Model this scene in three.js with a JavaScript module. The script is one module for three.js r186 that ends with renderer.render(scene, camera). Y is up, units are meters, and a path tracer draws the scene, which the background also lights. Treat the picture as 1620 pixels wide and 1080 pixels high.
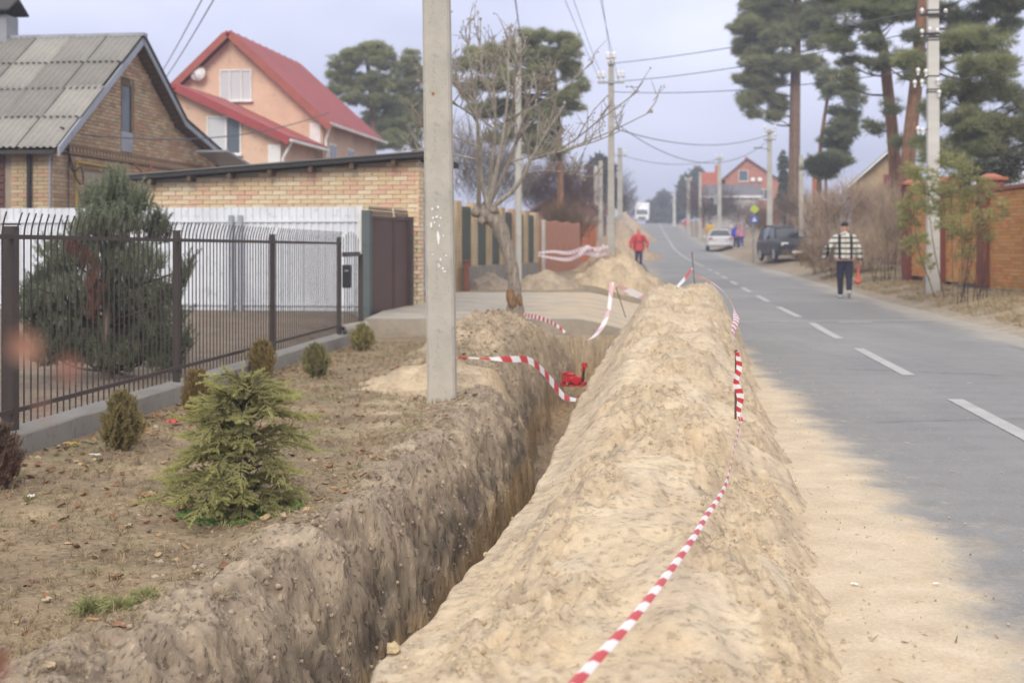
import * as THREE from 'three';
import { mergeGeometries, mergeVertices } from 'three/addons/utils/BufferGeometryUtils.js';
import { RoundedBoxGeometry } from 'three/addons/geometries/RoundedBoxGeometry.js';
import { createNoise2D, createNoise3D } from 'simplex-noise';

// ---------------------------------------------------------------- camera
const scene = new THREE.Scene();
const F = 2100, CX = 810, HY = 394, H = 1.25;           // lens in pixels of a 1620 x 1080 frame, horizon row, eye height in metres
const camera = new THREE.PerspectiveCamera(2 * Math.atan(540 / F) * 180 / Math.PI, 1.5, 0.1, 900);
camera.position.set(0, H, 0);
camera.lookAt(0, H, -10);
camera.setViewOffset(1620, 1080, 0, 540 - HY, 1620, 1080); // shifted lens, verticals stay vertical
camera.focus = 5.8;
camera.userData.fStop = 3.5;

// ---------------------------------------------------------------- sky and sun
const SKY = { k: 1.0, zen: 1.15 };
const SUN = { i: 2.05, az: -174, el: 33, r: 48 };
const EXPOSURE = 1.13;
{
  const W = 1024, Hh = 512, data = new Float32Array(W * Hh * 4);
  const rs = mulberry(77), n3 = createNoise3D(rs);
  for (let j = 0; j < Hh; j++) for (let i = 0; i < W; i++) {
    const az = ((i + 0.5) / W - 0.5) * 2 * Math.PI, el = ((j + 0.5) / Hh - 0.5) * Math.PI;
    const x = Math.cos(el) * Math.cos(az), y = Math.sin(el), z = Math.cos(el) * Math.sin(az);
    let cl = 0, a = 1, f = 1.6;
    for (let o = 0; o < 5; o++) { cl += a * n3(x * f, y * f * 2.6 + 3, z * f); a *= 0.5; f *= 2.05; }
    const t = Math.max(0, y), lift = 1 + SKY.zen * t;
    const b = 1 + 0.19 * cl;
    const warm = 0.5 + 0.5 * cl;
    const hi = sm(0.16, 0.6, t); // the cloud deck overhead is whiter than the blue haze low down
    const r = mix(0.52 + 0.06 * warm, 0.66, hi) * lift * b, g = mix(0.56 + 0.045 * warm, 0.655, hi) * lift * b, bl = mix(0.755 - 0.0 * warm, 0.665, hi) * lift * b;
    const o = (j * W + i) * 4;
    data[o] = r * SKY.k; data[o + 1] = g * SKY.k; data[o + 2] = bl * SKY.k; data[o + 3] = 1;
    if (y < 0) { data[o] = 0.26; data[o + 1] = 0.24; data[o + 2] = 0.22; }
  }
  const sky = new THREE.DataTexture(data, W, Hh, THREE.RGBAFormat, THREE.FloatType);
  sky.mapping = THREE.EquirectangularReflectionMapping;
  sky.magFilter = sky.minFilter = THREE.LinearFilter;
  sky.needsUpdate = true;
  scene.background = sky;
  scene.environment = sky;
}
const sun = new THREE.DirectionalLight(new THREE.Color(1.0, 0.93, 0.83), SUN.i);
{
  const a = SUN.az * Math.PI / 180, e = SUN.el * Math.PI / 180;   // azimuth 0 straight ahead, negative to the left
  sun.position.set(Math.sin(a) * Math.cos(e) * 120, Math.sin(e) * 120, -Math.cos(a) * Math.cos(e) * 120 - 20);
  sun.target.position.set(0, 0, -20);
  sun.castShadow = true;
  sun.shadow.radius = SUN.r;
  Object.assign(sun.shadow.camera, { left: -60, right: 60, top: 60, bottom: -60, near: 1, far: 320 });
  sun.shadow.mapSize.set(2048, 2048);
  scene.add(sun, sun.target);
}
scene.fog = new THREE.FogExp2(new THREE.Color(0.62, 0.66, 0.80), 0.0019);

const renderer = new THREE.WebGLRenderer({ antialias: true });
renderer.setSize(1024, 682);
renderer.toneMapping = THREE.LinearToneMapping;
renderer.toneMappingExposure = EXPOSURE;
renderer.shadowMap.enabled = true;

// ---------------------------------------------------------------- helpers
function mulberry(a) { return () => { a |= 0; a = a + 0x6D2B79F5 | 0; let t = Math.imul(a ^ a >>> 15, 1 | a); t = t + Math.imul(t ^ t >>> 7, 61 | t) ^ t; return ((t ^ t >>> 14) >>> 0) / 4294967296; }; }
const rnd = mulberry(20241);
const rr = (a, b) => a + (b - a) * rnd();
const V = (x, y, z) => new THREE.Vector3(x, y, z);
const n2 = createNoise2D(mulberry(5)), n2b = createNoise2D(mulberry(9)), n3 = createNoise3D(mulberry(12));
function clamp(x, a, b) { return Math.min(b, Math.max(a, x)); }
function sm(a, b, x) { const t = clamp((x - a) / (b - a), 0, 1); return t * t * (3 - 2 * t); }
function mix(a, b, t) { return a + (b - a) * t; }
const mixc = (a, b, t) => [mix(a[0], b[0], t), mix(a[1], b[1], t), mix(a[2], b[2], t)];
const fbm = (x, y, o = 4, f = n2) => { let s = 0, a = 0.5, q = 1; for (let i = 0; i < o; i++) { s += a * f(x * q, y * q); a *= 0.5; q *= 2.03; } return s; };
const tab = (T, d) => { if (d <= T[0][0]) return T[0][1]; for (let i = 1; i < T.length; i++) if (d <= T[i][0]) return mix(T[i - 1][1], T[i][1], (d - T[i - 1][0]) / (T[i][0] - T[i - 1][0])); return T[T.length - 1][1]; };
const at = (px, py, d) => V((px - CX) * d / F, H - (py - HY) * d / F, -d);   // the point d metres down the street seen in that direction
const xat = (px, d) => (px - CX) * d / F, yat = (py, d) => H - (py - HY) * d / F;

const used = new Map();
function numbered(name) { const k = used.get(name) ?? 0; used.set(name, k + 1); return k ? name + '_' + String(k).padStart(3, '0') : name; }
function thing(name, label, category, p = V(0, 0, 0), turn = 0, group) {
  const o = new THREE.Group(); o.name = numbered(name); scene.add(o);
  o.position.copy(p); o.rotation.y = turn;
  o.userData = { label, category }; if (group) o.userData.group = group;
  return o;
}
function uvBox(g) {
  const p = g.attributes.position, n = g.attributes.normal, uv = new Float32Array(p.count * 2);
  for (let i = 0; i < p.count; i++) {
    const ax = Math.abs(n.getX(i)), ay = Math.abs(n.getY(i)), az = Math.abs(n.getZ(i));
    const x = p.getX(i), y = p.getY(i), z = p.getZ(i);
    if (ax >= ay && ax >= az) { uv[2 * i] = z; uv[2 * i + 1] = y; } else if (ay >= az) { uv[2 * i] = x; uv[2 * i + 1] = z; } else { uv[2 * i] = x; uv[2 * i + 1] = y; }
  }
  g.setAttribute('uv', new THREE.BufferAttribute(uv, 2));
  return g;
}
function merge(list) {
  if (!Array.isArray(list)) return list;
  list = list.flat(9);
  if (list.length === 1) return list[0];
  const hasC = list.some((g) => g.attributes.color);
  const L = list.map((g) => { const h = g.index ? g.toNonIndexed() : g; for (const k of Object.keys(h.attributes)) if (!['position', 'normal', 'uv'].includes(k) && !(k === 'color' && hasC)) h.deleteAttribute(k);
    if (!h.attributes.uv) h.setAttribute('uv', new THREE.BufferAttribute(new Float32Array(h.attributes.position.count * 2), 2));
    if (hasC && !h.attributes.color) tint(h, [1, 1, 1]);
    return h; });
  return mergeGeometries(L, false);
}
function tint(g, c) { const n = g.attributes.position.count, a = new Float32Array(n * 3); for (let i = 0; i < n; i++) { a[3 * i] = c[0]; a[3 * i + 1] = c[1]; a[3 * i + 2] = c[2]; } g.setAttribute('color', new THREE.BufferAttribute(a, 3)); return g; }
function part(parent, name, geo, mat, o = {}) {
  const g = merge(geo);
  if (!o.keepUv) uvBox(g);
  const m = new THREE.Mesh(g, mat); m.name = name; m.castShadow = m.receiveShadow = true;
  if (o.at) m.position.copy(o.at);
  if (o.kind) m.userData.kind = o.kind;
  if (o.label) m.userData.label = o.label;
  parent.add(m);
  return m;
}
function struct(name, geo, mat, keepUv) { const m = part(scene, numbered(name), geo, mat, { keepUv }); m.userData.kind = 'structure'; return m; }
const _m = new THREE.Matrix4(), _q = new THREE.Quaternion(), _e = new THREE.Euler();
function place(g, x = 0, y = 0, z = 0, rx = 0, ry = 0, rz = 0, s) { if (rx || ry || rz || s) { _e.set(rx, ry, rz, 'YXZ'); _q.setFromEuler(_e); _m.compose(V(x, y, z), _q, s ? (s.isVector3 ? s : V(s, s, s)) : V(1, 1, 1)); g.applyMatrix4(_m); } else g.translate(x, y, z); return g; }
const box = (w, h, d, x = 0, y = 0, z = 0, rx, ry, rz) => place(new THREE.BoxGeometry(w, h, d), x, y, z, rx, ry, rz);
// box between corners
const bx = (x0, x1, y0, y1, z0, z1) => box(Math.abs(x1 - x0), Math.abs(y1 - y0), Math.abs(z1 - z0), (x0 + x1) / 2, (y0 + y1) / 2, (z0 + z1) / 2);
const rbox = (w, h, d, r, x = 0, y = 0, z = 0, rx, ry, rz, seg = 2) => place(new RoundedBoxGeometry(w, h, d, seg, Math.min(r, w / 2.01, h / 2.01, d / 2.01)), x, y, z, rx, ry, rz);
const cyl = (r0, r1, h, x = 0, y = 0, z = 0, n = 12, rx, ry, rz) => place(new THREE.CylinderGeometry(r1, r0, h, n), x, y, z, rx, ry, rz);
const ball = (r, x, y, z, sx = 1, sy = 1, sz = 1, a = 12, b = 8) => place(new THREE.SphereGeometry(r, a, b), x, y, z, 0, 0, 0, V(sx, sy, sz));
function bar(a, b, r, n = 6, r1) { // round bar from a to b
  const L = a.distanceTo(b), g = new THREE.CylinderGeometry(r1 ?? r, r, L, n);
  _q.setFromUnitVectors(V(0, 1, 0), b.clone().sub(a).divideScalar(L)); _m.compose(a.clone().add(b).multiplyScalar(0.5), _q, V(1, 1, 1)); g.applyMatrix4(_m); return g;
}
function beam(a, b, w, h) { // square beam from a to b
  const L = a.distanceTo(b), g = new THREE.BoxGeometry(w, h, L), m = new THREE.Matrix4().lookAt(a, b, V(0, 1, 0)); m.setPosition(a.clone().add(b).multiplyScalar(0.5)); g.applyMatrix4(m); return g;
}
function tube(pts, r0, r1, rad = 6, n = 0, rf) { // tapered tube through points
  const c = pts.length > 2 ? new THREE.CatmullRomCurve3(pts, false, 'centripetal') : new THREE.LineCurve3(pts[0], pts[1]);
  n = n || Math.max(1, (pts.length - 1) * 3);
  const P = [], N = [], I = [], fr = c.computeFrenetFrames(n, false);
  for (let i = 0; i <= n; i++) {
    const t = i / n, p = c.getPointAt(t), r = rf ? rf(t) : mix(r0, r1, t);
    for (let k = 0; k < rad; k++) { const a = k / rad * 2 * Math.PI, x = Math.cos(a), y = Math.sin(a), nx = fr.normals[i].x * x + fr.binormals[i].x * y, ny = fr.normals[i].y * x + fr.binormals[i].y * y, nz = fr.normals[i].z * x + fr.binormals[i].z * y; P.push(p.x + nx * r, p.y + ny * r, p.z + nz * r); N.push(nx, ny, nz); }
  }
  for (let i = 0; i < n; i++) for (let k = 0; k < rad; k++) { const a = i * rad + k, b = i * rad + (k + 1) % rad, d = a + rad, e = b + rad; I.push(a, b, d, b, e, d); }
  const last = n * rad; for (let k = 1; k < rad - 1; k++) { I.push(last, last + k, last + k + 1); I.push(0, k + 1, k); }
  const g = new THREE.BufferGeometry();
  g.setAttribute('position', new THREE.Float32BufferAttribute(P, 3)); g.setAttribute('normal', new THREE.Float32BufferAttribute(N, 3)); g.setIndex(I);
  return g;
}
function prism(poly, depth, z0 = 0, bevel = 0) { // polygon in xy pushed along -z
  const s = new THREE.Shape(poly.map(([x, y]) => new THREE.Vector2(x, y)));
  const g = new THREE.ExtrudeGeometry(s, { depth, bevelEnabled: bevel > 0, bevelSize: bevel, bevelThickness: bevel, bevelSegments: 1 });
  g.translate(0, 0, z0 - depth); return g;
}
function quad(a, b, c, d) { const g = new THREE.BufferGeometry(); g.setAttribute('position', new THREE.Float32BufferAttribute([...a.toArray(), ...b.toArray(), ...c.toArray(), ...d.toArray()], 3)); g.setIndex([0, 1, 2, 0, 2, 3]); g.computeVertexNormals(); return g; }
function sheet(nu, nv, fn) { // grid surface, fn(i,j) -> {p:[x,y,z], c:[r,g,b], uv:[u,v]}
  const P = new Float32Array((nu + 1) * (nv + 1) * 3), C = new Float32Array(P.length), U = new Float32Array((nu + 1) * (nv + 1) * 2), I = new Uint32Array(nu * nv * 6);
  let hasC = false;
  for (let j = 0, k = 0; j <= nv; j++) for (let i = 0; i <= nu; i++, k++) { const q = fn(i, j); P.set(q.p, k * 3); if (q.c) { C.set(q.c, k * 3); hasC = true; } U.set(q.uv ?? [q.p[0], q.p[2]], k * 2); }
  for (let j = 0, k = 0; j < nv; j++) for (let i = 0; i < nu; i++, k += 6) { const a = j * (nu + 1) + i, b = a + 1, c = a + nu + 1, d = c + 1; I.set([a, b, c, b, d, c], k); }
  const g = new THREE.BufferGeometry();
  g.setAttribute('position', new THREE.BufferAttribute(P, 3)); if (hasC) g.setAttribute('color', new THREE.BufferAttribute(C, 3)); g.setAttribute('uv', new THREE.BufferAttribute(U, 2)); g.setIndex(new THREE.BufferAttribute(I, 1)); g.computeVertexNormals();
  return g;
}
function inst(parent, name, geo, mat, list, kind = 'stuff') { // list: {p, r:[x,y,z] | q, s, c}
  const m = new THREE.InstancedMesh(geo, mat, list.length); m.name = name; m.castShadow = m.receiveShadow = true;
  const M = new THREE.Matrix4(), q = new THREE.Quaternion(), e = new THREE.Euler(), c = new THREE.Color();
  list.forEach((o, i) => {
    if (o.q) q.copy(o.q); else q.setFromEuler(e.set(...(o.r ?? [0, 0, 0]), 'YXZ'));
    M.compose(o.p, q, o.s?.isVector3 ? o.s : V(o.s ?? 1, o.s ?? 1, o.s ?? 1)); m.setMatrixAt(i, M);
    if (o.c) m.setColorAt(i, c.setRGB(...o.c));
  });
  if (kind) m.userData.kind = kind;
  parent.add(m);
  return m;
}
// ---------------------------------------------------------------- textures (grain, stain and wear only)
function hash(x, y, s) { let h = Math.imul(x, 374761393) ^ Math.imul(y, 668265263) ^ Math.imul(s, 974634777); h = Math.imul(h ^ h >>> 13, 1274126177); return ((h ^ h >>> 16) >>> 0) / 4294967296; }
function pn(x, y, per, s) { const xi = Math.floor(x), yi = Math.floor(y), u = x - xi, v = y - yi, w = (i) => ((i % per) + per) % per, a = u * u * (3 - 2 * u), b = v * v * (3 - 2 * v); return mix(mix(hash(w(xi), w(yi), s), hash(w(xi + 1), w(yi), s), a), mix(hash(w(xi), w(yi + 1), s), hash(w(xi + 1), w(yi + 1), s), a), b); }
function pf(x, y, base, oct, s, gain = 0.55) { let r = 0, a = 1, t = 0, p = base; for (let o = 0; o < oct; o++) { r += a * pn(x * p, y * p, p, s + o); t += a; a *= gain; p *= 2; } return r / t; }
function tex(size, fn) {
  const d = new Uint8Array(size * size * 4);
  for (let j = 0, o = 0; j < size; j++) for (let i = 0; i < size; i++, o += 4) { const c = fn(i / size, j / size, i, j); d[o] = clamp(c[0], 0, 1) * 255; d[o + 1] = clamp(c[1], 0, 1) * 255; d[o + 2] = clamp(c[2], 0, 1) * 255; d[o + 3] = 255; }
  const t = new THREE.DataTexture(d, size, size); t.wrapS = t.wrapT = THREE.RepeatWrapping; t.magFilter = THREE.LinearFilter; t.minFilter = THREE.LinearMipmapLinearFilter; t.generateMipmaps = true; t.needsUpdate = true; return t;
}
const T = {
  sand: tex(1024, (x, y, i, j) => { const a = pf(x, y, 6, 5, 1), b = pf(x, y, 40, 4, 9, 0.7), w = hash(i, j, 3); const v = 0.74 + 0.30 * (a - 0.5) + 0.36 * (b - 0.5) + 0.10 * (w - 0.5) - (b < 0.33 ? 0.10 : 0); return [v * 1.01, v, v * (0.985 - 0.06 * (a - 0.5))]; }),
  soil: tex(1024, (x, y, i, j) => { const a = pf(x, y, 5, 6, 21, 0.65), b = pf(x, y, 60, 3, 33, 0.7), w = hash(i, j, 5); let v = 0.70 + 0.62 * (a - 0.5) + 0.44 * (b - 0.5) + 0.12 * (w - 0.5); if (b > 0.70) v += 0.16; if (b < 0.30) v -= 0.18; return [v, v * (0.985 + 0.05 * (a - 0.5)), v * 0.97]; }),
  asphalt: tex(512, (x, y, i, j) => { const a = pf(x, y, 5, 4, 41), b = pf(x, y, 90, 2, 47), w = hash(i, j, 8); const v = 0.74 + 0.16 * (a - 0.5) + 0.22 * (b - 0.5) + 0.18 * (w - 0.5) + (w > 0.985 ? 0.15 : 0); return [v, v, v]; }),
  plain: tex(512, (x, y, i, j) => { const a = pf(x, y, 3, 6, 61, 0.6), w = hash(i, j, 11), s = pf(x, y, 30, 3, 63); const v = 0.76 + 0.34 * (a - 0.5) + 0.06 * (w - 0.5) - (s < 0.27 ? 0.13 : 0); return [v, v * 0.995, v * 0.985]; }),
  bark: tex(512, (x, y) => { const a = pf(x * 4 % 1, y, 4, 5, 71, 0.7), b = pf(x, (y * 0.5) % 1, 8, 4, 75); const v = 0.62 + 0.75 * (a - 0.5) + 0.35 * (b - 0.5); return [v, v * 0.98, v * 0.95]; }),
};
function mat(c, o = {}) {
  const p = { color: new THREE.Color(...c), roughness: o.rough ?? 0.85, metalness: o.metal ?? 0 };
  const m = new (o.phys || o.trans || o.coat ? THREE.MeshPhysicalMaterial : THREE.MeshStandardMaterial)(p);
  m.name = o.name ?? 'surface';
  if (o.map) { const t = T[o.map].clone(); t.needsUpdate = true; t.repeat.set(1 / (o.size ?? 1), 1 / (o.sizeV ?? o.size ?? 1)); m.map = t; m.color.multiplyScalar(1.34); if (o.bump) { m.bumpMap = t; m.bumpScale = o.bump; } }
  if (o.vc) m.vertexColors = true;
  if (o.trans) { m.transmission = o.trans; m.thickness = 0; m.ior = 1.5; }
  if (o.coat) { m.clearcoat = o.coat; m.clearcoatRoughness = 0.1; }
  if (o.both) m.side = THREE.DoubleSide;
  return m;
}
const M = {
  ground: mat([1, 1, 1], { map: 'soil', size: 1.3, bump: 0.012, vc: 1, rough: 0.97, name: 'soil' }),
  sand: mat([1, 1, 1], { map: 'sand', size: 1.1, bump: 0.013, vc: 1, rough: 0.96, name: 'sand' }),
  road: mat([1, 1, 1], { map: 'asphalt', size: 0.9, bump: 0.002, vc: 1, rough: 0.9, name: 'asphalt' }),
  paint: mat([0.36, 0.36, 0.355], { map: 'plain', size: 0.7, rough: 0.8, name: 'road_paint' }),
  concrete: mat([0.33, 0.30, 0.26], { map: 'plain', size: 0.9, bump: 0.004, name: 'concrete' }),
  concreteDark: mat([0.235, 0.22, 0.20], { map: 'plain', size: 1.1, bump: 0.005, name: 'old_concrete' }),
  polePale: mat([0.44, 0.43, 0.39], { map: 'plain', size: 1.2, name: 'pale_concrete' }),
  poleGrey: mat([0.38, 0.36, 0.32], { map: 'plain', size: 1.2, bump: 0.003, name: 'weathered_concrete' }),
  iron: mat([0.052, 0.040, 0.036], { rough: 0.55, map: 'plain', size: 0.4, name: 'dark_iron_paint' }),
  brownSteel: mat([0.085, 0.046, 0.042], { rough: 0.5, map: 'plain', size: 1.5, name: 'brown_steel' }),
  whiteSteel: mat([0.64, 0.67, 0.715], { rough: 0.42, map: 'plain', size: 2.5, name: 'white_steel' }),
  greySteel: mat([0.28, 0.29, 0.31], { rough: 0.5, metal: 0.3, map: 'plain', size: 1.0, name: 'grey_steel' }),
  zinc: mat([0.36, 0.38, 0.42], { rough: 0.4, metal: 0.4, map: 'plain', size: 0.8, name: 'zinc' }),
  slate: mat([0.265, 0.25, 0.225], { map: 'plain', size: 1.6, bump: 0.003, rough: 0.95, name: 'asbestos_sheet' }),
  tar: mat([0.045, 0.043, 0.042], { map: 'plain', size: 0.8, name: 'tar_edge' }),
  mortar: mat([0.40, 0.345, 0.27], { map: 'plain', size: 0.7, name: 'mortar' }),
  mortarGrey: mat([0.30, 0.245, 0.19], { map: 'plain', size: 0.7, name: 'mortar_dark' }),
  brickV: mat([1, 1, 1], { map: 'plain', size: 0.5, vc: 1, rough: 0.9, name: 'brick' }),
  pink: mat([0.66, 0.46, 0.335], { map: 'plain', size: 3, rough: 0.95, name: 'peach_render' }),
  redRoof: mat([0.30, 0.045, 0.045], { map: 'plain', size: 3, rough: 0.5, name: 'red_metal_roof' }),
  white: mat([0.72, 0.71, 0.69], { map: 'plain', size: 2, rough: 0.6, name: 'white_plastic' }),
  glass: mat([0.10, 0.12, 0.14], { rough: 0.06, phys: 1, name: 'window_glass' }),
  glassPale: mat([0.56, 0.57, 0.58], { rough: 0.08, phys: 1, name: 'curtained_glass' }),
  black: mat([0.018, 0.018, 0.02], { rough: 0.6, name: 'black_rubber' }),
  wood: mat([0.16, 0.105, 0.065], { map: 'bark', size: 0.6, bump: 0.004, name: 'wood' }),
  bark: mat([0.20, 0.155, 0.115], { map: 'bark', size: 0.5, bump: 0.015, rough: 0.95, name: 'bark' }),
  barkPine: mat([0.27, 0.145, 0.085], { map: 'bark', size: 0.9, bump: 0.02, rough: 0.95, name: 'pine_bark' }),
  barkDark: mat([0.10, 0.075, 0.055], { map: 'bark', size: 0.5, bump: 0.01, rough: 0.95, name: 'dark_bark' }),
  needle: mat([1, 1, 1], { rough: 0.9, vc: 1, both: 1, trans: 0.45, name: 'needles' }),
  twig: mat([1, 1, 1], { rough: 0.9, vc: 1, both: 1, name: 'twigs' }),
  leaf: mat([1, 1, 1], { rough: 0.8, both: 1, name: 'leaves', vc: 1 }),
  red: mat([0.50, 0.022, 0.03], { rough: 0.4, name: 'red_paint' }),
  wire: mat([0.10, 0.10, 0.115], { rough: 0.6, name: 'cable' }),
  porcelain: mat([0.75, 0.74, 0.72], { rough: 0.25, name: 'porcelain' }),
};
// ---------------------------------------------------------------- lie of the land
const E = (d) => tab([[0, 0], [20, 0], [31, 0.1], [45, 0.24], [60, 0.38], [75, 0.68], [90, 1.12], [130, 2.5], [170, 4.05], [200, 5.15], [212, 5.25], [260, 4.7], [450, 2.6], [900, 1]], d);
const Xc = (d) => tab([[0, 2.37], [22, 4.97], [27, 5.42], [30.7, 5.8], [38.6, 6.6], [55, 8.35], [64, 9.1], [80, 10.3], [93, 11.4], [130, 15.1], [190, 21.1], [215, 23.6], [900, 90]], d);
const RW = 2.7;
const Xr = (d) => -0.82 + 0.13 * d - 0.085 * sm(5.5, 3, d) + 0.075 * Math.exp(-(((d - 7.2) / 2.4) ** 2)) + 0.035 * n2(d * 0.9, 4.2) + 0.012 * n2(d * 4, 1.2);      // trench edge under the sand heap
const Xf = (d) => 0.42 + 0.15 * d - (d > 14 ? 0.03 * (d - 14) : 0) + 0.05 * n2(d * 1.1, 9.7); // foot of the sand heap on the road
const Xs = (d) => tab([[1.5, 1.2], [3.2, 1.45], [4.13, 1.62], [5.4, 1.86], [7.17, 2.02], [9, 2.2], [10.7, 2.42], [14, 2.66], [18, 3.1], [21, 3.3], [24, 2.4], [60, 5]], d);
const fenceX = (d) => -3.05 + 0.09 * (d - 8.1);
const END = 19.2; // where the trench stops at the drive
function groundY(X, d) {
  let y = E(d);
  const u = X - Xc(d);
  if (u > 2.5) y += 0.27 * sm(2.6, 4.0, u) + 0.17 * sm(3.6, 6.5, u) + 0.015 * fbm(X * 0.5, d * 0.3, 2) * sm(2.7, 4, u);
  else if (u > -2.75) y -= 0.03;
  if (u < -2.6 && d > 12) y += 0.30 * sm(20, 31, d) * sm(-2.7, -4.2, u);
  const w0 = Xr(d) - X;
  if (X < fenceX(d) + 0.3) y += 0.25 * sm(14, 21, d) * sm(fenceX(d) - 0.1, fenceX(d) - 0.8, X) * (1 - sm(20, 31, d));
  if (d < 24 && w0 > -1.2 && w0 < 8) {
    const end = 1 - sm(END - 0.12, END + 0.05, d);
    const far = sm(0.9, 1.6, w0);
    const jit = 0.10 * fbm(d * 1.5, w0 * 1.2 + 7, 3);
    const w1 = w0 + jit * sm(0.3, 0.6, w0), w = w1 - 0.32 * sm(10.5, 14, d) * sm(0.12, 0.42, w1);
    const lump = fbm(X * 3.1 + 11, d * 3.1, 5);
    const bank = (0.075 + 0.045 * n2(d * 0.7, 2)) * sm(0.5, 0.78, w) * (1 - sm(0.80, 1.35, w)) * (1 - sm(18, 19.2, d));
    const mound = 0.47 * Math.exp(-((d - 15.6) ** 2) / 5.2 - ((w0 - 1.55) ** 2) / 0.36);
    y += (bank + mound * (1 + 0.25 * lump) + 0.04 * lump * sm(1.5, 0.7, w0)) * end;
    y += 0.010 * fbm(X * 2.2, d * 2.2, 4) * far;
    if (w < 0.84) {
      const slope = w > 0.50 ? -0.34 * (1 - sm(0.36, 0.84, w)) / 0.86 - 0.10 * Math.max(0, (0.66 - w) / 0.16) * sm(0.66, 0.5, w) : 0;
      const wall = w <= 0.50 ? mix(-0.42, -0.95, sm(0.50, 0.40, w)) : 0;
      const cut = (w > 0.5 ? slope : wall) + 0.07 * lump * sm(0.84, 0.65, w) * sm(0.36, 0.5, w);
      const floor = sm(-0.20, -0.08, w); // rises again under the heap
      const rise = Math.max(0, sm(13.5, 18.5, d)) * 0.34 * sm(0.52, 0.4, w);
      y += (cut * (w < 0.0 ? floor : 1) + rise * (w < 0 ? floor : 1)) * end;
    }
  } else if (d < 24) y += 0.012 * fbm(X * 1.5, d * 1.5, 3) * sm(3.6, 2.4, Math.abs(u));
  return y;
}
const C = { sand: [0.50, 0.395, 0.270], sandPale: [0.565, 0.465, 0.335], sandDark: [0.36, 0.275, 0.18], lawn: [0.195, 0.14, 0.085], lawn2: [0.325, 0.245, 0.15], lawn3: [0.17, 0.14, 0.08], bank: [0.275, 0.215, 0.157], bank2: [0.375, 0.30, 0.22], dark: [0.065, 0.052, 0.042], ochre: [0.33, 0.22, 0.105], verge: [0.30, 0.225, 0.14], yard: [0.16, 0.125, 0.10], asph: [0.182, 0.181, 0.183], asph2: [0.228, 0.225, 0.222], dust: [0.33, 0.285, 0.225] };
function groundC(X, d, y) {
  const qx = d < 22 ? X - 1.3 * Math.min(0.1, y) : X, a = fbm(qx * 0.7, d * 0.7, 4), b = fbm(qx * 2.4 + 9, d * 2.4, 4, n2b), c3 = fbm(qx * 8, d * 8, 3);
  const w0 = Xr(d) - X, u = X - Xc(d);
  let c = mixc(C.lawn, C.lawn2, clamp(0.45 + 0.9 * a + 0.5 * b, 0, 1));
  c = mixc(c, C.lawn3, clamp(0.9 * b - 0.08 + 0.4 * c3, 0, 0.75));
  c = mixc(c, [0.20, 0.195, 0.09], sm(0.15, 0.42, fbm(X * 1.1 + 31, d * 1.1, 3)) * sm(4.5, 9, d) * 0.6);
  if (X < fenceX(d) - 0.15) c = mixc(c, C.yard, 0.75);
  if (u > 2.3) { const v = mixc([0.25, 0.175, 0.10], [0.36, 0.28, 0.18], clamp(0.5 + 1.1 * a, 0, 1)); c = mixc(mixc(C.dust, v, sm(2.6, 3.6, u + 0.6 * b)), [0.15, 0.16, 0.06], sm(0.12, 0.4, fbm(X * 0.5 + 3, d * 0.28, 3)) * sm(3.2, 4, u) * 0.75); }
  if (w0 < 2.4 && w0 > -1 && d < 22) {
    const m = sm(1.22, 0.82, w0 + 0.3 * a);
    c = mixc(c, mixc(C.bank, C.bank2, clamp(0.5 + 1.1 * b + 0.5 * c3, 0, 1)), m);
    c = mixc(c, [0.40, 0.32, 0.23], m * sm(6.5, 10, d) * clamp(0.55 + a + 0.5 * b, 0, 0.8));
    c = mixc(c, C.sand, sm(8.5, 10.5, d) * sm(2.1, 1.2, w0) * sm(0.9, 1.2, w0) * clamp(0.55 + 1.2 * a, 0, 0.85));
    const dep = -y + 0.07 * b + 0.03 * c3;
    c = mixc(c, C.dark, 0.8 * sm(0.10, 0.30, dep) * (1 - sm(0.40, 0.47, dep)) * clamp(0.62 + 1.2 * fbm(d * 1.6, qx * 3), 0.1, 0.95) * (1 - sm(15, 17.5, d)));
    c = mixc(c, [0.34, 0.265, 0.18], sm(17.2, 18.8, d) * 0.85);
    c = mixc(c, mixc([0.36, 0.285, 0.205], C.sand, clamp(0.4 + a, 0, 1)), 0.85 * Math.exp(-((d - 15.6) ** 2) / 7 - ((w0 - 1.5) ** 2) / 0.5) * sm(0.55, 0.9, w0));
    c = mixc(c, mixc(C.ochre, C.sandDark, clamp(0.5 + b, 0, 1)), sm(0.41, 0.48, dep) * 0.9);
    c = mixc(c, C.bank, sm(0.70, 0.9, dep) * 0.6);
  }
  if (d > 26) c = mixc(c, [0.25, 0.2, 0.15], 0.4);
  return c;
}
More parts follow.
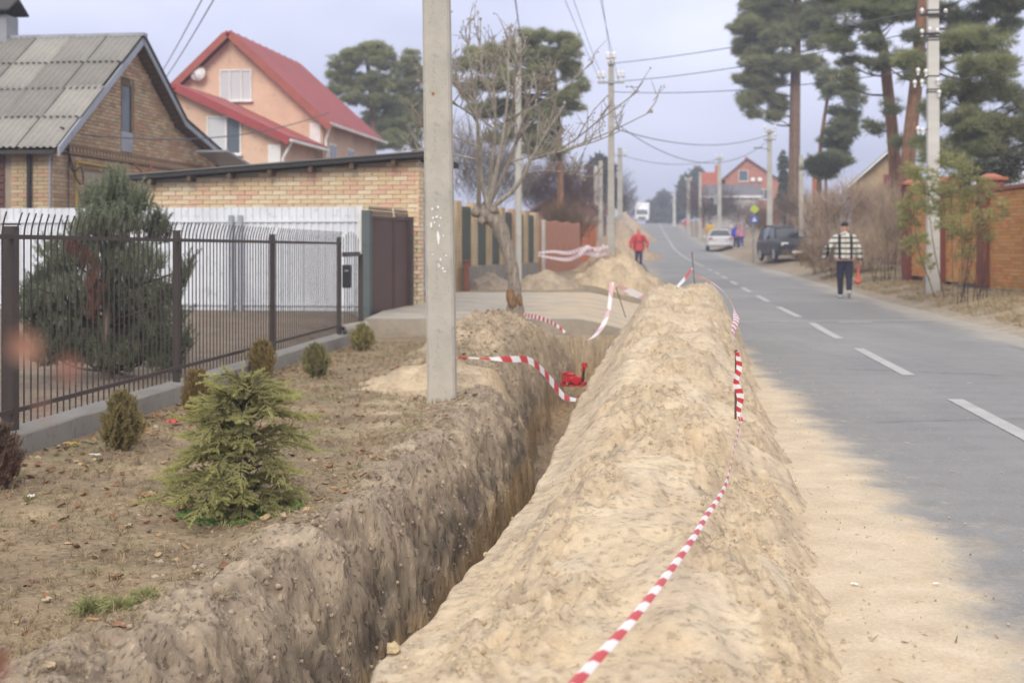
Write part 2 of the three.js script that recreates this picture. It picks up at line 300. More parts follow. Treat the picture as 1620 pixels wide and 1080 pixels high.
// the ground: one sheet from the lens to the horizon, rows closer together near the camera
{
  const rows = []; for (let d = 1.2; d < 20.5; d *= 1.0042) rows.push(d); for (let d = 20.5; d < 120; d *= 1.012) rows.push(d); for (let d = 120; d < 880; d *= 1.05) rows.push(d); rows.push(880);
  const cols = []; // distance to the left of the trench edge
  for (let w = -900; w < -60; w += 70) cols.push(w);
  for (let w = -60; w < -12; w += 3) cols.push(w);
  for (let w = -12; w < -0.5; w += 0.28) cols.push(w);
  for (let w = -0.5; w < -0.12; w += 0.04) cols.push(w);
  for (let w = -0.12; w < 1.25; w += 0.0115) cols.push(w);
  for (let w = 1.25; w < 4.2; w += 0.03) cols.push(w);
  for (let w = 4.2; w < 9; w += 0.14) cols.push(w);
  for (let w = 9; w < 40; w += 1.6) cols.push(w);
  for (let w = 40; w <= 900; w += 86) cols.push(w);
  cols.reverse();
  const arc = (w) => w > 0.82 ? w + 0.6 : w > 0.5 ? 1.42 + (w - 0.82) * 1.5 : w > 0.38 ? 0.94 + (w - 0.5) * 4.5 : 0.40 + (w - 0.38);
  const g = sheet(cols.length - 1, rows.length - 1, (i, j) => {
    const d = rows[j], bend = d < 20 ? Xr(d) : mix(Xr(20), Xc(d) - 3.2, sm(20, 40, d));
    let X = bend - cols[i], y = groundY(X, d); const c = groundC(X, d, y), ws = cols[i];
    if (d < 22 && ws > 0.36 && ws < 1.3) { // clods and crumbs stand out of the cut bank
      const b3 = 0.42 - Math.abs(n3(X * 3.2, y * 3.2, d * 3.2)) * 0.9, b4 = Math.abs(n3(X * 7.5 + 9, y * 7.5, d * 7.5)), b5 = Math.abs(n3(X * 17, y * 17 + 3, d * 17)), bb = n3(X * 38, y * 38, d * 38);
      const k = sm(0.36, 0.5, ws) * sm(1.25, 0.78, ws) * (1 - sm(18.8, 19.3, d)), pm = sm(-0.25, 0.35, n3(X * 1.6, y * 1.6 + 5, d * 1.6)), q = (0.030 * b3 + (0.030 * b4 + 0.024 * b5) * (0.35 + 0.65 * pm) + 0.005 * bb - 0.02) * k, fl = sm(0.72, 1.0, ws);
      X += q * mix(0.72, 0.1, fl); y += q * mix(0.62, 0.9, fl);
      const g = clamp(0.86 + 6 * q + 0.5 * bb * 0.3, 0.62, 1.15); c[0] *= mix(1, g, 0.6 * k); c[1] *= mix(1, g, 0.6 * k); c[2] *= mix(1, g, 0.6 * k);
    }
    return { p: [X, y, -d], c, uv: [bend - arc(cols[i]), d] };
  });
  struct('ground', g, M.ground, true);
}
// ---------------------------------------------------------------- road
{
  const rows = []; for (let d = 1.2; d < 24; d *= 1.0048) rows.push(d); for (let d = 24; d < 120; d *= 1.012) rows.push(d); for (let d = 120; d < 260; d *= 1.02) rows.push(d);
  const cs = []; for (let k = 0; k <= 130; k++) cs.push(k);
  const g = sheet(130, rows.length - 1, (i, j) => {
    const d = rows[j], c = Xc(d), L = c - RW, R = c + RW + 0.06 * n2(d * 0.4, 3);
    const s0 = clamp(Xs(d) - 0.65, L + 0.1, R - 1.6), s1 = s0 + 1.15;
    const X = i < 18 ? mix(L, s0, i / 18) : i < 98 ? mix(s0, s1, (i - 18) / 80) : mix(s1, R, (i - 98) / 32);
    const u = X - c, a = fbm(X * 0.5, d * 0.2, 4), b = fbm(X * 3, d * 3, 4, n2b), f = fbm(X * 14, d * 14, 3);
    let col = mixc(C.asph, C.asph2, clamp(0.5 + 0.9 * a, 0, 1));
    const patch = 1.5 * sm(0.02, 0.05, n2(Math.floor(d / 7.3) * 3.1, Math.floor((u + 2.7) / 2.7)) - 0.45); col = mixc(col, [0.165, 0.163, 0.165], patch * 0.5);
    col = mixc(col, [0.20, 0.195, 0.185], Math.exp(-(((Math.abs(u) - 1.0) / 0.35) ** 2)) * 0.25); // worn wheel tracks
    if (Math.abs(d - 22.6 - 0.12 * u) < 0.16) col = mixc(col, [0.27, 0.265, 0.25], 0.6); // old patch across the road
    const lim = Xs(d) + 0.16 * fbm(d * 0.9, 5, 3) + 0.10 * fbm(X * 2.2, d * 2.2 + 7, 3) - X;
    let sd = d < 26 ? sm(-0.10, 0.26, lim + 0.06 * b + 0.05 * f) : 0; sd *= 1 - sm(20, 25, d);
    sd = Math.max(sd, sm(0.25, 0.6, b + f * 0.7 + 0.35 * lim) * sm(-0.6, 0, lim) * 0.28 * (1 - sm(20, 25, d)));
    col = mixc(col, C.dust, sm(-1.9, -2.7, u + 0.35 * b) * 0.7);
    col = mixc(col, mixc(C.sandPale, C.sand, clamp(0.5 + b, 0, 1)), sd * 0.95);
    col = mixc(col, [0.36, 0.325, 0.275], sm(1.75, 2.6, u + 0.5 * b + 0.25 * a) * 0.8);
    if (d > 56) col = mixc(col, [0.2, 0.2, 0.2], 0.3);
    return { p: [X, E(d) + 0.006 + 0.03 * (1 - (u / RW) ** 2) * 0 + 0.010 * sd * (b * 0.5 + 0.5), -d], c: col, uv: [X, d] };
  });
  const road = struct('road', g, M.road, true);
  road.userData.label = 'grey asphalt road running uphill with broken white centre line';
  const strip = (d0, d1, w, off = 0, y = 0.010) => { const n = Math.max(2, Math.ceil((d1 - d0) / 0.7)); return sheet(1, n, (i, j) => { const d = mix(d0, d1, j / n); return { p: [Xc(d) + off + (i ? w : -w), E(d) + y + d * 0.00006, -d] }; }); };
  for (const [a, b] of [[2.2, 5.6], [7.6, 10.98], [13.06, 16.6], [18.4, 22.0], [23.6, 27], [29.2, 32.2], [34.3, 37.3], [39.5, 42.5], [45, 48], [50, 53], [55.5, 58.5]]) part(road, 'lane_marking', strip(a, b, 0.065), M.paint);
  { const cr = mulberry(88); for (const [x0, d0, x1, d1] of [[3.4, 6.2, 5.8, 8.4], [2.6, 9.5, 6.4, 10.1], [4.9, 8.4, 5.9, 13.2], [3.3, 13.8, 5.6, 12.7], [4.6, 17, 7.2, 17.9], [5.6, 13, 6.5, 17.2], [3.2, 20.3, 7.3, 21.0]]) { const n = 46, w = []; let o = 0; for (let k = 0; k <= n; k++) { o += (cr() - 0.5) * 0.05; w.push([mix(x0, x1, k / n) + o * 0.8, mix(d0, d1, k / n) + o]); } part(road, 'road_crack', sheet(1, n, (i, j) => { const h = 0.004 + 0.006 * n2(j * 0.4, x0) ** 2; return { p: [w[j][0] + (i ? h : -h), E(w[j][1]) + 0.0095, -w[j][1] - (i ? h : -h)] }; }), mat([0.09, 0.088, 0.085], { map: 'asphalt', size: 0.5 })); } }
  part(road, 'lane_marking', strip(62, 205, 0.07, 0, 0.016), M.paint);
  part(road, 'lane_marking', strip(22.35, 22.5, 0.28, -0.62, 0.010), M.paint, { label: 'short faded white mark across the road' }); part(road, 'lane_marking', strip(22.1, 22.25, 0.28, 0.75, 0.010), M.paint, { label: 'short faded white mark across the road' });
}
// ---------------------------------------------------------------- long sand heap
const mounds = []; { const r = mulberry(404); for (let k = 0; k < 74; k++) { const d = 2.6 + 16 * Math.pow(r(), 0.9), v = 0.12 + 0.62 * r(); mounds.push([v, d, 0.20 + 0.28 * r(), 0.26 + 0.46 * r(), 0.035 + 0.075 * r(), r() * 3]); } }
function ridge(X, d) {
  const xr = Xr(d), xf = Xf(d), v0 = (X - xr) / (xf - xr);
  const v = v0 + 0.07 * fbm(d * 1.3, X * 0.8, 3) * sm(0.2, 0.6, v0);
  const hc = tab([[2, 0.15], [3.5, 0.17], [4.5, 0.20], [6, 0.24], [8, 0.29], [10, 0.34], [13, 0.43], [17, 0.60], [20, 0.55]], d) + 0.05 * n2(d * 0.55, 6);
  const fr = sm(8, 15, d); let y = hc * (0.32 + 0.68 * sm(-0.02, mix(0.40, 0.30, fr), v)) * (1 - mix(0.50, 0.35, fr) * sm(mix(0.60, 0.76, fr), mix(0.90, 0.97, fr), v) - mix(0.50, 0.65, fr) * sm(mix(0.86, 0.88, fr), 1.0, v));
  let m = 0; const wx = 0.35 * fbm(X * 2.3, d * 2.3, 3), wd = 0.35 * fbm(X * 2.3 + 50, d * 2.3, 3);
  for (const [mv, md, rx, rd, h, ph] of mounds) { const ex = (X - mix(xr, xf, mv)) / rx + wx, ed = (d - md) / rd + wd, q = ex * ex + ed * ed; if (q < 1) m = Math.max(m, h * Math.pow(1 - q, 0.72) * (1 + 0.45 * (ex * Math.sin(ph) - ed * 0.5))); }
  const smooth = sm(0.012, 0.035, m) * sm(-0.35, 0.15, n2(X * 1.4 + 9, d * 1.1));
  const body = sm(0.0, 0.26, v) * (1 - sm(0.84, 1.03, v));
  y += m * body * mix(1.35, 1.75, sm(3, 6, d));
  const cr = fbm(X * 5.2, d * 5.2, 5) * 0.040, cr2 = Math.abs(n2b(X * 9, d * 9)) * 0.030 + Math.abs(n2(X * 21, d * 21)) * 0.020 + 0.010 * fbm(X * 40, d * 40, 2);
  y += (cr + cr2) * body * mix(1, 0.16, smooth);
  y += 0.035 * fbm(X * 1.7, d * 1.7, 3) * body;
  if (v > 1) y = Math.min(y, 0) - 0.05 * sm(1.0, 1.12, v);
  const endD = 19.1 + 0.25 * n2(X * 1.5, 3) - 0.7 * Math.abs(v0 - 0.5);
  y *= 1 - sm(endD - 0.9, endD + 0.2, d); if (d > endD) y -= 0.1 * sm(endD - 0.1, endD + 0.25, d);
  const w = xr - X; if (w > -0.02) y -= 0.95 * sm(-0.02, 0.14, w) * (1 - sm(END - 0.4, END + 0.2, d));
  return { y: y + E(d), smooth, v };
}
{
  const rows = []; for (let d = 1.6; d < 19.8; d *= 1.0036) rows.push(d);
  const N = 190;
  const g = sheet(N, rows.length - 1, (i, j) => {
    const d = rows[j], xr = Xr(d), xf = Xf(d), X = mix(xr - 0.15, xf + 0.18 * (xf - xr), i / N), q = ridge(X, d);
    const a = fbm(X * 1.3 + 4, d * 1.3, 4), b = fbm(X * 7, d * 7, 3, n2b);
    let c = mixc(C.sand, C.sandPale, clamp(0.25 + 0.9 * a + 0.35 * q.smooth, 0, 1));
    c = mixc(c, C.sandDark, clamp((0.30 + 0.9 * b + 0.7 * a) * (1 - q.smooth) - 0.14, 0, 0.6));
    c = mixc(c, [0.40, 0.345, 0.28], clamp(sm(0.1, 0.4, fbm(X * 2.2 + 40, d * 1.8, 3)) * 0.22, 0, 1));
    c = mixc(c, C.ochre, sm(-0.02, 0.10, xr - X) * 0.55);
    return { p: [X, q.y, -d], c, uv: [X + 0.1 * q.y, d + q.y] };
  });
  const t = thing('sand_heap', 'long pale sand heap thrown up between the trench and the road', 'sand heap', V(0, 0, 0));
  part(t, 'heap', g, M.sand, { keepUv: true });
  // clods and pebbles lying on it
  const clod = new THREE.IcosahedronGeometry(1, 1); { const p = clod.attributes.position; for (let i = 0; i < p.count; i++) { const k = 0.82 + 0.3 * n3(p.getX(i) * 1.7, p.getY(i) * 1.7, p.getZ(i) * 1.7); p.setXYZ(i, p.getX(i) * k, p.getY(i) * k * 0.8, p.getZ(i) * k); } clod.computeVertexNormals(); }
  const L = [];
  for (let k = 0; k < 5600; k++) {
    const d = 2.4 + 15 * Math.pow(rnd(), 1.7), xr = Xr(d), xf = Xf(d), edge = rnd() < 0.3, v = edge ? 0.93 + 0.10 * rr(-1, 1) : rnd(), X = mix(xr, xf, v), q = ridge(X, d);
    if (q.smooth > 0.4 && rnd() < 0.85) continue; if (fbm(X * 1.6, d * 1.6, 2) < -0.05 && rnd() < 0.8) continue;
    const s = 0.0025 + 0.011 * Math.pow(rnd(), 3), c = mixc(C.sand, rnd() < 0.6 ? C.sandDark : C.sandPale, rnd());
    L.push({ p: V(X, Math.max(q.y, 0.004) + s * 0.25, -d), r: [rr(0, 6), rr(0, 6), rr(0, 6)], s, c });
  }
  inst(t, 'sand_clods', clod, mat([1, 1, 1], { rough: 0.95, name: 'clods' }), L);
  const st = thing('sandstone_lump', 'pale yellow lump of clay on the near edge of the trench', 'clod', V(Xr(3.9) + 0.035, ridge(Xr(3.9) + 0.035, 3.9).y + 0.008, -3.9));
  part(st, 'lump', place(clod.clone(), 0, 0.01, 0, 0.3, 0.4, 0, V(0.026, 0.024, 0.03)), mat([0.50, 0.39, 0.23], { map: 'sand', size: 0.2 }));
  // loose soil crumbs on the dark bank
  const B = [];
  for (let k = 0; k < 3600; k++) {
    const d = 2.6 + 12 * Math.pow(rnd(), 1.5), w = 0.46 + 1.0 * Math.pow(rnd(), 1.4), X = Xr(d) - w, y = groundY(X, d), s = 0.003 + 0.012 * Math.pow(rnd(), 3);
    B.push({ p: V(X, y + s * 0.2, -d), r: [rr(0, 6), rr(0, 6), rr(0, 6)], s, c: ((k) => mixc(C.bank2, C.bank, rnd()).map((q) => q * k))(rr(0.65, 1.2)) });
  }
  const bs = inst(scene, 'soil_crumbs', clod, mat([1, 1, 1], { rough: 0.97, name: 'crumbs' }), B);
  bs.userData.label = 'crumbs of grey brown soil strewn over the trench bank';
}
{ // grit, straw and small stones lying on the asphalt
  const grit = new THREE.IcosahedronGeometry(1, 0), L = [];
  for (let k = 0; k < 1300; k++) { const d = 3 + 17 * Math.pow(rnd(), 1.5), off = Math.pow(rnd(), 2.2) * 2.2 - 0.5, X = Xs(d) + off, s = 0.0018 + 0.0045 * Math.pow(rnd(), 3); if (X < Xf(d) + 0.05 || X > Xc(d) + RW) continue; L.push({ p: V(X, E(d) + 0.014, -d), r: [rr(0, 6), rr(0, 6), rr(0, 6)], s: rnd() < 0.2 ? V(s * 5, s * 0.6, s * 0.7) : V(s, s * 0.7, s), c: mixc(rnd() < 0.3 ? [0.16, 0.13, 0.10] : C.sandDark, C.sandPale, rnd()) }); }
  inst(scene, 'road_grit', grit, mat([1, 1, 1], { rough: 0.95, name: 'grit' }), L).userData.label = 'grit and bits of straw scattered over the asphalt beside the sand';
}
// ---------------------------------------------------------------- smaller heaps
function heap(label, cx, cd, rx, rd, h, col, seed, rough = 0.12) {
  const base = V(cx, 0, -cd), t = thing('sand_heap', label, 'sand heap', base), n = 56;
  const g = sheet(n, n, (i, j) => {
    const a = (i / n) * 2 - 1, b = (j / n) * 2 - 1, X = cx + a * rx * 1.4, d = cd + b * rd * 1.4, q = Math.hypot(a, b) * 1.4;
    const e = fbm(X * 1.8 / Math.max(rx, 0.5) + seed, d * 1.8 / Math.max(rd, 0.5), 4);
    const y = groundY(X, d) + h * (Math.pow(Math.max(0, 1 - q * (1 - 0.35 * e)), 1.05)) * (1 + 1.4 * rough * e) + 0.03 * h * fbm(X * 9, d * 9, 3) - 0.03 - 0.05 * sm(1.0, 1.25, q);
    return { p: [X - cx, y, -(d - cd)], c: mixc(col, [col[0] * 0.7, col[1] * 0.68, col[2] * 0.66], clamp(0.3 + 1.1 * e, 0, 1)), uv: [X, d] };
  });
  part(t, 'heap', g, M.sand, { keepUv: true });
  return t;
}
heap('small light sand heap round the foot of the nearest concrete pole', xat(690, 11.9), 11.9, 0.78, 0.75, 0.27, C.sand, 3);
heap('grey brown soil heap at the foot of the panel fence', xat(772, 29.6), 29.6, 0.75, 0.7, 0.42, [0.27, 0.22, 0.175], 41);
heap('steep pale sand heap by the drive beyond the end of the trench', xat(988, 33), 33, 1.35, 2.2, 1.0, C.sand, 8);
heap('low brown soil heap in front of the drive between tree and pale sand', xat(862, 30), 30, 0.85, 1.2, 0.45, C.bank2, 14);
heap('beige soil heap around the foot of the crossarm pole', xat(965, 44), 44, 1.2, 2.5, 1.1, [0.40, 0.30, 0.20], 22);
heap('far beige spoil heap on the left road edge below the crest', xat(985, 78), 78, 2.0, 7, 2.0, [0.42, 0.32, 0.225], 27);
heap('farthest beige spoil heap on the left verge just before the crest', xat(990, 120), 120, 2.4, 12, 2.4, [0.42, 0.33, 0.24], 31);
// ---------------------------------------------------------------- building kit
const BR = { // brick tones
  tan: [[0.50, 0.385, 0.235], [0.46, 0.345, 0.215], [0.52, 0.41, 0.27], [0.47, 0.30, 0.20], [0.42, 0.33, 0.21]],
  garage: [[0.68, 0.52, 0.325], [0.72, 0.585, 0.39], [0.66, 0.49, 0.31], [0.68, 0.44, 0.31], [0.74, 0.62, 0.44]],
  brown: [[0.43, 0.305, 0.19], [0.38, 0.265, 0.165], [0.48, 0.345, 0.22], [0.41, 0.255, 0.165], [0.50, 0.37, 0.24]],
  orange: [[0.54, 0.26, 0.088], [0.58, 0.29, 0.10], [0.50, 0.23, 0.078], [0.56, 0.30, 0.13]],
  dred: [[0.17, 0.05, 0.035], [0.20, 0.06, 0.04], [0.15, 0.045, 0.032]],
};
const brickMats = new Map();
const unitBox = uvBox(new THREE.BoxGeometry(1, 1, 1));
function bricks(parent, O, U, W, Hh, inside, o = {}) {
  const L = o.L ?? 0.25, h = o.h ?? 0.065, j = o.j ?? 0.011, tones = BR[o.tones ?? 'tan'], list = [];
  const q = new THREE.Quaternion().setFromRotationMatrix(new THREE.Matrix4().makeBasis(U, V(0, 1, 0), U.clone().cross(V(0, 1, 0))));
  const r = mulberry(o.seed ?? 3);
  for (let row = 0, v = h / 2; v < Hh; v += h + j, row++) for (let u = (row % 2 ? -L / 2 : 0); u < W; u += L + j) {
    const a = Math.max(u, 0), b = Math.min(u + L, W); if (b - a < 0.05) continue;
    for (const [p0, p1] of inside(a, v) && inside(b, v) ? [[a, b]] : [[a, (a + b) / 2 - j / 2], [(a + b) / 2 + j / 2, b]]) {
      if (!inside(p0, v) || !inside(p1, v)) continue;
      const t = Math.floor(r() * tones.length), k = 0.9 + 0.2 * r();
      list.push({ u: (p0 + p1) / 2, v, len: p1 - p0, t, k: Math.floor(k * 3) / 3, out: 0.004 * r(), pr: o.order ? o.order((p0 + p1) / 2, v) : (p0 + p1) / 2 });
    }
  }
  list.sort((a, b) => a.pr - b.pr);
  const many = [], N = U.clone().cross(V(0, 1, 0)).multiplyScalar(o.flip ? -1 : 1);
  list.forEach((b, i) => {
    const p = O.clone().addScaledVector(U, b.u).addScaledVector(N, b.out); p.y += b.v;
    if (i < (o.max ?? 0)) {
      const key = (o.tones ?? 'tan') + b.t;
      if (!brickMats.has(key)) brickMats.set(key, mat(tones[b.t], { map: 'plain', size: 0.9, rough: 0.92, name: 'brick' }));
      const m = new THREE.Mesh(unitBox, brickMats.get(key)); m.name = 'brick'; m.position.copy(p); m.quaternion.copy(q); m.scale.set(b.len, h, 0.026); m.castShadow = m.receiveShadow = true; parent.add(m);
    } else { const g = new THREE.BoxGeometry(b.len, h, 0.026); g.applyQuaternion(q); g.translate(p.x, p.y, p.z); many.push(tint(g, tones[b.t].map((x) => x * (0.9 + 0.2 * r())))); }
  });
  if (many.length) part(parent, 'brickwork', many, M.brickV, { kind: 'stuff' });
}
function profileSheet(w, h, pitch, dep, round, x0 = 0, y0 = 0, z0 = 0) { // upright ribbed sheet in xy
  const xs = []; const n = Math.round(w / pitch);
  if (round) { for (let i = 0; i <= n * 6; i++) { const x = i / (n * 6) * w; xs.push([x, dep * Math.sin(x / pitch * 2 * Math.PI)]); } }
  else for (let i = 0; i < n; i++) { const x = i * pitch; xs.push([x, 0], [x + pitch * 0.42, 0], [x + pitch * 0.5, dep], [x + pitch * 0.92, dep], [x + pitch, 0]); }
  const P = [], I = [];
  for (let k = 0; k < xs.length - 1; k++) { const [a, za] = xs[k], [b, zb] = xs[k + 1]; if (b - a < 1e-6) continue; const o = P.length / 3; for (const zz of [0, -0.006]) P.push(x0 + a, y0, z0 + za + zz, x0 + b, y0, z0 + zb + zz, x0 + b, y0 + h, z0 + zb + zz, x0 + a, y0 + h, z0 + za + zz); I.push(o, o + 1, o + 2, o, o + 2, o + 3, o + 5, o + 4, o + 7, o + 5, o + 7, o + 6, o + 3, o + 2, o + 6, o + 3, o + 6, o + 7); }
  let g = new THREE.BufferGeometry(); g.setAttribute('position', new THREE.Float32BufferAttribute(P, 3)); g.setIndex(I); g = g.toNonIndexed(); g.computeVertexNormals(); return g;
}
function window_(parent, cx, y0, y1, w, z, o = {}) { // upright window in the plane z, facing +z
  const f = 0.06, fr = part(parent, 'window', [bx(cx - w / 2, cx - w / 2 + f, y0, y1, z - 0.05, z + 0.03), bx(cx + w / 2 - f, cx + w / 2, y0, y1, z - 0.05, z + 0.03), bx(cx - w / 2 + f, cx + w / 2 - f, y0, y0 + f, z - 0.05, z + 0.03), bx(cx - w / 2 + f, cx + w / 2 - f, y1 - f, y1, z - 0.05, z + 0.03), ...(o.bars ?? []).map((t) => bx(cx - w / 2 + w * t - f / 2, cx - w / 2 + w * t + f / 2, y0 + f, y1 - f, z - 0.05, z + 0.025))], o.frame ?? M.white);
  const edges = [0, ...(o.bars ?? []), 1];
  for (let k = 0; k < edges.length - 1; k++) part(fr, 'pane', bx(cx - w / 2 + w * edges[k] + f * 0.6, cx - w / 2 + w * edges[k + 1] - f * 0.6, y0 + f, y1 - f, z - 0.02, z - 0.01), Array.isArray(o.glass) ? o.glass[k] : o.glass ?? M.glass);
  if (o.sill !== false) part(fr, 'sill', bx(cx - w / 2 - 0.06, cx + w / 2 + 0.06, y0 - 0.05, y0 - 0.002, z - 0.02, z + 0.14), M.white);
  return fr;
}
// ---------------------------------------------------------------- black picket fence on its plinth
{
  const b = V(fenceX(8.1), 0, -8.1), t = thing('metal_fence', 'dark brown picket fence with outward bent tips on a low concrete plinth', 'fence', b);
  const P = (d, y, off = 0) => V(fenceX(d) + off - b.x, y, -d - b.z);
  const ang = -Math.atan(0.09);
  const pl = sheet(5, 60, (i, j) => { const d = mix(4.6, 17.8, j / 60), pr = [[-0.12, -0.15], [-0.12, 0.14], [-0.04, 0.15], [0.09, 0.142], [0.105, 0.125], [0.11, -0.15]][i]; return { p: [fenceX(d) + pr[0] + 0.006 * n2(d * 3, i) - b.x, pr[1] + 0.008 * n2(d * 2.1, i + 5), -d - b.z] }; });
  part(t, 'concrete_plinth', [pl.toNonIndexed(), box(0.22, 0.27, 0.02, fenceX(17.8) - b.x, 0.0, -17.8 - b.z)], M.concreteDark);
  const pk = uvBox(merge([cyl(0.0056, 0.0056, 1.17, 0, 0.755, 0, 5), tube([V(0, 1.338, 0), V(0.004, 1.38, 0), V(0.018, 1.43, 0.004), V(0.034, 1.475, 0.006)], 0.0062, 0.005, 5, 5)]));
  for (let d = 4.7, k = 0; d < 17.2; d += 0.096, k++) { if ([5.15, 8.1, 11.05, 14.0].some((x) => Math.abs(x - d) < 0.05)) continue; const m = new THREE.Mesh(pk, M.iron); m.name = 'picket'; m.castShadow = true; m.position.copy(P(d, 0)); m.rotation.y = ang + rr(-0.15, 0.15); t.add(m); }
  for (const d of [5.15, 8.1, 11.05, 14.0, 17.2]) { const w = d < 9 ? 0.074 : 0.052; part(t, 'post', [rbox(w, d < 9 ? 1.27 : 1.29, w, 0.006, 0, 0.755, 0), box(w + 0.008, 0.01, w + 0.008, 0, 1.402, 0)], M.iron, { at: P(d, 0, -0.01) }).rotation.y = ang; }
  for (const y of [0.265, 1.325]) part(t, 'rail', beam(P(4.6, y, 0.012), P(17.2, y, 0.012), 0.022, 0.028), M.iron);
}
// side gate frame with letter box
{
  const d0 = 17.2, X0 = xat(541, d0), t = thing('wicket_gate', 'narrow black gate frame with a dark letter box beside the picket fence', 'gate', V(X0, 0.05, -d0));
  const X1 = xat(570, 19.4) - X0, z1 = -(19.4 - d0), ht = yat(402, 18.2) - 0.05;
  const top = V(X1, ht, z1), bot = V(X1, 0.0, z1);
  part(t, 'gate_post', beam(bot, top, 0.07, 0.07), M.iron);
  part(t, 'top_bar', beam(V(0.03, ht, 0), V(X1 - 0.03, ht, z1), 0.06, 0.06), M.iron);
  for (let k = 1; k < 8; k++) part(t, 'gate_bar', cyl(0.007, 0.007, ht - 0.15, X1 * k / 8, ht / 2 + 0.08, z1 * k / 8, 5), M.iron);
  for (let k = 0; k < 7; k++) part(t, 'arch_bar', cyl(0.006, 0.006, 0.20 + 0.11 * Math.sin((k + 0.5) / 7 * Math.PI), X1 * (k + 0.5) / 7.5, ht + 0.10 + 0.055 * Math.sin((k + 0.5) / 7 * Math.PI), z1 * (k + 0.5) / 7.5, 5), M.iron);
  part(t, 'lower_bar', beam(V(0.03, 0.12, 0), V(X1 - 0.03, 0.12, z1), 0.04, 0.04), M.iron);
  const mb = part(t, 'letter_box', rbox(0.10, 0.30, 0.16, 0.012, xat(548, d0) - X0, yat(437, d0) - 0.05, -0.02), M.black);
  part(mb, 'letter_flap', box(0.05, 0.02, 0.02, xat(549, d0) - X0, yat(428, d0) - 0.05, 0.068), M.greySteel);
  const pp = thing('concrete_pipe', 'short grey pipe poking out at the end of the fence plinth', 'pipe', V(xat(551, 17.5), yat(522, 17.5), -17.5));
  const prof = [[0.052, 0], [0.078, 0], [0.08, 0.01], [0.078, 0.4], [0.052, 0.4], [0.05, 0.01], [0.052, 0]].map(([r, y]) => new THREE.Vector2(r, y));
  const pg = new THREE.LatheGeometry(prof, 24); pg.rotateX(-Math.PI / 2); pg.rotateY(-0.75); pg.rotateX(0.12); pg.translate(-0.06, 0.0, 0.12);
  part(pp, 'pipe_wall', pg, M.concrete);
}
// brown double gate with spear tips
{
  const A = V(-2.28, 0.2, -20.8), B = V(-1.80, 0.2, -23.05), dir = B.clone().sub(A), L = Math.hypot(dir.x, dir.z), turn = Math.atan2(-dir.z, dir.x);
  const t = thing('brown_gate', 'brown sheet metal double gate with black spear tips on top', 'gate', A, turn);
  part(t, 'gate_post', box(0.13, 1.72, 0.13, 0.0, 0.80, 0), mat([0.10, 0.12, 0.12], { map: 'plain' }));
  part(t, 'gate_post', box(0.14, 1.66, 0.14, L + 0.02, 0.78, 0), M.iron);
  const w = [1.32, L - 1.32 - 0.16];
  let x = 0.08;
  w.forEach((ww, k) => {
    const leaf = part(t, 'gate_leaf', [...Array(Math.floor(ww / 0.11))].map((_, i) => box(0.104, 1.52, 0.018, x + 0.055 + i * 0.11, 0.80, 0.0)).concat([box(ww, 1.5, 0.01, x + ww / 2, 0.80, -0.012)]), M.brownSteel);
    part(leaf, 'leaf_frame', [bx(x, x + 0.04, 0.02, 1.58, -0.03, 0.022), bx(x + ww - 0.04, x + ww, 0.02, 1.58, -0.03, 0.022), bx(x + 0.04, x + ww - 0.04, 1.54, 1.585, -0.03, 0.022), bx(x + 0.04, x + ww - 0.04, 0.02, 0.06, -0.03, 0.022)], M.brownSteel);
    for (let q = x + 0.07; q < x + ww - 0.03; q += 0.115) part(leaf, 'spear_tip', [cyl(0.007, 0.007, 0.10, q, 1.63, 0, 5), place(new THREE.ConeGeometry(0.022, 0.07, 6), q, 1.715, 0), place(new THREE.TorusGeometry(0.03, 0.005, 4, 10), q + 0.057, 1.625, 0)], M.iron);
    x += ww + 0.03;
  });
}
// drive slab across the trench line
{
  const g = sheet(30, 22, (i, j) => { const d = mix(19.32, 27.5, j / 22), X = mix(-2.15 + 0.02 * (d - 19), Xc(d) - RW + 0.05, i / 30); return { p: [X, (0.225 + 0.05 * sm(22, 27, d)) * sm(1.02, 0.72, i / 30) + E(d) + 0.012, -d], c: mixc([0.32, 0.295, 0.255], [0.46, 0.36, 0.25], clamp(sm(0.25, 0.8, i / 30) * 0.8 + 0.9 * fbm(X * 0.9, d * 0.9, 4), 0, 1)) }; });
  const face = sheet(30, 1, (i, j) => { const X = mix(-2.15, Xc(19.32) - RW + 0.05, i / 30); return { p: [X, j ? 0.225 * sm(1.02, 0.72, i / 30) + 0.012 : -0.06, -19.32] }; });
  const t = thing('drive_slab', 'grey concrete slab in front of the brown gate, closing the trench', 'slab', V(0, 0, 0));
  part(t, 'slab_top', g, mat([1, 1, 1], { map: 'plain', size: 1.2, bump: 0.002, vc: 1, name: 'dusty_concrete' })); part(t, 'slab_edge', face, mat([0.33, 0.285, 0.23], { map: 'plain', size: 0.6, bump: 0.006 }));
}
// ---------------------------------------------------------------- white ribbed fence
{
  const t = thing('white_fence', 'tall white ribbed sheet metal fence between picket fence and garage', 'fence', V(-2.36, 0.27, -21.0), -0.138);
  for (let k = 0; k < 8; k++) part(t, 'fence_panel', profileSheet(0.96, 1.65, 0.12, 0.022, false, -7.68 + k * 0.96 + 0.001, 0.0, k % 2 ? 0.002 : 0), M.whiteSteel);
  for (const y of [0.10, 1.43]) part(t, 'fence_rail', bx(-7.7, 0, y - 0.02, y + 0.02, 0.024, 0.045), M.whiteSteel);
  for (const x of [-2.14, -1.99]) part(t, 'fence_post', bx(x - 0.035, x + 0.035, -0.3, 1.52, 0.05, 0.12), M.zinc);
  part(t, 'fence_post', bx(-0.06, 0.02, -0.3, 1.66, 0.05, 0.11), M.white);
  part(t, 'fence_footing', bx(-7.7, -0.02, -0.5, -0.005, -0.1, 0.02), M.concreteDark);
}
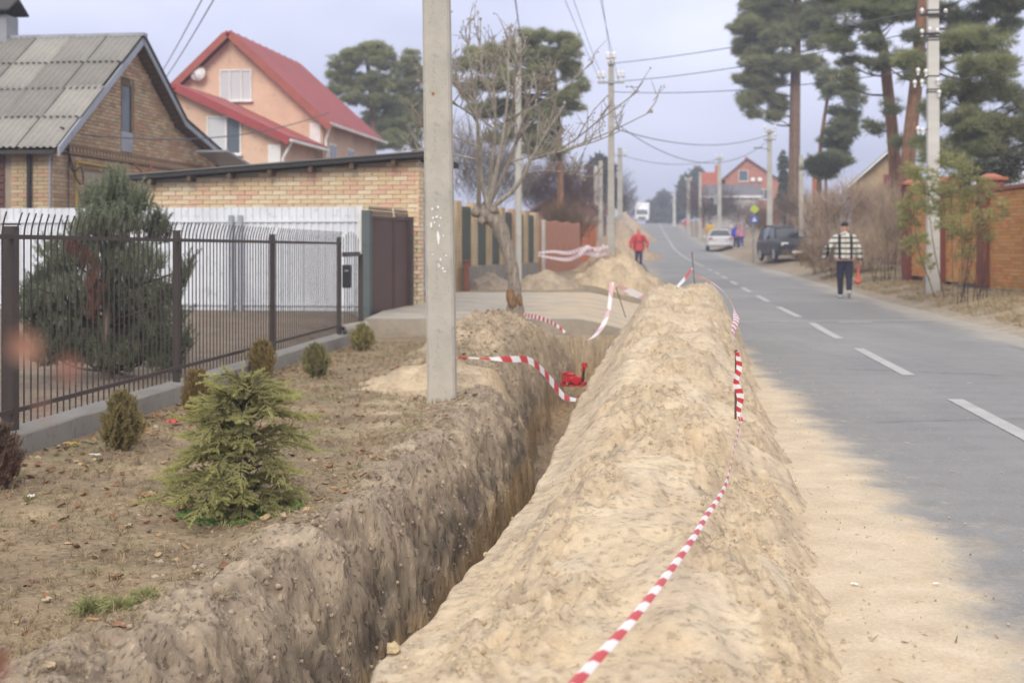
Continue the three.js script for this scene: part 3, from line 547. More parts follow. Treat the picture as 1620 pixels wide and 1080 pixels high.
// ---------------------------------------------------------------- brick garage
{
  const t = thing('brick_garage', 'low yellow brick garage with flat sloping tar roof beside the brown gate', 'garage', V(-1.66, 0.2, -23.5), -0.138);
  const L = 5.15, topAt = (x) => 2.64 + 0.068 * x; // x runs from -L to 0
  part(t, 'wall', [prism([[-L, -0.4], [-0.012, -0.4], [-0.012, topAt(-0.012)], [-L, topAt(-L)]], 0.25, -0.013), bx(-0.25, -0.013, -0.4, topAt(-0.1) - 0.02, -3.0, -0.27), bx(-L, -0.3, -0.4, topAt(-L) - 0.03, -3.0, -2.75)], M.mortar);
  bricks(t, V(-L, 1.46, 0), V(1, 0, 0), L, 1.4, (u, v) => v + 1.46 < topAt(u - L) - 0.05, { tones: 'garage', max: 262, order: (u, v) => -v, seed: 5, h: 0.07 });
  bricks(t, V(0, 0.0, 0), V(0, 0, -1), 0.42, 2.75, (u, v) => v < 2.5, { tones: 'garage', max: 34, order: (u, v) => -v, seed: 6 });
  bricks(t, V(-0.95, 0.0, 0), V(1, 0, 0), 0.95, 1.46, (u, v) => v < 1.44, { tones: 'garage', max: 0, seed: 7 });
  part(t, 'side_door', [bx(-0.02, 0.015, 0.25, 2.25, -2.75, -0.48)].concat([...Array(10)].map((_, i) => bx(0.015, 0.03, 0.28, 2.22, -0.72 - i * 0.21, -0.52 - i * 0.21))), mat([0.33, 0.34, 0.43], { map: 'plain', rough: 0.5 }));
  const ra = (x) => topAt(x) + 0.02;
  const roof = part(t, 'roof', prism([[-L - 0.22, ra(-L - 0.22)], [0.16, ra(0.16)], [0.16, ra(0.16) + 0.075], [-L - 0.22, ra(-L - 0.22) + 0.075]], 3.5, 0.32), M.tar);
  part(roof, 'roof_sheet', prism([[-L - 0.25, ra(-L - 0.25) + 0.077], [0.19, ra(0.19) + 0.077], [0.19, ra(0.19) + 0.10], [-L - 0.25, ra(-L - 0.25) + 0.10]], 3.56, 0.35), mat([0.17, 0.165, 0.16], { map: 'plain' }));
  for (let k = 0; k < 7; k++) { const x = -L + 0.25 + k * 0.75; part(roof, 'rafter', box(0.07, 0.11, 0.26, x, ra(x) - 0.056, 0.145), M.wood); }
  part(t, 'plinth', bx(-1.2, 0.03, -0.5, -0.002, -2.9, 0.05), M.concreteDark);
}
// ---------------------------------------------------------------- brick house with grey sheet roof
{
  const t = thing('brick_house', 'brown brick gabled house with weathered grey corrugated roof', 'house', V(-8.67, 0.25, -25), 1.434);
  const g0 = -0.25; // heights below are above the road
  const Y = (y) => y + g0;
  const prof = [[0, 3.3], [3.6, 5.68], [6.0, 4.14], [8.6, 3.52]];
  const topAt = (x) => tab(prof, x);
  const win = { x: 3.28, w: 0.52, y0: 3.74, y1: 4.78 }, low = { x: 1.75, w: 0.75, y0: 1.3, y1: 2.55 };
  part(t, 'wall', [prism([[0.012, -0.5], [8.6, -0.5], ...[...prof].reverse().map(([x, y]) => [Math.max(x, 0.012), Y(y)])], 0.3, -0.013), bx(0.012, 0.3, -0.5, Y(3.28), -7, -0.32), bx(8.3, 8.6, -0.5, Y(3.4), -7, -0.32)], M.mortarGrey);
  const out = (x, y) => (Math.abs(x - win.x) < win.w / 2 + 0.02 && y > win.y0 && y < win.y1 + 0.1) || (Math.abs(x - low.x) < low.w / 2 && y > low.y0 && y < low.y1 + 0.25);
  bricks(t, V(0, Y(1.7), 0), V(1, 0, 0), 8.6, 4.2, (u, v) => v + 1.7 < topAt(u) - 0.06 && !out(u, v + 1.7) && !(v > 1.36 && v < 1.62), { tones: 'brown', max: 225, seed: 8, flip: false });
  for (const y of [3.09, 3.23]) part(t, 'string_course', bx(-0.02, 8.6, Y(y), Y(y + 0.055), -0.02, 0.05), mat([0.24, 0.15, 0.09], { map: 'plain' }));
  for (let k = 0; k < 57; k++) part(t, 'dentil', bx(0.04 + k * 0.15, 0.11 + k * 0.15, Y(3.147), Y(3.228), -0.01, 0.045), brickMats.get('brown0'));
  bricks(t, V(0, Y(1.7), -1.6), V(0, 0, 1), 1.6, 1.55, (u, v) => !(u < 0.72 && v < 1.35), { tones: 'tan', max: 70, order: (u, v) => -u, seed: 9, flip: true });
  part(t, 'shutter', [...Array(11)].map((_, i) => rbox(0.04, 0.125, 2.2, 0.015, -0.015, Y(1.62) + i * 0.135, -2.05)), mat([0.11, 0.045, 0.038], { map: 'plain', rough: 0.5 }));
  part(t, 'shutter_box', bx(-0.09, 0.0, Y(3.08), Y(3.25), -3.2, -0.98), mat([0.14, 0.06, 0.05], { map: 'plain' }));
  part(t, 'drainpipe', [cyl(0.045, 0.045, 3.1, -0.08, Y(1.6), -0.42, 10)], M.black);
  part(t, 'drainpipe', [cyl(0.02, 0.02, 2.3, -0.05, Y(2.0), -0.02, 8)], M.zinc);
  // gable window with dark reveal, lower window with pale lintel
  const fr = part(t, 'window', [bx(win.x - 0.27, win.x - 0.22, Y(win.y0), Y(win.y1), -0.1, 0.012), bx(win.x + 0.22, win.x + 0.27, Y(win.y0), Y(win.y1), -0.1, 0.012), bx(win.x - 0.22, win.x + 0.22, Y(win.y1 - 0.06), Y(win.y1), -0.1, 0.012), bx(win.x - 0.22, win.x + 0.22, Y(win.y1 + 0.002), Y(win.y1 + 0.1), -0.06, 0.0)], M.wood);
  part(fr, 'pane', bx(win.x - 0.22, win.x + 0.22, Y(win.y0), Y(win.y1 - 0.06), -0.05, -0.008), M.glass);
  part(fr, 'sill', [bx(win.x - 0.29, win.x + 0.27, Y(win.y0 - 0.42), Y(win.y0 - 0.01), 0.0, 0.03)], M.zinc);
  const f2 = part(t, 'window', [bx(1.38, 1.43, Y(1.3), Y(2.5), -0.08, 0.01), bx(2.07, 2.12, Y(1.3), Y(2.5), -0.08, 0.01), bx(1.43, 2.07, Y(2.45), Y(2.5), -0.08, 0.01)], M.wood);
  part(f2, 'pane', bx(1.43, 2.07, Y(1.3), Y(2.45), -0.05, -0.008), M.glass);
  part(f2, 'lintel', bx(1.3, 2.2, Y(2.51), Y(2.78), -0.02, 0.02), mat([0.36, 0.29, 0.22], { map: 'plain' }));
  part(t, 'gas_pipe', [bar(V(0.85, Y(1.6), 0.07), V(0.85, Y(2.95), 0.07), 0.022), bar(V(0.85, Y(2.95), 0.07), V(2.6, Y(2.93), 0.07), 0.022)], mat([0.50, 0.34, 0.05], { rough: 0.6 }));
  part(t, 'cable', [tube([V(0.2, Y(3.4), 0.08), V(0.5, Y(3.05), 0.1), V(0.8, Y(2.62), 0.09), V(1.05, Y(2.5), 0.1), V(1.0, Y(2.85), 0.1), V(0.6, Y(2.75), 0.1), V(0.45, Y(3.5), 0.08)], 0.014, 0.014, 5, 24), bar(V(0.55, Y(3.6), 0.05), V(0.55, Y(1.7), 0.06), 0.012), bar(V(0.1, Y(3.55), 0.12), V(0.75, Y(3.5), 0.12), 0.02)], M.black);
  part(t, 'ladder_bracket', [bar(V(3.55, Y(3.1), 0.05), V(3.75, Y(2.6), 0.45), 0.03), bar(V(3.55, Y(2.65), 0.05), V(4.05, Y(3.1), 0.3), 0.03), bar(V(3.75, Y(2.6), 0.45), V(4.0, Y(1.7), 0.3), 0.03)], mat([0.24, 0.085, 0.045], { map: 'plain', label: 'rust' }));
  // roof: individual corrugated sheets on the slope that faces the camera
  const e0 = V(-0.28, Y(3.12), 0), e1 = V(3.6, Y(5.78), 0), len = e0.distanceTo(e1), ang = Math.atan2(e1.y - e0.y, e1.x - e0.x);
  const roof = part(t, 'roof', [beam(V(-0.2, Y(3.08), -3.4), V(-0.2, Y(3.08), -3.4001), 0.05, 0.05)].map(() => prism([[-0.2, Y(3.1)], [3.6, Y(5.70)], [6.0, Y(4.16)], [9.4, Y(3.36)], [9.4, Y(3.30)], [6.0, Y(4.10)], [3.6, Y(5.64)], [-0.2, Y(3.04)]], 7.2, 0.2)), M.wood);
  const sg = [0, 1].map((k) => { const g = profileSheet(0.78, 1.28, 0.13, 0.020, true); g.rotateX(-Math.PI / 2); return uvBox(g); });
  const slateMats = [0, 1, 2, 3].map((k) => mat([[0.275, 0.262, 0.238], [0.235, 0.225, 0.206], [0.295, 0.282, 0.255], [0.21, 0.20, 0.182]][k], { map: 'plain', size: 1.3, bump: 0.003, rough: 0.95, name: 'asbestos_sheet' }));
  for (let r = 0; r < 4; r++) for (let c = 0; c < 9; c++) {
    const m = new THREE.Mesh(sg[(r + c) % 2], slateMats[Math.floor(rnd() * 4)]); m.name = 'roof_sheet'; m.castShadow = m.receiveShadow = true;
    const s = r * 1.135, k = s / len; // sheets run up the slope, each row lapping over the one below
    const holder = new THREE.Matrix4().makeBasis(V(0, 0, 1), V(-Math.sin(ang), Math.cos(ang), 0), V(-Math.cos(ang), -Math.sin(ang), 0));
    m.quaternion.setFromRotationMatrix(holder);
    m.position.set(mix(e0.x, e1.x, k) - Math.sin(ang) * (0.04 + 0.022 * (r % 2) + 0.008 * (c % 2)), mix(e0.y, e1.y, k) + Math.cos(ang) * (0.04 + 0.026 * r + 0.008 * (c % 2)), 0.24 - 0.80 - c * 0.80 + (r % 2 ? 0.05 : 0));
    roof.add(m);
  }
  part(roof, 'ridge_cap', [beam(V(3.6, Y(5.86), 0.3), V(3.6, Y(5.86), -7), 0.22, 0.07)], M.zinc);
  part(roof, 'roof_slope', [prism([[3.65, Y(5.78)], [6.02, Y(4.24)], [9.5, Y(3.42)], [9.5, Y(3.46)], [6.0, Y(4.29)], [3.65, Y(5.83)]], 7.3, 0.30)], M.tar);
  const bw = 0.17; // grey metal verge boards
  const vb = (a, b) => prism([[a[0], Y(a[1])], [b[0], Y(b[1])], [b[0], Y(b[1] - bw)], [a[0], Y(a[1] - bw)]], 0.04, 0.27);
  part(roof, 'verge_board', vb([-0.25, 3.16], [3.58, 5.80]), M.zinc);
  part(roof, 'verge_board', [vb([3.62, 5.82], [6.0, 4.28]), vb([6.0, 4.28], [9.5, 3.46])], M.zinc);
  part(roof, 'porch_roof', prism([[6.6, Y(3.60)], [9.3, Y(3.22)], [9.3, Y(3.17)], [6.6, Y(3.55)]], 0.8, 1.05), M.zinc);
  part(roof, 'gutter', beam(V(-0.3, Y(3.06), 0.2), V(-0.3, Y(3.06), -6.8), 0.09, 0.07), M.tar);
  const ch = part(roof, 'chimney', bx(3.35, 3.85, Y(5.5), Y(6.32), -3.35, -2.75), M.greySteel);
  part(ch, 'chimney_hood', [prism([[3.15, Y(6.42)], [3.6, Y(6.72)], [4.05, Y(6.42)], [4.05, Y(6.38)], [3.6, Y(6.66)], [3.15, Y(6.38)]], 0.9, -2.6), bx(3.38, 3.42, Y(6.32), Y(6.5), -3.3, -2.8), bx(3.78, 3.82, Y(6.32), Y(6.5), -3.3, -2.8)], M.tar);
}
// ---------------------------------------------------------------- peach house with red roof
{
  const t = thing('peach_house', 'peach rendered two storey house with steep red metal roof', 'house', V(-11.08, 0, -52.5), -0.138);
  const gab = (x0, xa, x1, y0, ya, y1, z, dep) => prism([[x0, 0], [x1, 0], [x1, y1], [xa, ya], [x0, y0]], dep, z);
  part(t, 'wall', gab(-3.7, 0, 3.7, 6.25, 9.62, 6.25, 0, 8.7), M.pink);
  const rs = (a, b, z0, z1, th) => { const n = V(-(b[1] - a[1]), b[0] - a[0], 0).normalize().multiplyScalar(th); return prism([[a[0], a[1]], [b[0], b[1]], [b[0] + n.x, b[1] + n.y], [a[0] + n.x, a[1] + n.y]], z0 - z1, z0); };
  const roof = part(t, 'roof', [rs([0, 9.75], [4.05, 6.05], 0.5, -9.0, 0.10), rs([-4.05, 6.05], [0, 9.75], 0.5, -9.0, 0.10)], M.redRoof);
  for (let k = 0; k < 11; k++) part(roof, 'roof_seam', [rs([0.03, 9.86], [4.05, 6.19], 0.3 - k * 0.86, 0.27 - k * 0.86, 0.025)], M.redRoof);
  part(roof, 'verge_board', [rs([0, 9.55], [4.05, 5.85], 0.53, 0.5, 0.28), rs([-4.05, 5.85], [0, 9.55], 0.53, 0.5, 0.28)], mat([0.33, 0.10, 0.075], { map: 'plain' }));
  part(roof, 'gutter', beam(V(4.12, 6.12, 0.5), V(4.12, 6.12, -9), 0.14, 0.10), M.white);
  part(roof, 'downpipe', [bar(V(4.1, 6.05, 0.3), V(3.85, 5.5, 0.1), 0.05), bar(V(3.85, 5.5, 0.1), V(3.85, 0.2, 0.1), 0.05)], M.white);
  window_(t, 0.16, 7.1, 8.35, 1.32, 0.03, { bars: [0.32, 0.68], glass: [M.glassPale, M.glassPale, M.glassPale] });
  part(t, 'corner_pilaster', bx(3.18, 3.62, 5.05, 6.2, 0.0, 0.06), M.white);
  const dish = part(t, 'satellite_dish', place(new THREE.SphereGeometry(0.42, 20, 10, 0, 2 * Math.PI, 0, 0.85), -1.3, 8.12, 0.05, Math.PI / 2 - 0.25, 0, 0), M.white);
  part(dish, 'dish_arm', [bar(V(-1.3, 7.85, 0.30), V(-1.3, 8.1, 0.72), 0.015), ball(0.05, -1.3, 8.12, 0.72), bar(V(-1.3, 8.12, 0), V(-1.3, 8.12, 0.35), 0.03)], M.greySteel);
  for (const z of [-1.4, -4.2]) { const w = part(t, 'window', bx(3.69, 3.73, 3.9, 5.5, z - 0.55, z + 0.55), M.white); part(w, 'pane', [bx(3.715, 3.74, 4.0, 5.4, z - 0.48, z - 0.05), bx(3.715, 3.74, 4.0, 5.4, z + 0.05, z + 0.48)], M.glass); }
  // front wing
  const wl = -4.4, wr = 3.42, wa = -0.37, zf = 4.5;
  part(t, 'wing_wall', [prism([[wl, 0], [wr, 0], [wr, 5.2], [wa, 6.95], [wl, 5.0]], 4.48, zf)], M.pink);
  const wroof = part(t, 'wing_roof', [rs([wa, 7.06], [3.85, 5.10], zf + 0.45, 0.01, 0.16), rs([-4.7, 4.9], [wa, 7.06], zf + 0.45, 0.01, 0.16)], M.redRoof);
  part(wroof, 'gutter', beam(V(3.92, 5.12, zf + 0.4), V(3.92, 5.12, 0.05), 0.12, 0.1), M.white);
  part(wroof, 'downpipe', [bar(V(3.9, 5.05, zf + 0.2), V(3.55, 4.5, zf + 0.1), 0.05), bar(V(3.55, 4.5, zf + 0.1), V(3.55, 0.2, zf + 0.1), 0.05)], M.white);
  part(wroof, 'verge_board', [rs([wa, 6.92], [3.85, 4.96], zf + 0.48, zf + 0.45, 0.16), rs([-4.7, 4.76], [wa, 6.92], zf + 0.48, zf + 0.45, 0.16)], M.redRoof);
  window_(t, 1.33, 4.65, 6.05, 1.3, zf + 0.03, { bars: [0.56], glass: [M.glassPale, M.glass] });
  part(t, 'corner_pilaster', bx(2.98, 3.44, 3.2, 5.0, zf, zf + 0.06), M.white);
}
// ---------------------------------------------------------------- right brick fence
{
  const d0 = 25.8, X0 = 10.35, t = thing('brick_fence', 'tall orange brick fence with dark red capped pillars on the right verge', 'fence', V(X0, 0, -d0));
  const yb = (d) => 0.37 + (d - 26) * 0.03, yt = (d) => 2.66 + (d - 26) * 0.035;
  const U = V(0, 0, -1);
  const pill = [d0, 28.7, 31.6, 34.3];
  pill.forEach((d, k) => {
    const z = -(d - d0), w = 0.42, top = yt(d) - (k === 3 ? 0.05 : 0.02);
    const p = part(t, 'pillar', bx(-w / 2, w / 2, -0.2, top, z - w / 2, z + w / 2), mat([0.17, 0.055, 0.04], { map: 'plain', size: 0.5 }));
    part(p, 'pillar_brick', [...Array(Math.floor((top - yb(d)) / 0.078))].map((_, i) => bx(-w / 2 - 0.012, w / 2 + 0.012, yb(d) + i * 0.078, yb(d) + i * 0.078 + 0.066, z - w / 2 - 0.012, z + w / 2 + 0.012)), mat([0.20, 0.062, 0.042], { map: 'plain', size: 0.4 }), { kind: 'stuff' });
    part(p, 'pillar_cap', [place(new THREE.CylinderGeometry(0.10, 0.33, 0.09, 4, 1), 0, top + 0.105, z, 0, Math.PI / 4), bx(-0.29, 0.29, top, top + 0.06, z - 0.29, z + 0.29)], mat([0.36, 0.13, 0.075], { map: 'plain' }));
  });
  for (let k = 0; k < 3; k++) {
    const a = pill[k] + 0.22, b = pill[k + 1] - 0.22, dm = (a + b) / 2;
    const pn_ = part(t, 'wall_panel', [bx(-0.07, 0.12, yb(dm) - 0.02, yt(dm) - 0.22, -(b - d0), -(a - d0))], mat([0.40, 0.19, 0.08], { map: 'plain', size: 0.8 }));
    bricks(pn_, V(-0.075, yb(dm), -(a - d0)), U, b - a, yt(dm) - yb(dm) - 0.24, () => true, { tones: 'orange', max: k === 0 ? 200 : k === 1 ? 90 : 0, order: (u, v) => -v, seed: 30 + k, flip: true });
    part(pn_, 'coping', bx(-0.14, 0.18, yt(dm) - 0.215, yt(dm) - 0.14, -(b - d0), -(a - d0)), mat([0.26, 0.09, 0.05], { map: 'plain' }));
  }
  part(t, 'footing', bx(-0.26, 0.25, -0.4, 0.42, -(34.5 - d0), 7.2), mat([0.11, 0.11, 0.12], { map: 'plain' }));
  part(t, 'wall_panel', bx(-0.07, 0.12, 0.35, 2.36, 0.23, 7.2), mat([0.40, 0.19, 0.08], { map: 'plain', size: 0.8 }));
  bricks(t, V(-0.075, 0.36, 7.2), U, 6.95, 1.98, () => true, { tones: 'orange', max: 0, seed: 37, flip: true });
  part(t, 'coping', bx(-0.14, 0.18, 2.362, 2.44, 0.23, 7.2), mat([0.26, 0.09, 0.05], { map: 'plain' }));
}
// ---------------------------------------------------------------- fences on the left beyond the drive
{
  const t = thing('panel_fence', 'yellow brick piers with dark green metal panels behind the bare tree', 'fence', V(-1.27, 0, -28.6), 1.37);
  for (let k = 0; k < 7; k++) {
    const x = k * 1.55, y = 0.83;
    part(t, 'pier', bx(x, x + 0.42, 0.2, 2.3, -0.08, 0.08), mat([0.44, 0.31, 0.175], { map: 'plain', size: 0.6 }));
    part(t, 'pier_brick', [...Array(19)].map((_, i) => bx(x - 0.012, x + 0.432, y + i * 0.077, y + 0.066 + i * 0.077, -0.092, 0.092)), mat(BR.tan[(k * 2) % 5], { map: 'plain', size: 0.6 }), { kind: 'stuff' });
    if (k < 6) { part(t, 'panel', [bx(x + 0.42, x + 1.55, 0.88, 2.2, -0.02, 0.02), ...[...Array(9)].map((_, i) => bx(x + 0.46 + i * 0.12, x + 0.53 + i * 0.12, 0.9, 2.18, 0.02, 0.04))], mat([0.085, 0.10, 0.085], { map: 'plain', rough: 0.6 })); part(t, 'plinth', bx(x + 0.42, x + 1.55, 0.0, 0.87, -0.15, 0.17), M.concreteDark); }
  }
  const t2 = thing('board_fence', 'rust red upright metal board fence behind the pale round pole', 'fence', V(xat(832, 39), 0.3, -39), 1.32);
  for (let k = 0; k < 28; k++) part(t2, 'board', rbox(0.21, 1.8 + 0.05 * Math.sin(k), 0.03, 0.01, k * 0.29, 0.95, 0), mat([0.42, 0.20, 0.13], { map: 'plain', rough: 0.7 }));
  part(t2, 'post', bx(1.9, 2.04, 0, 1.85, 0.03, 0.13), M.polePale);
  part(t2, 'rail', [box(8, 0.06, 0.04, 3.8, 0.5, -0.04), box(8, 0.06, 0.04, 3.8, 1.5, -0.04)], M.iron);
  const t3 = thing('orange_fence', 'bright orange fence panels further up the left side', 'fence', V(xat(868, 52), 0.5, -52), 1.15);
  for (let k = 0; k < 6; k++) part(t3, 'panel', rbox(0.92, 1.6, 0.05, 0.01, k * 0.96, 1.0, 0), mat([[0.50, 0.15, 0.055], [0.46, 0.14, 0.05]][k % 2], { map: 'plain', rough: 0.6 }));
  part(t3, 'rail', box(5.6, 0.08, 0.05, 2.6, 0.6, -0.06), M.iron);
  const t4 = thing('rusty_post', 'short rust red post in front of the panel fence plinth', 'post', V(xat(738, 28.8), groundY(xat(738, 28.8), 28.8) - 0.1, -28.8));
  part(t4, 'post_body', rbox(0.13, 0.72, 0.13, 0.015, 0, 0.36, 0), mat([0.24, 0.10, 0.07], { map: 'plain' }));
  part(t4, 'post_cap', rbox(0.17, 0.04, 0.17, 0.01, 0, 0.74, 0), mat([0.24, 0.10, 0.07], { map: 'plain' }));
}
// ---------------------------------------------------------------- poles and wires
const insul = (x, y, z, s = 1) => [cyl(0.018 * s, 0.018 * s, 0.10 * s, x, y + 0.05 * s, z, 6), place(new THREE.LatheGeometry([[0.0, 0.2], [0.03, 0.19], [0.045, 0.15], [0.03, 0.12], [0.05, 0.08], [0.035, 0.05], [0, 0.05]].map(([r, h]) => new THREE.Vector2(r * s, h * s)), 10), x, y + 0.03 * s, z)];
function pole(label, px, d, yBase, top, w0, w1, m, o = {}) {
  const b = V(xat(px, d), yBase, -d), t = thing('utility_pole', label, 'utility pole', b, o.turn ?? -0.14);
  const hgt = top - yBase + 0.6, g = o.round ? new THREE.CylinderGeometry(w1 / 2, w0 / 2, hgt, 14, 6) : new THREE.CylinderGeometry(w1 * 0.7071, w0 * 0.7071, hgt, 4, 6);
  if (!o.round) { g.rotateY(Math.PI / 4); }
  g.translate(0, hgt / 2 - 0.6, 0);
  part(t, 'shaft', o.round ? g : g.toNonIndexed(), m);
  if (!o.round) t.children[0].geometry.computeVertexNormals();
  for (const [y, len, off] of o.arms ?? []) {
    const a = part(t, 'crossarm', box(len, 0.07, 0.07, off ?? 0, y - yBase, w1 / 2 + 0.036), M.greySteel);
    for (const s of o.ins ?? [-0.46, -0.3, 0.3, 0.46]) part(a, 'insulator', insul((off ?? 0) + s * len, y - yBase + 0.035, w1 / 2 + 0.036, 1.5), M.porcelain);
  }
  return t;
}
{
  // nearest pole
  const d = 10.7, b = V(xat(700, d), -0.02, -d), t = thing('utility_pole', 'nearest square concrete utility pole with scraps of white paint', 'utility pole', b, -0.06);
  t.rotation.z = 0.0145;
  const w0 = 0.228, w1 = 0.20, s = 0.018, hgt = 8.2, ring = (w, dd, y) => [[-w / 2 + s, dd / 2], [w / 2 - s, dd / 2], [w / 2, dd / 2 - s], [w / 2 * 0.97, -dd / 2], [-w / 2 * 0.97, -dd / 2], [-w / 2, dd / 2 - s]].map(([x, z]) => [x, y, z]);
  const NR = 60, g = sheet(6, NR, (i, j) => { const y = -0.5 + (hgt + 0.5) * (1 - j / NR), f = (y + 0.5) / (hgt + 0.5), q = ring(mix(w0, w1, f), mix(0.21, 0.17, f), y)[(6 - i) % 6]; return { p: [q[0] + 0.0015 * n2(y * 9, i), q[1], q[2]] }; }).toNonIndexed();
  g.computeVertexNormals();
  part(t, 'shaft', g, mat([0.42, 0.395, 0.345], { map: 'plain', size: 0.55, bump: 0.004, rough: 0.95, name: 'weathered_concrete' }));
  const W = mat([0.78, 0.78, 0.77], { rough: 0.8 }), z = 0.1075, mk = [];
  const stroke = (px, py, w, h, r = 0) => { const x = (px - 697.5) * d / F, y = yat(py, d) + 0.02; const sh = new THREE.Shape(); const n = 9; for (let k = 0; k < n; k++) { const a = k / n * 6.283, q = 0.8 + 0.4 * rnd(); const X = Math.cos(a) * w / 2 * q, Y = Math.sin(a) * h / 2 * q; k ? sh.lineTo(X, Y) : sh.moveTo(X, Y); } mk.push(place(new THREE.ExtrudeGeometry(sh, { depth: 0.003, bevelEnabled: false }), x, y, z - 0.004 - 0.0014 * y, 0, 0, r)); };
  stroke(697, 376, 0.022, 0.105, 0.08); stroke(688, 331, 0.016, 0.02); stroke(697, 328, 0.018, 0.022, 0.5); stroke(689, 345, 0.02, 0.016); stroke(695, 343, 0.026, 0.02, 0.5); stroke(701, 345, 0.012, 0.015); stroke(686, 356, 0.016, 0.05); stroke(691, 352, 0.012, 0.018); stroke(699, 357, 0.012, 0.02);
  stroke(705, 373, 0.01, 0.018); stroke(688, 402, 0.018, 0.008); stroke(700, 410, 0.014, 0.022); stroke(709, 404, 0.02, 0.01); stroke(698, 421, 0.02, 0.012, 0.4); stroke(703, 424, 0.022, 0.014, -0.6); stroke(706, 429, 0.03, 0.011, 0.1); stroke(697, 418, 0.01, 0.02);
  part(t, 'paint_scrap', mk, W);
  part(t, 'rust_spot', cyl(0.012, 0.012, 0.006, (688 - 693.5) * d / F, yat(146, d), z - 0.0055, 8, Math.PI / 2), mat([0.36, 0.12, 0.05]));
  part(t, 'crossarm', box(1.5, 0.08, 0.08, 0, 7.6, 0.14), M.greySteel);
}
const pc = pole('tall concrete pole with crossarm and white insulators rising from the beige heap', 967, 43, 0.1, yat(96, 43), 0.235, 0.17, M.poleGrey, { arms: [[yat(131, 43), 0.86], [yat(101, 43), 0.22]], ins: [-0.46, -0.28, 0.28, 0.46] });
pole('pale round pole standing close behind the bare pruned tree', 820, 33.5, 0.25, yat(58, 33.5), 0.19, 0.15, M.polePale, { round: 1 });
pole('slim far pole with crossarm on the left, just behind the crossarm pole', 981, 92, 1.0, yat(234, 92), 0.42, 0.30, M.poleGrey, { arms: [[yat(246, 92), 0.95]], ins: [-0.4, 0.4] });
pole('short pale post, left one of the pair by the dark roadside trees', 943, 84, 0.9, yat(262, 84), 0.26, 0.24, M.polePale);
pole('short grey post, right one of the pair by the dark roadside trees', 950.5, 78, 0.9, yat(254, 78), 0.24, 0.22, M.poleGrey);
{
  const d = 29, t = pole('tall white pole on the right verge with black bands and white insulators', 1476.5, d, 0.36, 8.4, 0.262, 0.215, mat([0.53, 0.52, 0.485], { map: 'plain', size: 1.4, name: 'whitewashed_concrete' }));
  const B = (py) => yat(py, d) - 0.36;
  part(t, 'crossarm', [box(0.6, 0.06, 0.06, 0.0, B(25), 0.16)], M.black);
  part(t, 'crossarm', [box(0.42, 0.05, 0.05, -0.1, B(55), 0.16)], M.black);
  for (const y of [17, 60, 64, 121, 142, 146]) part(t, 'band', box(0.262, 0.022, 0.262, 0, B(y), 0), M.black);
  for (const [px, py] of [[1458, 18], [1494, 20], [1458, 51], [1470, 48], [1481, 50], [1452, 112], [1464, 114], [1447, 131], [1458, 130], [1482, 128], [1484, 147], [1452, 204], [1459, 206]]) part(t, 'insulator', [ball(0.045, (px - 1476.5) * d / F, B(py), 0.16, 1, 1.25, 1), cyl(0.025, 0.025, 0.12, (px - 1476.5) * d / F, B(py) - 0.05, 0.16, 6)], M.porcelain);
  part(t, 'bracket', [bar(V(-0.12, B(112), 0.08), V((1447 - 1476.5) * d / F, B(134), 0.16), 0.014), bar(V(-0.12, B(205), 0.08), V((1450 - 1476.5) * d / F, B(208), 0.16), 0.014)], M.iron);
  const c = pole('concrete pole with two crossarms and a lamp behind the dark car', 1218, 66, 0.5, yat(204, 66), 0.30, 0.22, M.polePale, { arms: [[yat(209, 66), 0.6], [yat(221, 66), 0.62]], ins: [-0.42, 0.42] });
  part(c, 'lamp_arm', [bar(V(0, yat(237, 66) - 0.5, 0.15), V(-0.42, yat(234, 66) - 0.5, 0.2), 0.025)], M.greySteel);
  part(c, 'lamp_head', rbox(0.42, 0.09, 0.16, 0.03, -0.58, yat(234, 66) - 0.5, 0.2), M.greySteel);
  const e = pole('slim concrete pole behind the silver car', 1138.5, 97, 1.2, yat(248, 97), 0.34, 0.24, M.polePale, { arms: [[yat(252, 97), 0.6]], ins: [-0.4, 0.4] });
  part(e, 'meter_box', rbox(0.3, 0.75, 0.3, 0.04, -0.26, yat(316, 97) - 1.2, 0.1), M.greySteel);
  pole('thin pole on the right beside the person in the red jacket', 1089.5, 136, 2.5, yat(281, 136), 0.42, 0.32, M.poleGrey, { arms: [[yat(286, 136), 0.7]], ins: [-0.4, 0.4] });
  pole('thin pale pole on the right close to the crest of the road', 1067, 176, 4.0, yat(306, 176), 0.46, 0.34, M.polePale);
  pole('thin grey pole in front of the grey garage roof on the right', 1108, 120, 2.1, yat(272, 120), 0.30, 0.24, M.poleGrey);
  pole('slim white pole half hidden beside the first tall pine', 1268, 62, 0.8, yat(245, 62), 0.22, 0.18, M.polePale);
}
let wireNo = 0;
function wire(label, a, b, sag, r = 0.011) {
  const m = a.clone().add(b).multiplyScalar(0.5); const t = thing('overhead_wire', label, 'wire', m);
  const P = []; for (let k = 0; k <= 14; k++) { const q = k / 14, p = a.clone().lerp(b, q).sub(m); p.y -= sag * 4 * q * (1 - q); P.push(p); }
  part(t, 'strand', tube(P, r, r, 5, 28), M.wire);
}
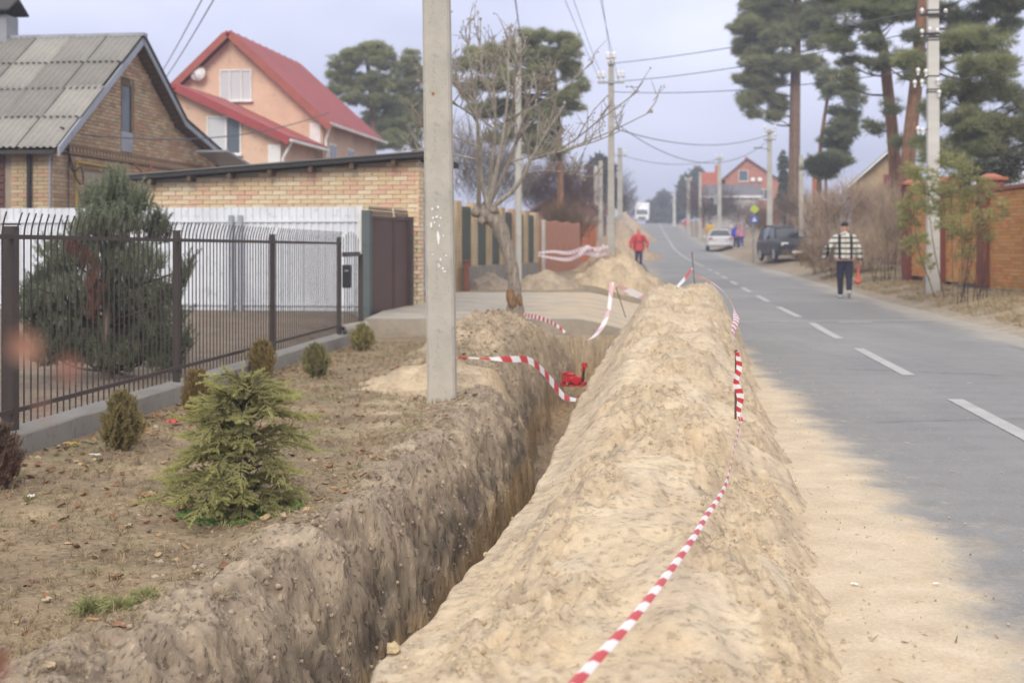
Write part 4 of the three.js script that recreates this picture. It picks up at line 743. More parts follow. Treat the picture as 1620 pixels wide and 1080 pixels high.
{
  const p1 = (x, y = 7.7) => V(xat(700, 10.7) + x, y, -10.6), p2 = (px, py) => at(px, py, 42.9);
  wire('wire to the far left insulator of the crossarm pole', p1(-0.7), p2(950, 128), 0.25, 0.007);
  wire('wire to the inner left insulator of the crossarm pole', p1(-0.35), p2(955, 128), 0.28, 0.007);
  wire('wire to the inner right insulator of the crossarm pole', p1(0.4), p2(979, 128), 0.25, 0.007);
  wire('wire to the top cap of the crossarm pole', p1(0.72), p2(967, 97), 0.2, 0.007);
  wire('dark thick cable running down towards the pale round pole', p1(0.1, 7.2), at(824, 62, 33.4), 0.15, 0.014);
  const R = (px, py) => at(px, py, 28.9);
  wire('uppermost wire crossing the road to the tall white pole', p2(971, 100), R(1458, 16), 0.12, 0.012);
  wire('second wire crossing the road to the tall white pole', p2(987, 128), R(1458, 48), 0.15, 0.012);
  wire('third wire crossing the road below the second one', p2(970, 145), R(1453, 110), 0.2, 0.012);
  wire('lowest sagging wire crossing the road above the truck', p2(969, 202), at(1218, 212, 66), 0.55, 0.016);
  wire('slack wire between the crossarm pole and the lamp pole', p2(968, 190), at(1216, 222, 66), 1.25, 0.014);
  wire('upper wire from the slim far pole to the pole behind the silver car', at(983, 245, 92), at(1136, 252, 97), 0.5, 0.02);
  wire('upper wire beyond the peach house running to the nearest pole', at(238, 142, 46), p1(-0.5, 6.1), 0.2, 0.012);
  wire('lower wire beyond the peach house running to the nearest pole', at(240, 152, 46), p1(-0.5, 5.7), 0.25, 0.012);
  wire('service wire in front of the peach house wing', at(128, 212, 25.6), at(520, 178, 37), 0.35, 0.014);
  wire('wire from the tall white pole out over the brick fence', R(1494, 18), at(1680, -60, 20), 0.1, 0.008);
  wire('lower wire from the tall white pole out over the brick fence', R(1484, 128), at(1700, 70, 24), 0.15, 0.009);
}
// ---------------------------------------------------------------- barrier tape
const tapeTex = (() => { const w = 64, h = 16, d = new Uint8Array(w * h * 4); for (let j = 0; j < h; j++) for (let i = 0; i < w; i++) { const s = ((i + (j - 8) * 0.9 + 128) / w * 2) % 2, red = s < 1, e = Math.min(s % 1, 1 - s % 1), k = clamp(e * 14, 0, 1); const c = red ? [0.55, 0.045, 0.05] : [0.80, 0.79, 0.80], o2 = red ? [0.80, 0.79, 0.80] : [0.55, 0.045, 0.05], o = (j * w + i) * 4; for (let q = 0; q < 3; q++) d[o + q] = mix(o2[q], c[q], 0.5 + 0.5 * k) * 255; d[o + 3] = 255; } const t = new THREE.DataTexture(d, w, h); t.wrapS = t.wrapT = THREE.RepeatWrapping; t.magFilter = THREE.LinearFilter; t.needsUpdate = true; return t; })();
const tapeMat = new THREE.MeshPhysicalMaterial({ map: tapeTex, roughness: 0.38, side: THREE.DoubleSide, transmission: 0.25, thickness: 0 }); tapeMat.name = 'barrier_tape';
const tapePale = (() => { const w = 64, h = 16, d = new Uint8Array(w * h * 4); for (let j = 0; j < h; j++) for (let i = 0; i < w; i++) { const s = ((i + (j - 8) * 0.9 + 128) / w * 2) % 2, c = s < 0.8 ? [0.74, 0.47, 0.50] : [0.82, 0.81, 0.83], o = (j * w + i) * 4; for (let q = 0; q < 3; q++) d[o + q] = c[q] * 255; d[o + 3] = 255; } const t = new THREE.DataTexture(d, w, h); t.wrapS = t.wrapT = THREE.RepeatWrapping; t.magFilter = THREE.LinearFilter; t.needsUpdate = true; const m = tapeMat.clone(); m.map = t; m.name = 'faded_tape'; return m; })();
function ribbon(pts, w, twist, period = 0.2) { // twist: roll angles along the length
  const c = new THREE.CatmullRomCurve3(pts, false, 'centripetal'), len = c.getLength(), n = Math.max(24, Math.round(len / 0.04));
  return sheet(2, n, (i, j) => {
    const t = j / n, p = c.getPointAt(t), tg = c.getTangentAt(t), side = (Math.abs(tg.y) > 0.55 ? tg.clone().cross(V(0.25, 0, 1)) : V(0, 1, 0).cross(tg)).normalize(), up = tg.clone().cross(side);
    const k = t * (twist.length - 1), k0 = Math.min(twist.length - 2, Math.floor(k)), a = mix(twist[k0], twist[k0 + 1], k - k0), ww = Array.isArray(w) ? mix(w[k0] ?? w[w.length - 1], w[k0 + 1] ?? w[w.length - 1], k - k0) : w;
    const dir = side.multiplyScalar(Math.cos(a)).addScaledVector(up, Math.sin(a)), s = (i - 1) * ww / 2, bow = i === 1 ? 0.006 : 0;
    p.addScaledVector(dir, s).addScaledVector(up, bow);
    return { p: p.toArray(), uv: [t * len / period, i / 2] };
  });
}
function tape(label, P, w, twist, period) {
  const pale = /pale|white|far tape/.test(label);
  const pts = P.map(([px, py, d]) => at(px, py, d)), base = pts[0].clone(), t = thing('barrier_tape', label, 'barrier tape', base);
  part(t, 'ribbon', ribbon(pts.map((p) => p.clone().sub(base)), w, twist, period), pale ? tapePale : tapeMat, { keepUv: true });
  return t;
}
function stake(label, px, pyTop, pyBase, d, lean = 0) {
  const a = at(px, pyBase + 8, d), b = at(px + lean, pyTop, d), t = thing('stake', label, 'stake', a);
  part(t, 'rod', bar(V(0, 0, 0), b.clone().sub(a), 0.0065, 7), mat([0.11, 0.075, 0.06], { rough: 0.8 }));
  part(t, 'rod_tip', ball(0.011, b.x - a.x, b.y - a.y, b.z - a.z, 1, 1, 1, 8, 6), mat([0.13, 0.08, 0.06]));
}
tape('long striped tape strip stretched over the near sand heap', [[870, 1125, 2.55], [942, 1045, 2.86], [1002, 978, 3.16], [1056, 908, 3.56], [1096, 852, 3.98], [1118, 815, 4.35], [1146, 772, 4.9], [1163, 706, 5.9], [1173, 655, 6.85]], [0.025, 0.022, 0.019, 0.018, 0.014, 0.012, 0.014, 0.02], [0.5, 0.35, 0.5, 0.4, 0.9, 1.5, 1.2, 1.5], 0.155);
tape('bunched striped tape knotted down the middle stake', [[1166, 556, 6.98], [1170, 580, 6.98], [1165, 604, 6.97], [1172, 628, 6.97], [1169, 650, 6.97], [1174, 668, 6.96]], [0.02, 0.03, 0.036, 0.04, 0.032, 0.02], [0.1, 0.5, -0.3, 0.4, -0.2, 0.2], 0.05);
tape('striped tape billowing from the middle stake up to the tall stake', [[1167, 558, 7.0], [1160, 528, 7.6], [1165, 505, 8.6], [1160, 484, 10.5], [1143, 460, 13], [1120, 443, 15.5], [1098, 436, 17.8]], [0.03, 0.045, 0.04, 0.035, 0.03, 0.04, 0.05], [1.4, 0.4, 1.6, 0.9, 0.3, 1.2, 1.5], 0.26);
stake('short rod half wrapped in tape on the middle of the heap', 1164, 556, 655, 7.0, 1);
stake('tall thin rod holding the tape at the far end of the long heap', 1102, 400, 474, 17.9, -7);
stake('leaning rod on the trench edge at the far end of the heap', 990, 455, 494, 18.3, -15);
tape('broad striped tape strip hanging from the tall stake', [[1095, 424, 17.85], [1084, 440, 17.8], [1072, 453, 17.75], [1060, 462, 17.7]], [0.07, 0.10, 0.09, 0.05], [1.5, 1.45, 1.4, 1.2], 0.34);
tape('pale slack tape strip lying between the tall and the leaning stakes', [[1060, 462, 17.7], [1042, 464, 17.9], [1020, 470, 18.1], [1000, 462, 18.2], [976, 453, 18.3]], [0.06, 0.05, 0.10, 0.09, 0.05], [1.2, 0.6, 1.4, 1.5, 1.3], 0.4);
tape('white tape strip drooping from the leaning stake into the trench', [[968, 446, 18.3], [966, 468, 18.2], [963, 490, 18.0], [953, 516, 17.6], [936, 535, 17.2], [919, 541, 16.9]], [0.06, 0.05, 0.06, 0.08, 0.09, 0.05], [0.2, 0.5, 0.1, 0.2, 0.3, 0.4], 0.5);
tape('striped tape strung from the nearest pole across the dark bank', [[722, 565, 10.75], [770, 567, 10.55], [806, 568, 10.4], [834, 569, 10.2], [856, 584, 9.95], [874, 605, 9.7], [893, 628, 9.45], [913, 633, 9.22]], [0.02, 0.02, 0.05, 0.05, 0.05, 0.055, 0.04, 0.03], [0.7, 0.5, 1.3, 1.4, 1.5, 1.4, 1.2, 0.7], 0.23);
tape('striped tape lying from the bare tree down the soil mound', [[826, 497, 18.0], [846, 501, 17.2], [866, 507, 16.6], [882, 516, 16.1], [894, 526, 15.9]], [0.05, 0.06, 0.06, 0.05, 0.03], [1.1, 1.3, 1.2, 1.4, 0.9], 0.2);
tape('torn white tape end lying behind the nearest pole', [[724, 518, 15.0], [728, 530, 14.9], [740, 523, 14.7], [733, 527, 14.8], [724, 533, 14.9]], 0.045, [1.2, 0.4, 1.0], 0.3);
tape('white tape scrap stuck on the inner edge of the heap', [[971, 538, 12.5], [967, 546, 12.4], [964, 553, 12.3]], 0.05, [1.2, 0.9], 0.5);
for (const [lab, y0, s] of [['upper far tape strand across the drive', 392, 0], ['lower far tape strand across the drive', 402, 1]]) tape(lab, [[848, 400 + s * 3, 40], [875, y0 + 6, 40.4], [900, y0 + 8, 41], [925, y0 + (s ? -2 : 1), 41.6], [945, y0 + 2, 42.2], [963, y0 - 2, 42.6]], [0.05, 0.10, 0.13, 0.14, 0.10, 0.08], [1.4, 1.2, 1.6, 1.3, 1.5], 0.16);
tape('crumpled far tape bundle at the foot of the crossarm pole', [[915, 404, 41], [932, 390, 41.6], [944, 402, 41.9], [955, 389, 42.2], [962, 405, 42.3], [966, 412, 42.3]], 0.12, [1.4, 1.0, 1.6, 1.3], 0.16);
// ---------------------------------------------------------------- red trench machine
{
  const d = 16.6, k = d / F, b = at(908, 611, d), t = thing('trench_compactor', 'small red machine with black upright handle standing in the trench', 'machine', b, -0.2);
  const X = (px) => (px - 908) * k, Y = (py) => (611 - py) * k;
  part(t, 'base_plate', [rbox(0.27, 0.02, 0.22, 0.008, 0, 0.02, 0), rbox(0.03, 0.05, 0.22, 0.01, -0.135, 0.035, 0), rbox(0.03, 0.05, 0.22, 0.01, 0.135, 0.035, 0)], M.red);
  part(t, 'engine_body', [rbox(0.22, 0.09, 0.17, 0.025, 0, 0.085, 0), rbox(0.10, 0.035, 0.13, 0.012, -0.04, 0.145, 0), cyl(0.04, 0.04, 0.05, -0.07, 0.09, 0.10, 14, Math.PI / 2), cyl(0.05, 0.05, 0.04, 0.045, 0.085, 0.10, 14, Math.PI / 2)], M.red);
  part(t, 'frame_bar', [bar(V(-0.13, 0.05, 0.1), V(-0.13, 0.17, 0.1), 0.01), bar(V(-0.13, 0.17, 0.1), V(-0.02, 0.19, 0.1), 0.01), bar(V(-0.13, 0.05, -0.1), V(-0.13, 0.17, -0.1), 0.01), bar(V(-0.13, 0.17, 0.1), V(-0.13, 0.17, -0.1), 0.01)], M.red);
  part(t, 'handle_post', [bar(V(X(922), 0.05, 0), V(X(924), Y(580), 0), 0.017, 8)], M.black);
  part(t, 'handle_knob', [cyl(0.038, 0.032, 0.06, X(925), Y(577), 0, 12), rbox(0.05, 0.03, 0.05, 0.01, X(922), Y(584), 0)], M.red);
  part(t, 'shaft_stub', cyl(0.014, 0.014, 0.1, -0.06, 0.045, 0.13, 8, Math.PI / 2), M.greySteel);
}
// ---------------------------------------------------------------- people
function nets(f, lo, hi, c) { // surface of the field f = 0 by surface nets
  const nx = Math.ceil((hi[0] - lo[0]) / c) + 1, ny = Math.ceil((hi[1] - lo[1]) / c) + 1, nz = Math.ceil((hi[2] - lo[2]) / c) + 1, S = new Float32Array(nx * ny * nz), id = (i, j, k) => (k * ny + j) * nx + i;
  for (let k = 0; k < nz; k++) for (let j = 0; j < ny; j++) for (let i = 0; i < nx; i++) S[id(i, j, k)] = f(lo[0] + i * c, lo[1] + j * c, lo[2] + k * c);
  const vi = new Int32Array(nx * ny * nz).fill(-1), P = [], I = [];
  for (let k = 0; k < nz - 1; k++) for (let j = 0; j < ny - 1; j++) for (let i = 0; i < nx - 1; i++) {
    let n = 0, x = 0, y = 0, z = 0;
    const val = (a) => S[id(i + (a & 1), j + (a >> 1 & 1), k + (a >> 2))];
    for (const [a, b] of [[0, 1], [2, 3], [4, 5], [6, 7], [0, 2], [1, 3], [4, 6], [5, 7], [0, 4], [1, 5], [2, 6], [3, 7]]) { const u = val(a), v = val(b); if ((u < 0) !== (v < 0)) { const t = u / (u - v); x += (a & 1) + t * ((b & 1) - (a & 1)); y += (a >> 1 & 1) + t * ((b >> 1 & 1) - (a >> 1 & 1)); z += (a >> 2) + t * ((b >> 2) - (a >> 2)); n++; } }
    if (n) { vi[id(i, j, k)] = P.length / 3; P.push(lo[0] + (i + x / n) * c, lo[1] + (j + y / n) * c, lo[2] + (k + z / n) * c); }
  }
  const q = (a, b, c2, d, flip) => { if (a < 0 || b < 0 || c2 < 0 || d < 0) return; flip ? I.push(a, c2, b, a, d, c2) : I.push(a, b, c2, a, c2, d); };
  for (let k = 1; k < nz - 1; k++) for (let j = 1; j < ny - 1; j++) for (let i = 1; i < nx - 1; i++) {
    const s = S[id(i, j, k)] < 0;
    if (s !== S[id(i + 1, j, k)] < 0) q(vi[id(i, j - 1, k - 1)], vi[id(i, j, k - 1)], vi[id(i, j, k)], vi[id(i, j - 1, k)], !s);
    if (s !== S[id(i, j + 1, k)] < 0) q(vi[id(i - 1, j, k - 1)], vi[id(i - 1, j, k)], vi[id(i, j, k)], vi[id(i, j, k - 1)], !s);
    if (s !== S[id(i, j, k + 1)] < 0) q(vi[id(i - 1, j - 1, k)], vi[id(i, j - 1, k)], vi[id(i, j, k)], vi[id(i - 1, j, k)], !s);
  }
  const g = new THREE.BufferGeometry(); g.setAttribute('position', new THREE.Float32BufferAttribute(P, 3)); g.setIndex(I); g.computeVertexNormals(); return g;
}
const cap = (a, b, r0, r1) => ({ a, b, r0, r1, d: [b[0] - a[0], b[1] - a[1], b[2] - a[2]] });
function field(caps, k) {
  for (const c of caps) c.l2 = c.d[0] ** 2 + c.d[1] ** 2 + c.d[2] ** 2 || 1e-9;
  return (x, y, z) => { let s = 9; for (const c of caps) { const px = x - c.a[0], py = y - c.a[1], pz = z - c.a[2], t = clamp((px * c.d[0] + py * c.d[1] + pz * c.d[2]) / c.l2, 0, 1), ex = px - t * c.d[0], ey = py - t * c.d[1], ez = (pz - t * c.d[2]) * (c.fz ?? 1); const v = Math.sqrt(ex * ex + ey * ey + ez * ez) - mix(c.r0, c.r1, t), h = clamp(0.5 + 0.5 * (s - v) / k, 0, 1); s = mix(s, v, h) - k * h * (1 - h); } return s; };
}
function bounds(caps, pad = 0.04) { const lo = [9, 9, 9], hi = [-9, -9, -9]; for (const c of caps) for (const p of [c.a, c.b]) for (let i = 0; i < 3; i++) { const r = Math.max(c.r0, c.r1) + pad; lo[i] = Math.min(lo[i], p[i] - r); hi[i] = Math.max(hi[i], p[i] + r); } return [lo, hi]; }
const solid = (caps, cell, k = 0.03) => { const [lo, hi] = bounds(caps); return nets(field(caps, k), lo, hi, cell); };
const handCaps = (() => { const L = [cap([0, 0, 0], [0, -0.085, 0], 0.026, 0.036)]; L[0].fz = 1.5; for (const [x, l] of [[-0.030, 0.060], [-0.010, 0.074], [0.011, 0.070], [0.030, 0.055]]) { L.push(cap([x, -0.082, 0.004], [x * 1.05, -0.082 - l * 0.5, 0.014], 0.0095, 0.0088)); L.push(cap([x * 1.05, -0.082 - l * 0.5, 0.014], [x * 1.02, -0.082 - l * 0.92, 0.036], 0.0088, 0.0075)); } L.push(cap([-0.026, -0.02, 0.004], [-0.052, -0.058, 0.02], 0.012, 0.010)); L.push(cap([-0.052, -0.058, 0.02], [-0.047, -0.088, 0.034], 0.010, 0.008)); return L; })();
let handGeo, headGeo;
function person(label, p, turn, o) {
  handGeo ??= solid(handCaps, 0.0042, 0.006);
  headGeo ??= solid([cap([0, 0.02, 0.01], [0, 0.10, 0.0], 0.066, 0.082), cap([0, -0.045, 0.03], [0, -0.02, 0.045], 0.042, 0.05), cap([0, 0.025, 0.098], [0, -0.003, 0.115], 0.010, 0.017), cap([-0.078, 0.03, 0], [-0.084, -0.005, 0], 0.018, 0.012), cap([0.078, 0.03, 0], [0.084, -0.005, 0], 0.018, 0.012), cap([-0.03, 0.034, 0.084], [-0.03, 0.0341, 0.084], 0.011, 0.011), cap([0.03, 0.034, 0.084], [0.03, 0.0341, 0.084], 0.011, 0.011), cap([-0.022, -0.035, 0.084], [0.022, -0.035, 0.084], 0.009, 0.009)], 0.007, 0.02);
  const t = thing('person', label, 'person', p, turn), s = (o.h ?? 1.74) / 1.74;
  const fine = o.fine ?? false, cell = fine ? 0.012 : 0.02;
  const st = o.stride ?? 0.16, hip = [0, 0.92, 0], neck = [0, 1.46, -0.01 + (o.stoop ?? 0)], wide = o.wide ?? 1;
  const foot = (sx, z, lift) => ({ hip: [0.09 * sx, 0.90, 0], knee: [0.095 * sx, 0.49 + lift * 0.2, z * 0.35 + 0.035], ankle: [0.085 * sx, 0.085 + lift, z], toe: [0.095 * sx, 0.035 + (lift ? 0.0 : 0), z + 0.15 - lift * 0.6] });
  const FL = foot(1, st, o.liftL ?? 0), FR = foot(-1, -st, o.liftR ?? 0.06);
  const arm = (sx, e, w) => ({ sh: [0.175 * sx * wide, 1.40, neck[2]], el: e, wr: w });
  const AL = arm(1, o.elL ?? [0.30 * wide, 1.14, -0.03], o.wrL ?? [0.30 * wide, 0.90, 0.06]), AR = arm(-1, o.elR ?? [-0.27 * wide, 1.12, -0.02], o.wrR ?? [-0.28 * wide, 0.87, 0.06]);
  const S = (L) => L;
  const body = [cap(neck, [0, 1.56, 0.01 + (o.stoop ?? 0)], 0.055, 0.05), cap([0, 1.30, neck[2]], [0, 0.98, 0], 0.13, 0.12), cap([-0.1, 1.38, neck[2]], [0.1, 1.38, neck[2]], 0.07, 0.07), cap([-0.07, 0.92, 0], [0.07, 0.92, 0], 0.1, 0.1)];
  for (const f of [FL, FR]) body.push(cap(f.hip, f.knee, 0.075, 0.05), cap(f.knee, f.ankle, 0.048, 0.034), cap(f.ankle, f.toe, 0.036, 0.03));
  for (const a of [AL, AR]) body.push(cap(a.sh, a.el, 0.046, 0.037), cap(a.el, a.wr, 0.036, 0.025));
  const skin = mat([0.46, 0.27, 0.20], { rough: 0.6, name: 'skin' });
  const pieces = [solid(body, cell, 0.03)];
  const hd = headGeo.clone(); _e.set(o.nod ?? 0.1, 0, 0); hd.applyQuaternion(_q.setFromEuler(_e)); hd.translate(0, 1.60, 0.02 + (o.stoop ?? 0)); pieces.push(hd);
  for (const [a, sx] of [[AL, 1], [AR, -1]]) { const g = handGeo.clone(), dir = V(a.wr[0] - a.el[0], a.wr[1] - a.el[1], a.wr[2] - a.el[2]).normalize(); if (sx < 0) g.scale(-1, 1, 1), g.index && g.setIndex([...g.index.array].reverse()); g.rotateY(-sx * Math.PI / 2); g.applyQuaternion(_q.setFromUnitVectors(V(0, -1, 0), dir)); g.translate(...a.wr); g.computeVertexNormals(); pieces.push(g); }
  const bm = part(t, 'body', pieces, skin);
  const long = o.coat ?? 0.86;
  const jk = [cap([0, 1.34, neck[2]], [0, long + 0.12, 0], 0.165 * wide, 0.17 * wide), cap([-0.13 * wide, 1.385, neck[2]], [0.13 * wide, 1.385, neck[2]], 0.085, 0.085), cap([-0.05, 1.2, neck[2]], [-0.06, long + 0.08, 0], 0.15 * wide, 0.155 * wide), cap([0.05, 1.2, neck[2]], [0.06, long + 0.08, 0], 0.15 * wide, 0.155 * wide), cap([0, 1.43, neck[2]], [0, 1.49, neck[2] + 0.01], 0.085, 0.068)];
  jk[0].fz = 1.25; jk[2].fz = jk[3].fz = 1.25;
  for (const a of [AL, AR]) { const e = a.wr.map((v, i) => mix(a.el[i], v, 0.86)); jk.push(cap(a.sh, a.el, 0.085, 0.078), cap(a.el, e, 0.076, 0.066)); }
  let fj = field(jk, 0.045); const fj0 = fj; fj = (x, y, z) => Math.max(fj0(x, y, z) + 0.006 * Math.sin(y * 38 + x * 9) * Math.sin(x * 21), (Math.abs(x) < 0.2 * wide ? long - y : -1));
  const [lo, hi] = bounds(jk);
  const jm = part(t, 'jacket', nets(fj, lo, hi, cell), o.jacket);
  if (o.hem) { const hm = [cap([-0.07, long + 0.015, 0], [0.07, long + 0.015, 0], 0.145 * wide, 0.145 * wide)]; hm[0].fz = 1.25; const fh = field(hm, 0.02); const [a, b] = bounds(hm); part(jm, 'hem', nets((x, y, z) => Math.max(fh(x, y, z), Math.abs(y - long - 0.012) - 0.035), a, b, cell * 0.8), o.hem); }
  const tr = [cap([-0.06, 0.93, 0], [0.06, 0.93, 0], 0.125, 0.125)]; for (const f of [FL, FR]) { const an = f.ankle.map((v, i) => mix(f.knee[i], v, 0.9)); tr.push(cap(f.hip, f.knee, 0.105, 0.078), cap(f.knee, an, 0.076, 0.062)); }
  part(t, 'trousers', solid(tr, cell, 0.03), o.trousers);
  for (const f of [FL, FR]) { const sh = [cap(f.ankle, [f.ankle[0], f.ankle[1] - 0.045, f.ankle[2] - 0.01], 0.045, 0.045), cap([f.ankle[0], f.ankle[1] - 0.04, f.ankle[2]], f.toe, 0.045, 0.036)]; part(t, 'shoe', solid(sh, cell * 0.7, 0.02), o.shoes); }
  if (o.cap) { const hc = [cap([0, 1.675, 0.005 + (o.stoop ?? 0)], [0, 1.715, 0.0 + (o.stoop ?? 0)], 0.096, 0.085)]; const fh = field(hc, 0.01); const [a, b] = bounds(hc); part(t, 'cap', nets((x, y, z) => Math.max(fh(x, y, z), (o.capLow ?? 1.665) - y), a, b, 0.01), o.cap); }
  if (o.hair) { const hc = [cap([0, 1.66, -0.01], [0, 1.64, -0.03], 0.094, 0.085)]; const fh = field(hc, 0.01); const [a, b] = bounds(hc); part(t, 'hair', nets((x, y, z) => Math.max(fh(x, y, z), z - 0.05), a, b, 0.01), o.hair); }
  t.scale.setScalar(s);
  return t;
}
{
  // plaid cloth: off-white checks between black bands
  const c = document.createElement('canvas'); c.width = c.height = 256; const g = c.getContext('2d');
  g.fillStyle = '#c9c6bb'; g.fillRect(0, 0, 256, 256);
  for (let k = 0; k < 2; k++) { g.fillStyle = 'rgba(30,30,32,0.80)'; g.fillRect(0, 40 + k * 128, 256, 38); g.fillStyle = 'rgba(120,118,112,0.35)'; g.fillRect(0, 30 + k * 128, 256, 10); g.fillRect(0, 78 + k * 128, 256, 10); }
  g.fillStyle = 'rgba(24,24,26,0.88)'; g.fillRect(98, 0, 60, 256); g.fillStyle = 'rgba(90,90,86,0.25)'; g.fillRect(0, 0, 14, 256); g.fillRect(242, 0, 14, 256);
  const tx = new THREE.CanvasTexture(c); tx.colorSpace = THREE.SRGBColorSpace; tx.wrapS = tx.wrapT = THREE.RepeatWrapping; tx.repeat.set(1 / 0.27, 1 / 0.25); tx.offset.set(0.0, 0.1);
  const plaid = new THREE.MeshStandardMaterial({ map: tx, roughness: 0.95 }); plaid.name = 'plaid_wool';
  const navy = mat([0.022, 0.024, 0.045], { rough: 0.9 });
  const dm = 31.0, pm = V(xat(1337, dm), E(dm) + 0.006, -dm);
  person('person in a black and white plaid jacket walking away up the road', pm, Math.PI - 0.12, { fine: true, h: 1.73, wide: 1.22, coat: 0.90, jacket: plaid, hem: mat([0.40, 0.20, 0.18], { rough: 0.9 }), trousers: navy, shoes: mat([0.42, 0.42, 0.40], { rough: 0.6 }), cap: mat([0.02, 0.02, 0.022], { rough: 0.9 }), capLow: 1.70, stride: 0.13, liftR: 0.10, elL: [0.40, 1.15, -0.08], wrL: [0.46, 0.93, 0.10], elR: [-0.33, 1.13, -0.02], wrR: [-0.36, 0.90, 0.02], nod: 0.12, stoop: 0.02 });
  const bag = thing('shopping_bag', 'small crumpled orange bag held by the person in plaid', 'bag', V(xat(1358.5, dm - 0.05), E(dm) + 0.40, -(dm - 0.02)), 0.3);
  const bc = [cap([0, 0.0, 0], [0, 0.09, 0], 0.085, 0.05), cap([-0.05, 0.0, 0], [0.05, 0.01, 0.0], 0.05, 0.05), cap([0, 0.1, 0], [0.0, 0.42, 0], 0.045, 0.022)]; const bf = field(bc, 0.03), [a, b] = bounds(bc);
  part(bag, 'bag_body', nets((x, y, z) => bf(x, y, z) + 0.007 * Math.sin(x * 70 + y * 40) * Math.sin(y * 60), a, b, 0.009), mat([0.62, 0.115, 0.07], { rough: 0.5 }));
  bag.scale.setScalar(0.85);
  part(bag, 'bag_handle', tube([V(-0.02, 0.40, 0), V(-0.015, 0.50, 0.0), V(0.012, 0.505, 0), V(0.02, 0.40, 0)], 0.008, 0.008, 5, 12), mat([0.62, 0.14, 0.1], { rough: 0.5 }));
  // red coat walker on the left edge of the road
  const dr = 62, red = mat([0.55, 0.055, 0.055], { rough: 0.7 });
  const w = person('person in a red hooded jacket with dark straps on the left road edge', V(xat(1010.5, dr), E(dr) + 0.02, -dr), 0.1, { h: 1.74, wide: 1.35, coat: 0.72, jacket: red, trousers: mat([0.03, 0.035, 0.09]), shoes: M.black, cap: mat([0.60, 0.05, 0.06], { rough: 0.8 }), capLow: 1.655, stride: 0.05, liftR: 0 });
  part(w, 'strap', [tube([V(-0.16, 1.46, -0.05), V(-0.15, 1.40, 0.14), V(-0.2, 1.05, 0.21), V(-0.24, 0.85, 0.15)], 0.022, 0.022, 5, 14), tube([V(0.16, 1.46, -0.05), V(0.15, 1.40, 0.14), V(0.2, 1.05, 0.21), V(0.24, 0.85, 0.15)], 0.022, 0.022, 5, 14), box(0.26, 0.035, 0.02, 0, 1.16, 0.2)], mat([0.09, 0.05, 0.06]));
  const dp = 86;
  person('person in bright blue and dark trousers beside the silver car', V(xat(1165, dp), groundY(xat(1165, dp), dp), -dp), 0.2, { h: 1.62, wide: 1.1, jacket: mat([0.05, 0.07, 0.50]), trousers: mat([0.03, 0.03, 0.05]), shoes: M.white, hair: mat([0.3, 0.2, 0.13]), stride: 0.08 });
  person('person in a pink jacket right of the one in blue', V(xat(1171.5, dp), groundY(xat(1171.5, dp), dp - 0.3), -(dp - 0.3)), Math.PI + 0.3, { h: 1.60, wide: 1.1, jacket: mat([0.62, 0.28, 0.38]), trousers: mat([0.05, 0.07, 0.25]), shoes: M.white, cap: mat([0.66, 0.25, 0.30]), stride: 0.1 });
  person('person in a yellow jacket on the verge behind the silver car', V(xat(1124, 108), E(108) + 0.05, -108), Math.PI, { h: 1.66, wide: 1.3, coat: 0.66, jacket: mat([0.55, 0.34, 0.045]), trousers: mat([0.06, 0.05, 0.05]), shoes: M.black, hair: mat([0.12, 0.08, 0.05]) });
  person('farthest person in a red jacket and white trousers on the right', V(xat(1088, 140), E(140), -140), Math.PI, { h: 1.72, wide: 1.4, coat: 0.80, jacket: mat([0.56, 0.06, 0.07]), trousers: mat([0.32, 0.30, 0.32]), shoes: M.black, cap: mat([0.5, 0.08, 0.08]) });
}
// ---------------------------------------------------------------- vehicles (front towards +z)
function loft(sts, close = true) { // sts: [z, ring of [x,y]] with equal ring sizes
  const n = sts[0][1].length; const g = sheet(n - 1, sts.length - 1, (i, j) => ({ p: [sts[j][1][i][0], sts[j][1][i][1], sts[j][0]] }));
  const L = [g.toNonIndexed()];
  if (close) for (const [q, f] of [[sts[0], 1], [sts[sts.length - 1], 0]]) { const P = [], c = q[1].reduce((a, p) => [a[0] + p[0] / n, a[1] + p[1] / n], [0, 0]); for (let i = 0; i < n; i++) { const a = q[1][i], b = q[1][(i + 1) % n]; const tri = f ? [c, b, a] : [c, a, b]; for (const p of tri) P.push(p[0], p[1], q[0]); } const h = new THREE.BufferGeometry(); h.setAttribute('position', new THREE.Float32BufferAttribute(P, 3)); h.computeVertexNormals(); h.setAttribute('uv', new THREE.Float32BufferAttribute(new Float32Array(P.length / 3 * 2), 2)); L.push(h); }
  return L;
}
function wheelParts(t, x, z, r, w, rimM) {
  const s = Math.sign(x), wh = part(t, 'wheel', place(new THREE.TorusGeometry(r - w * 0.36, w * 0.38, 10, 24), x, r, z, 0, Math.PI / 2, 0), M.black);
  part(wh, 'rim', [cyl(r * 0.66, r * 0.66, w * 0.7, x, r, z, 20, 0, 0, Math.PI / 2), ...[...Array(5)].map((_, k) => box(w * 0.12, r * 0.55, r * 0.16, x + s * w * 0.38, r + Math.sin(k * 1.2566) * r * 0.33, z + Math.cos(k * 1.2566) * r * 0.33, -k * 1.2566 + Math.PI / 2))], rimM);
}
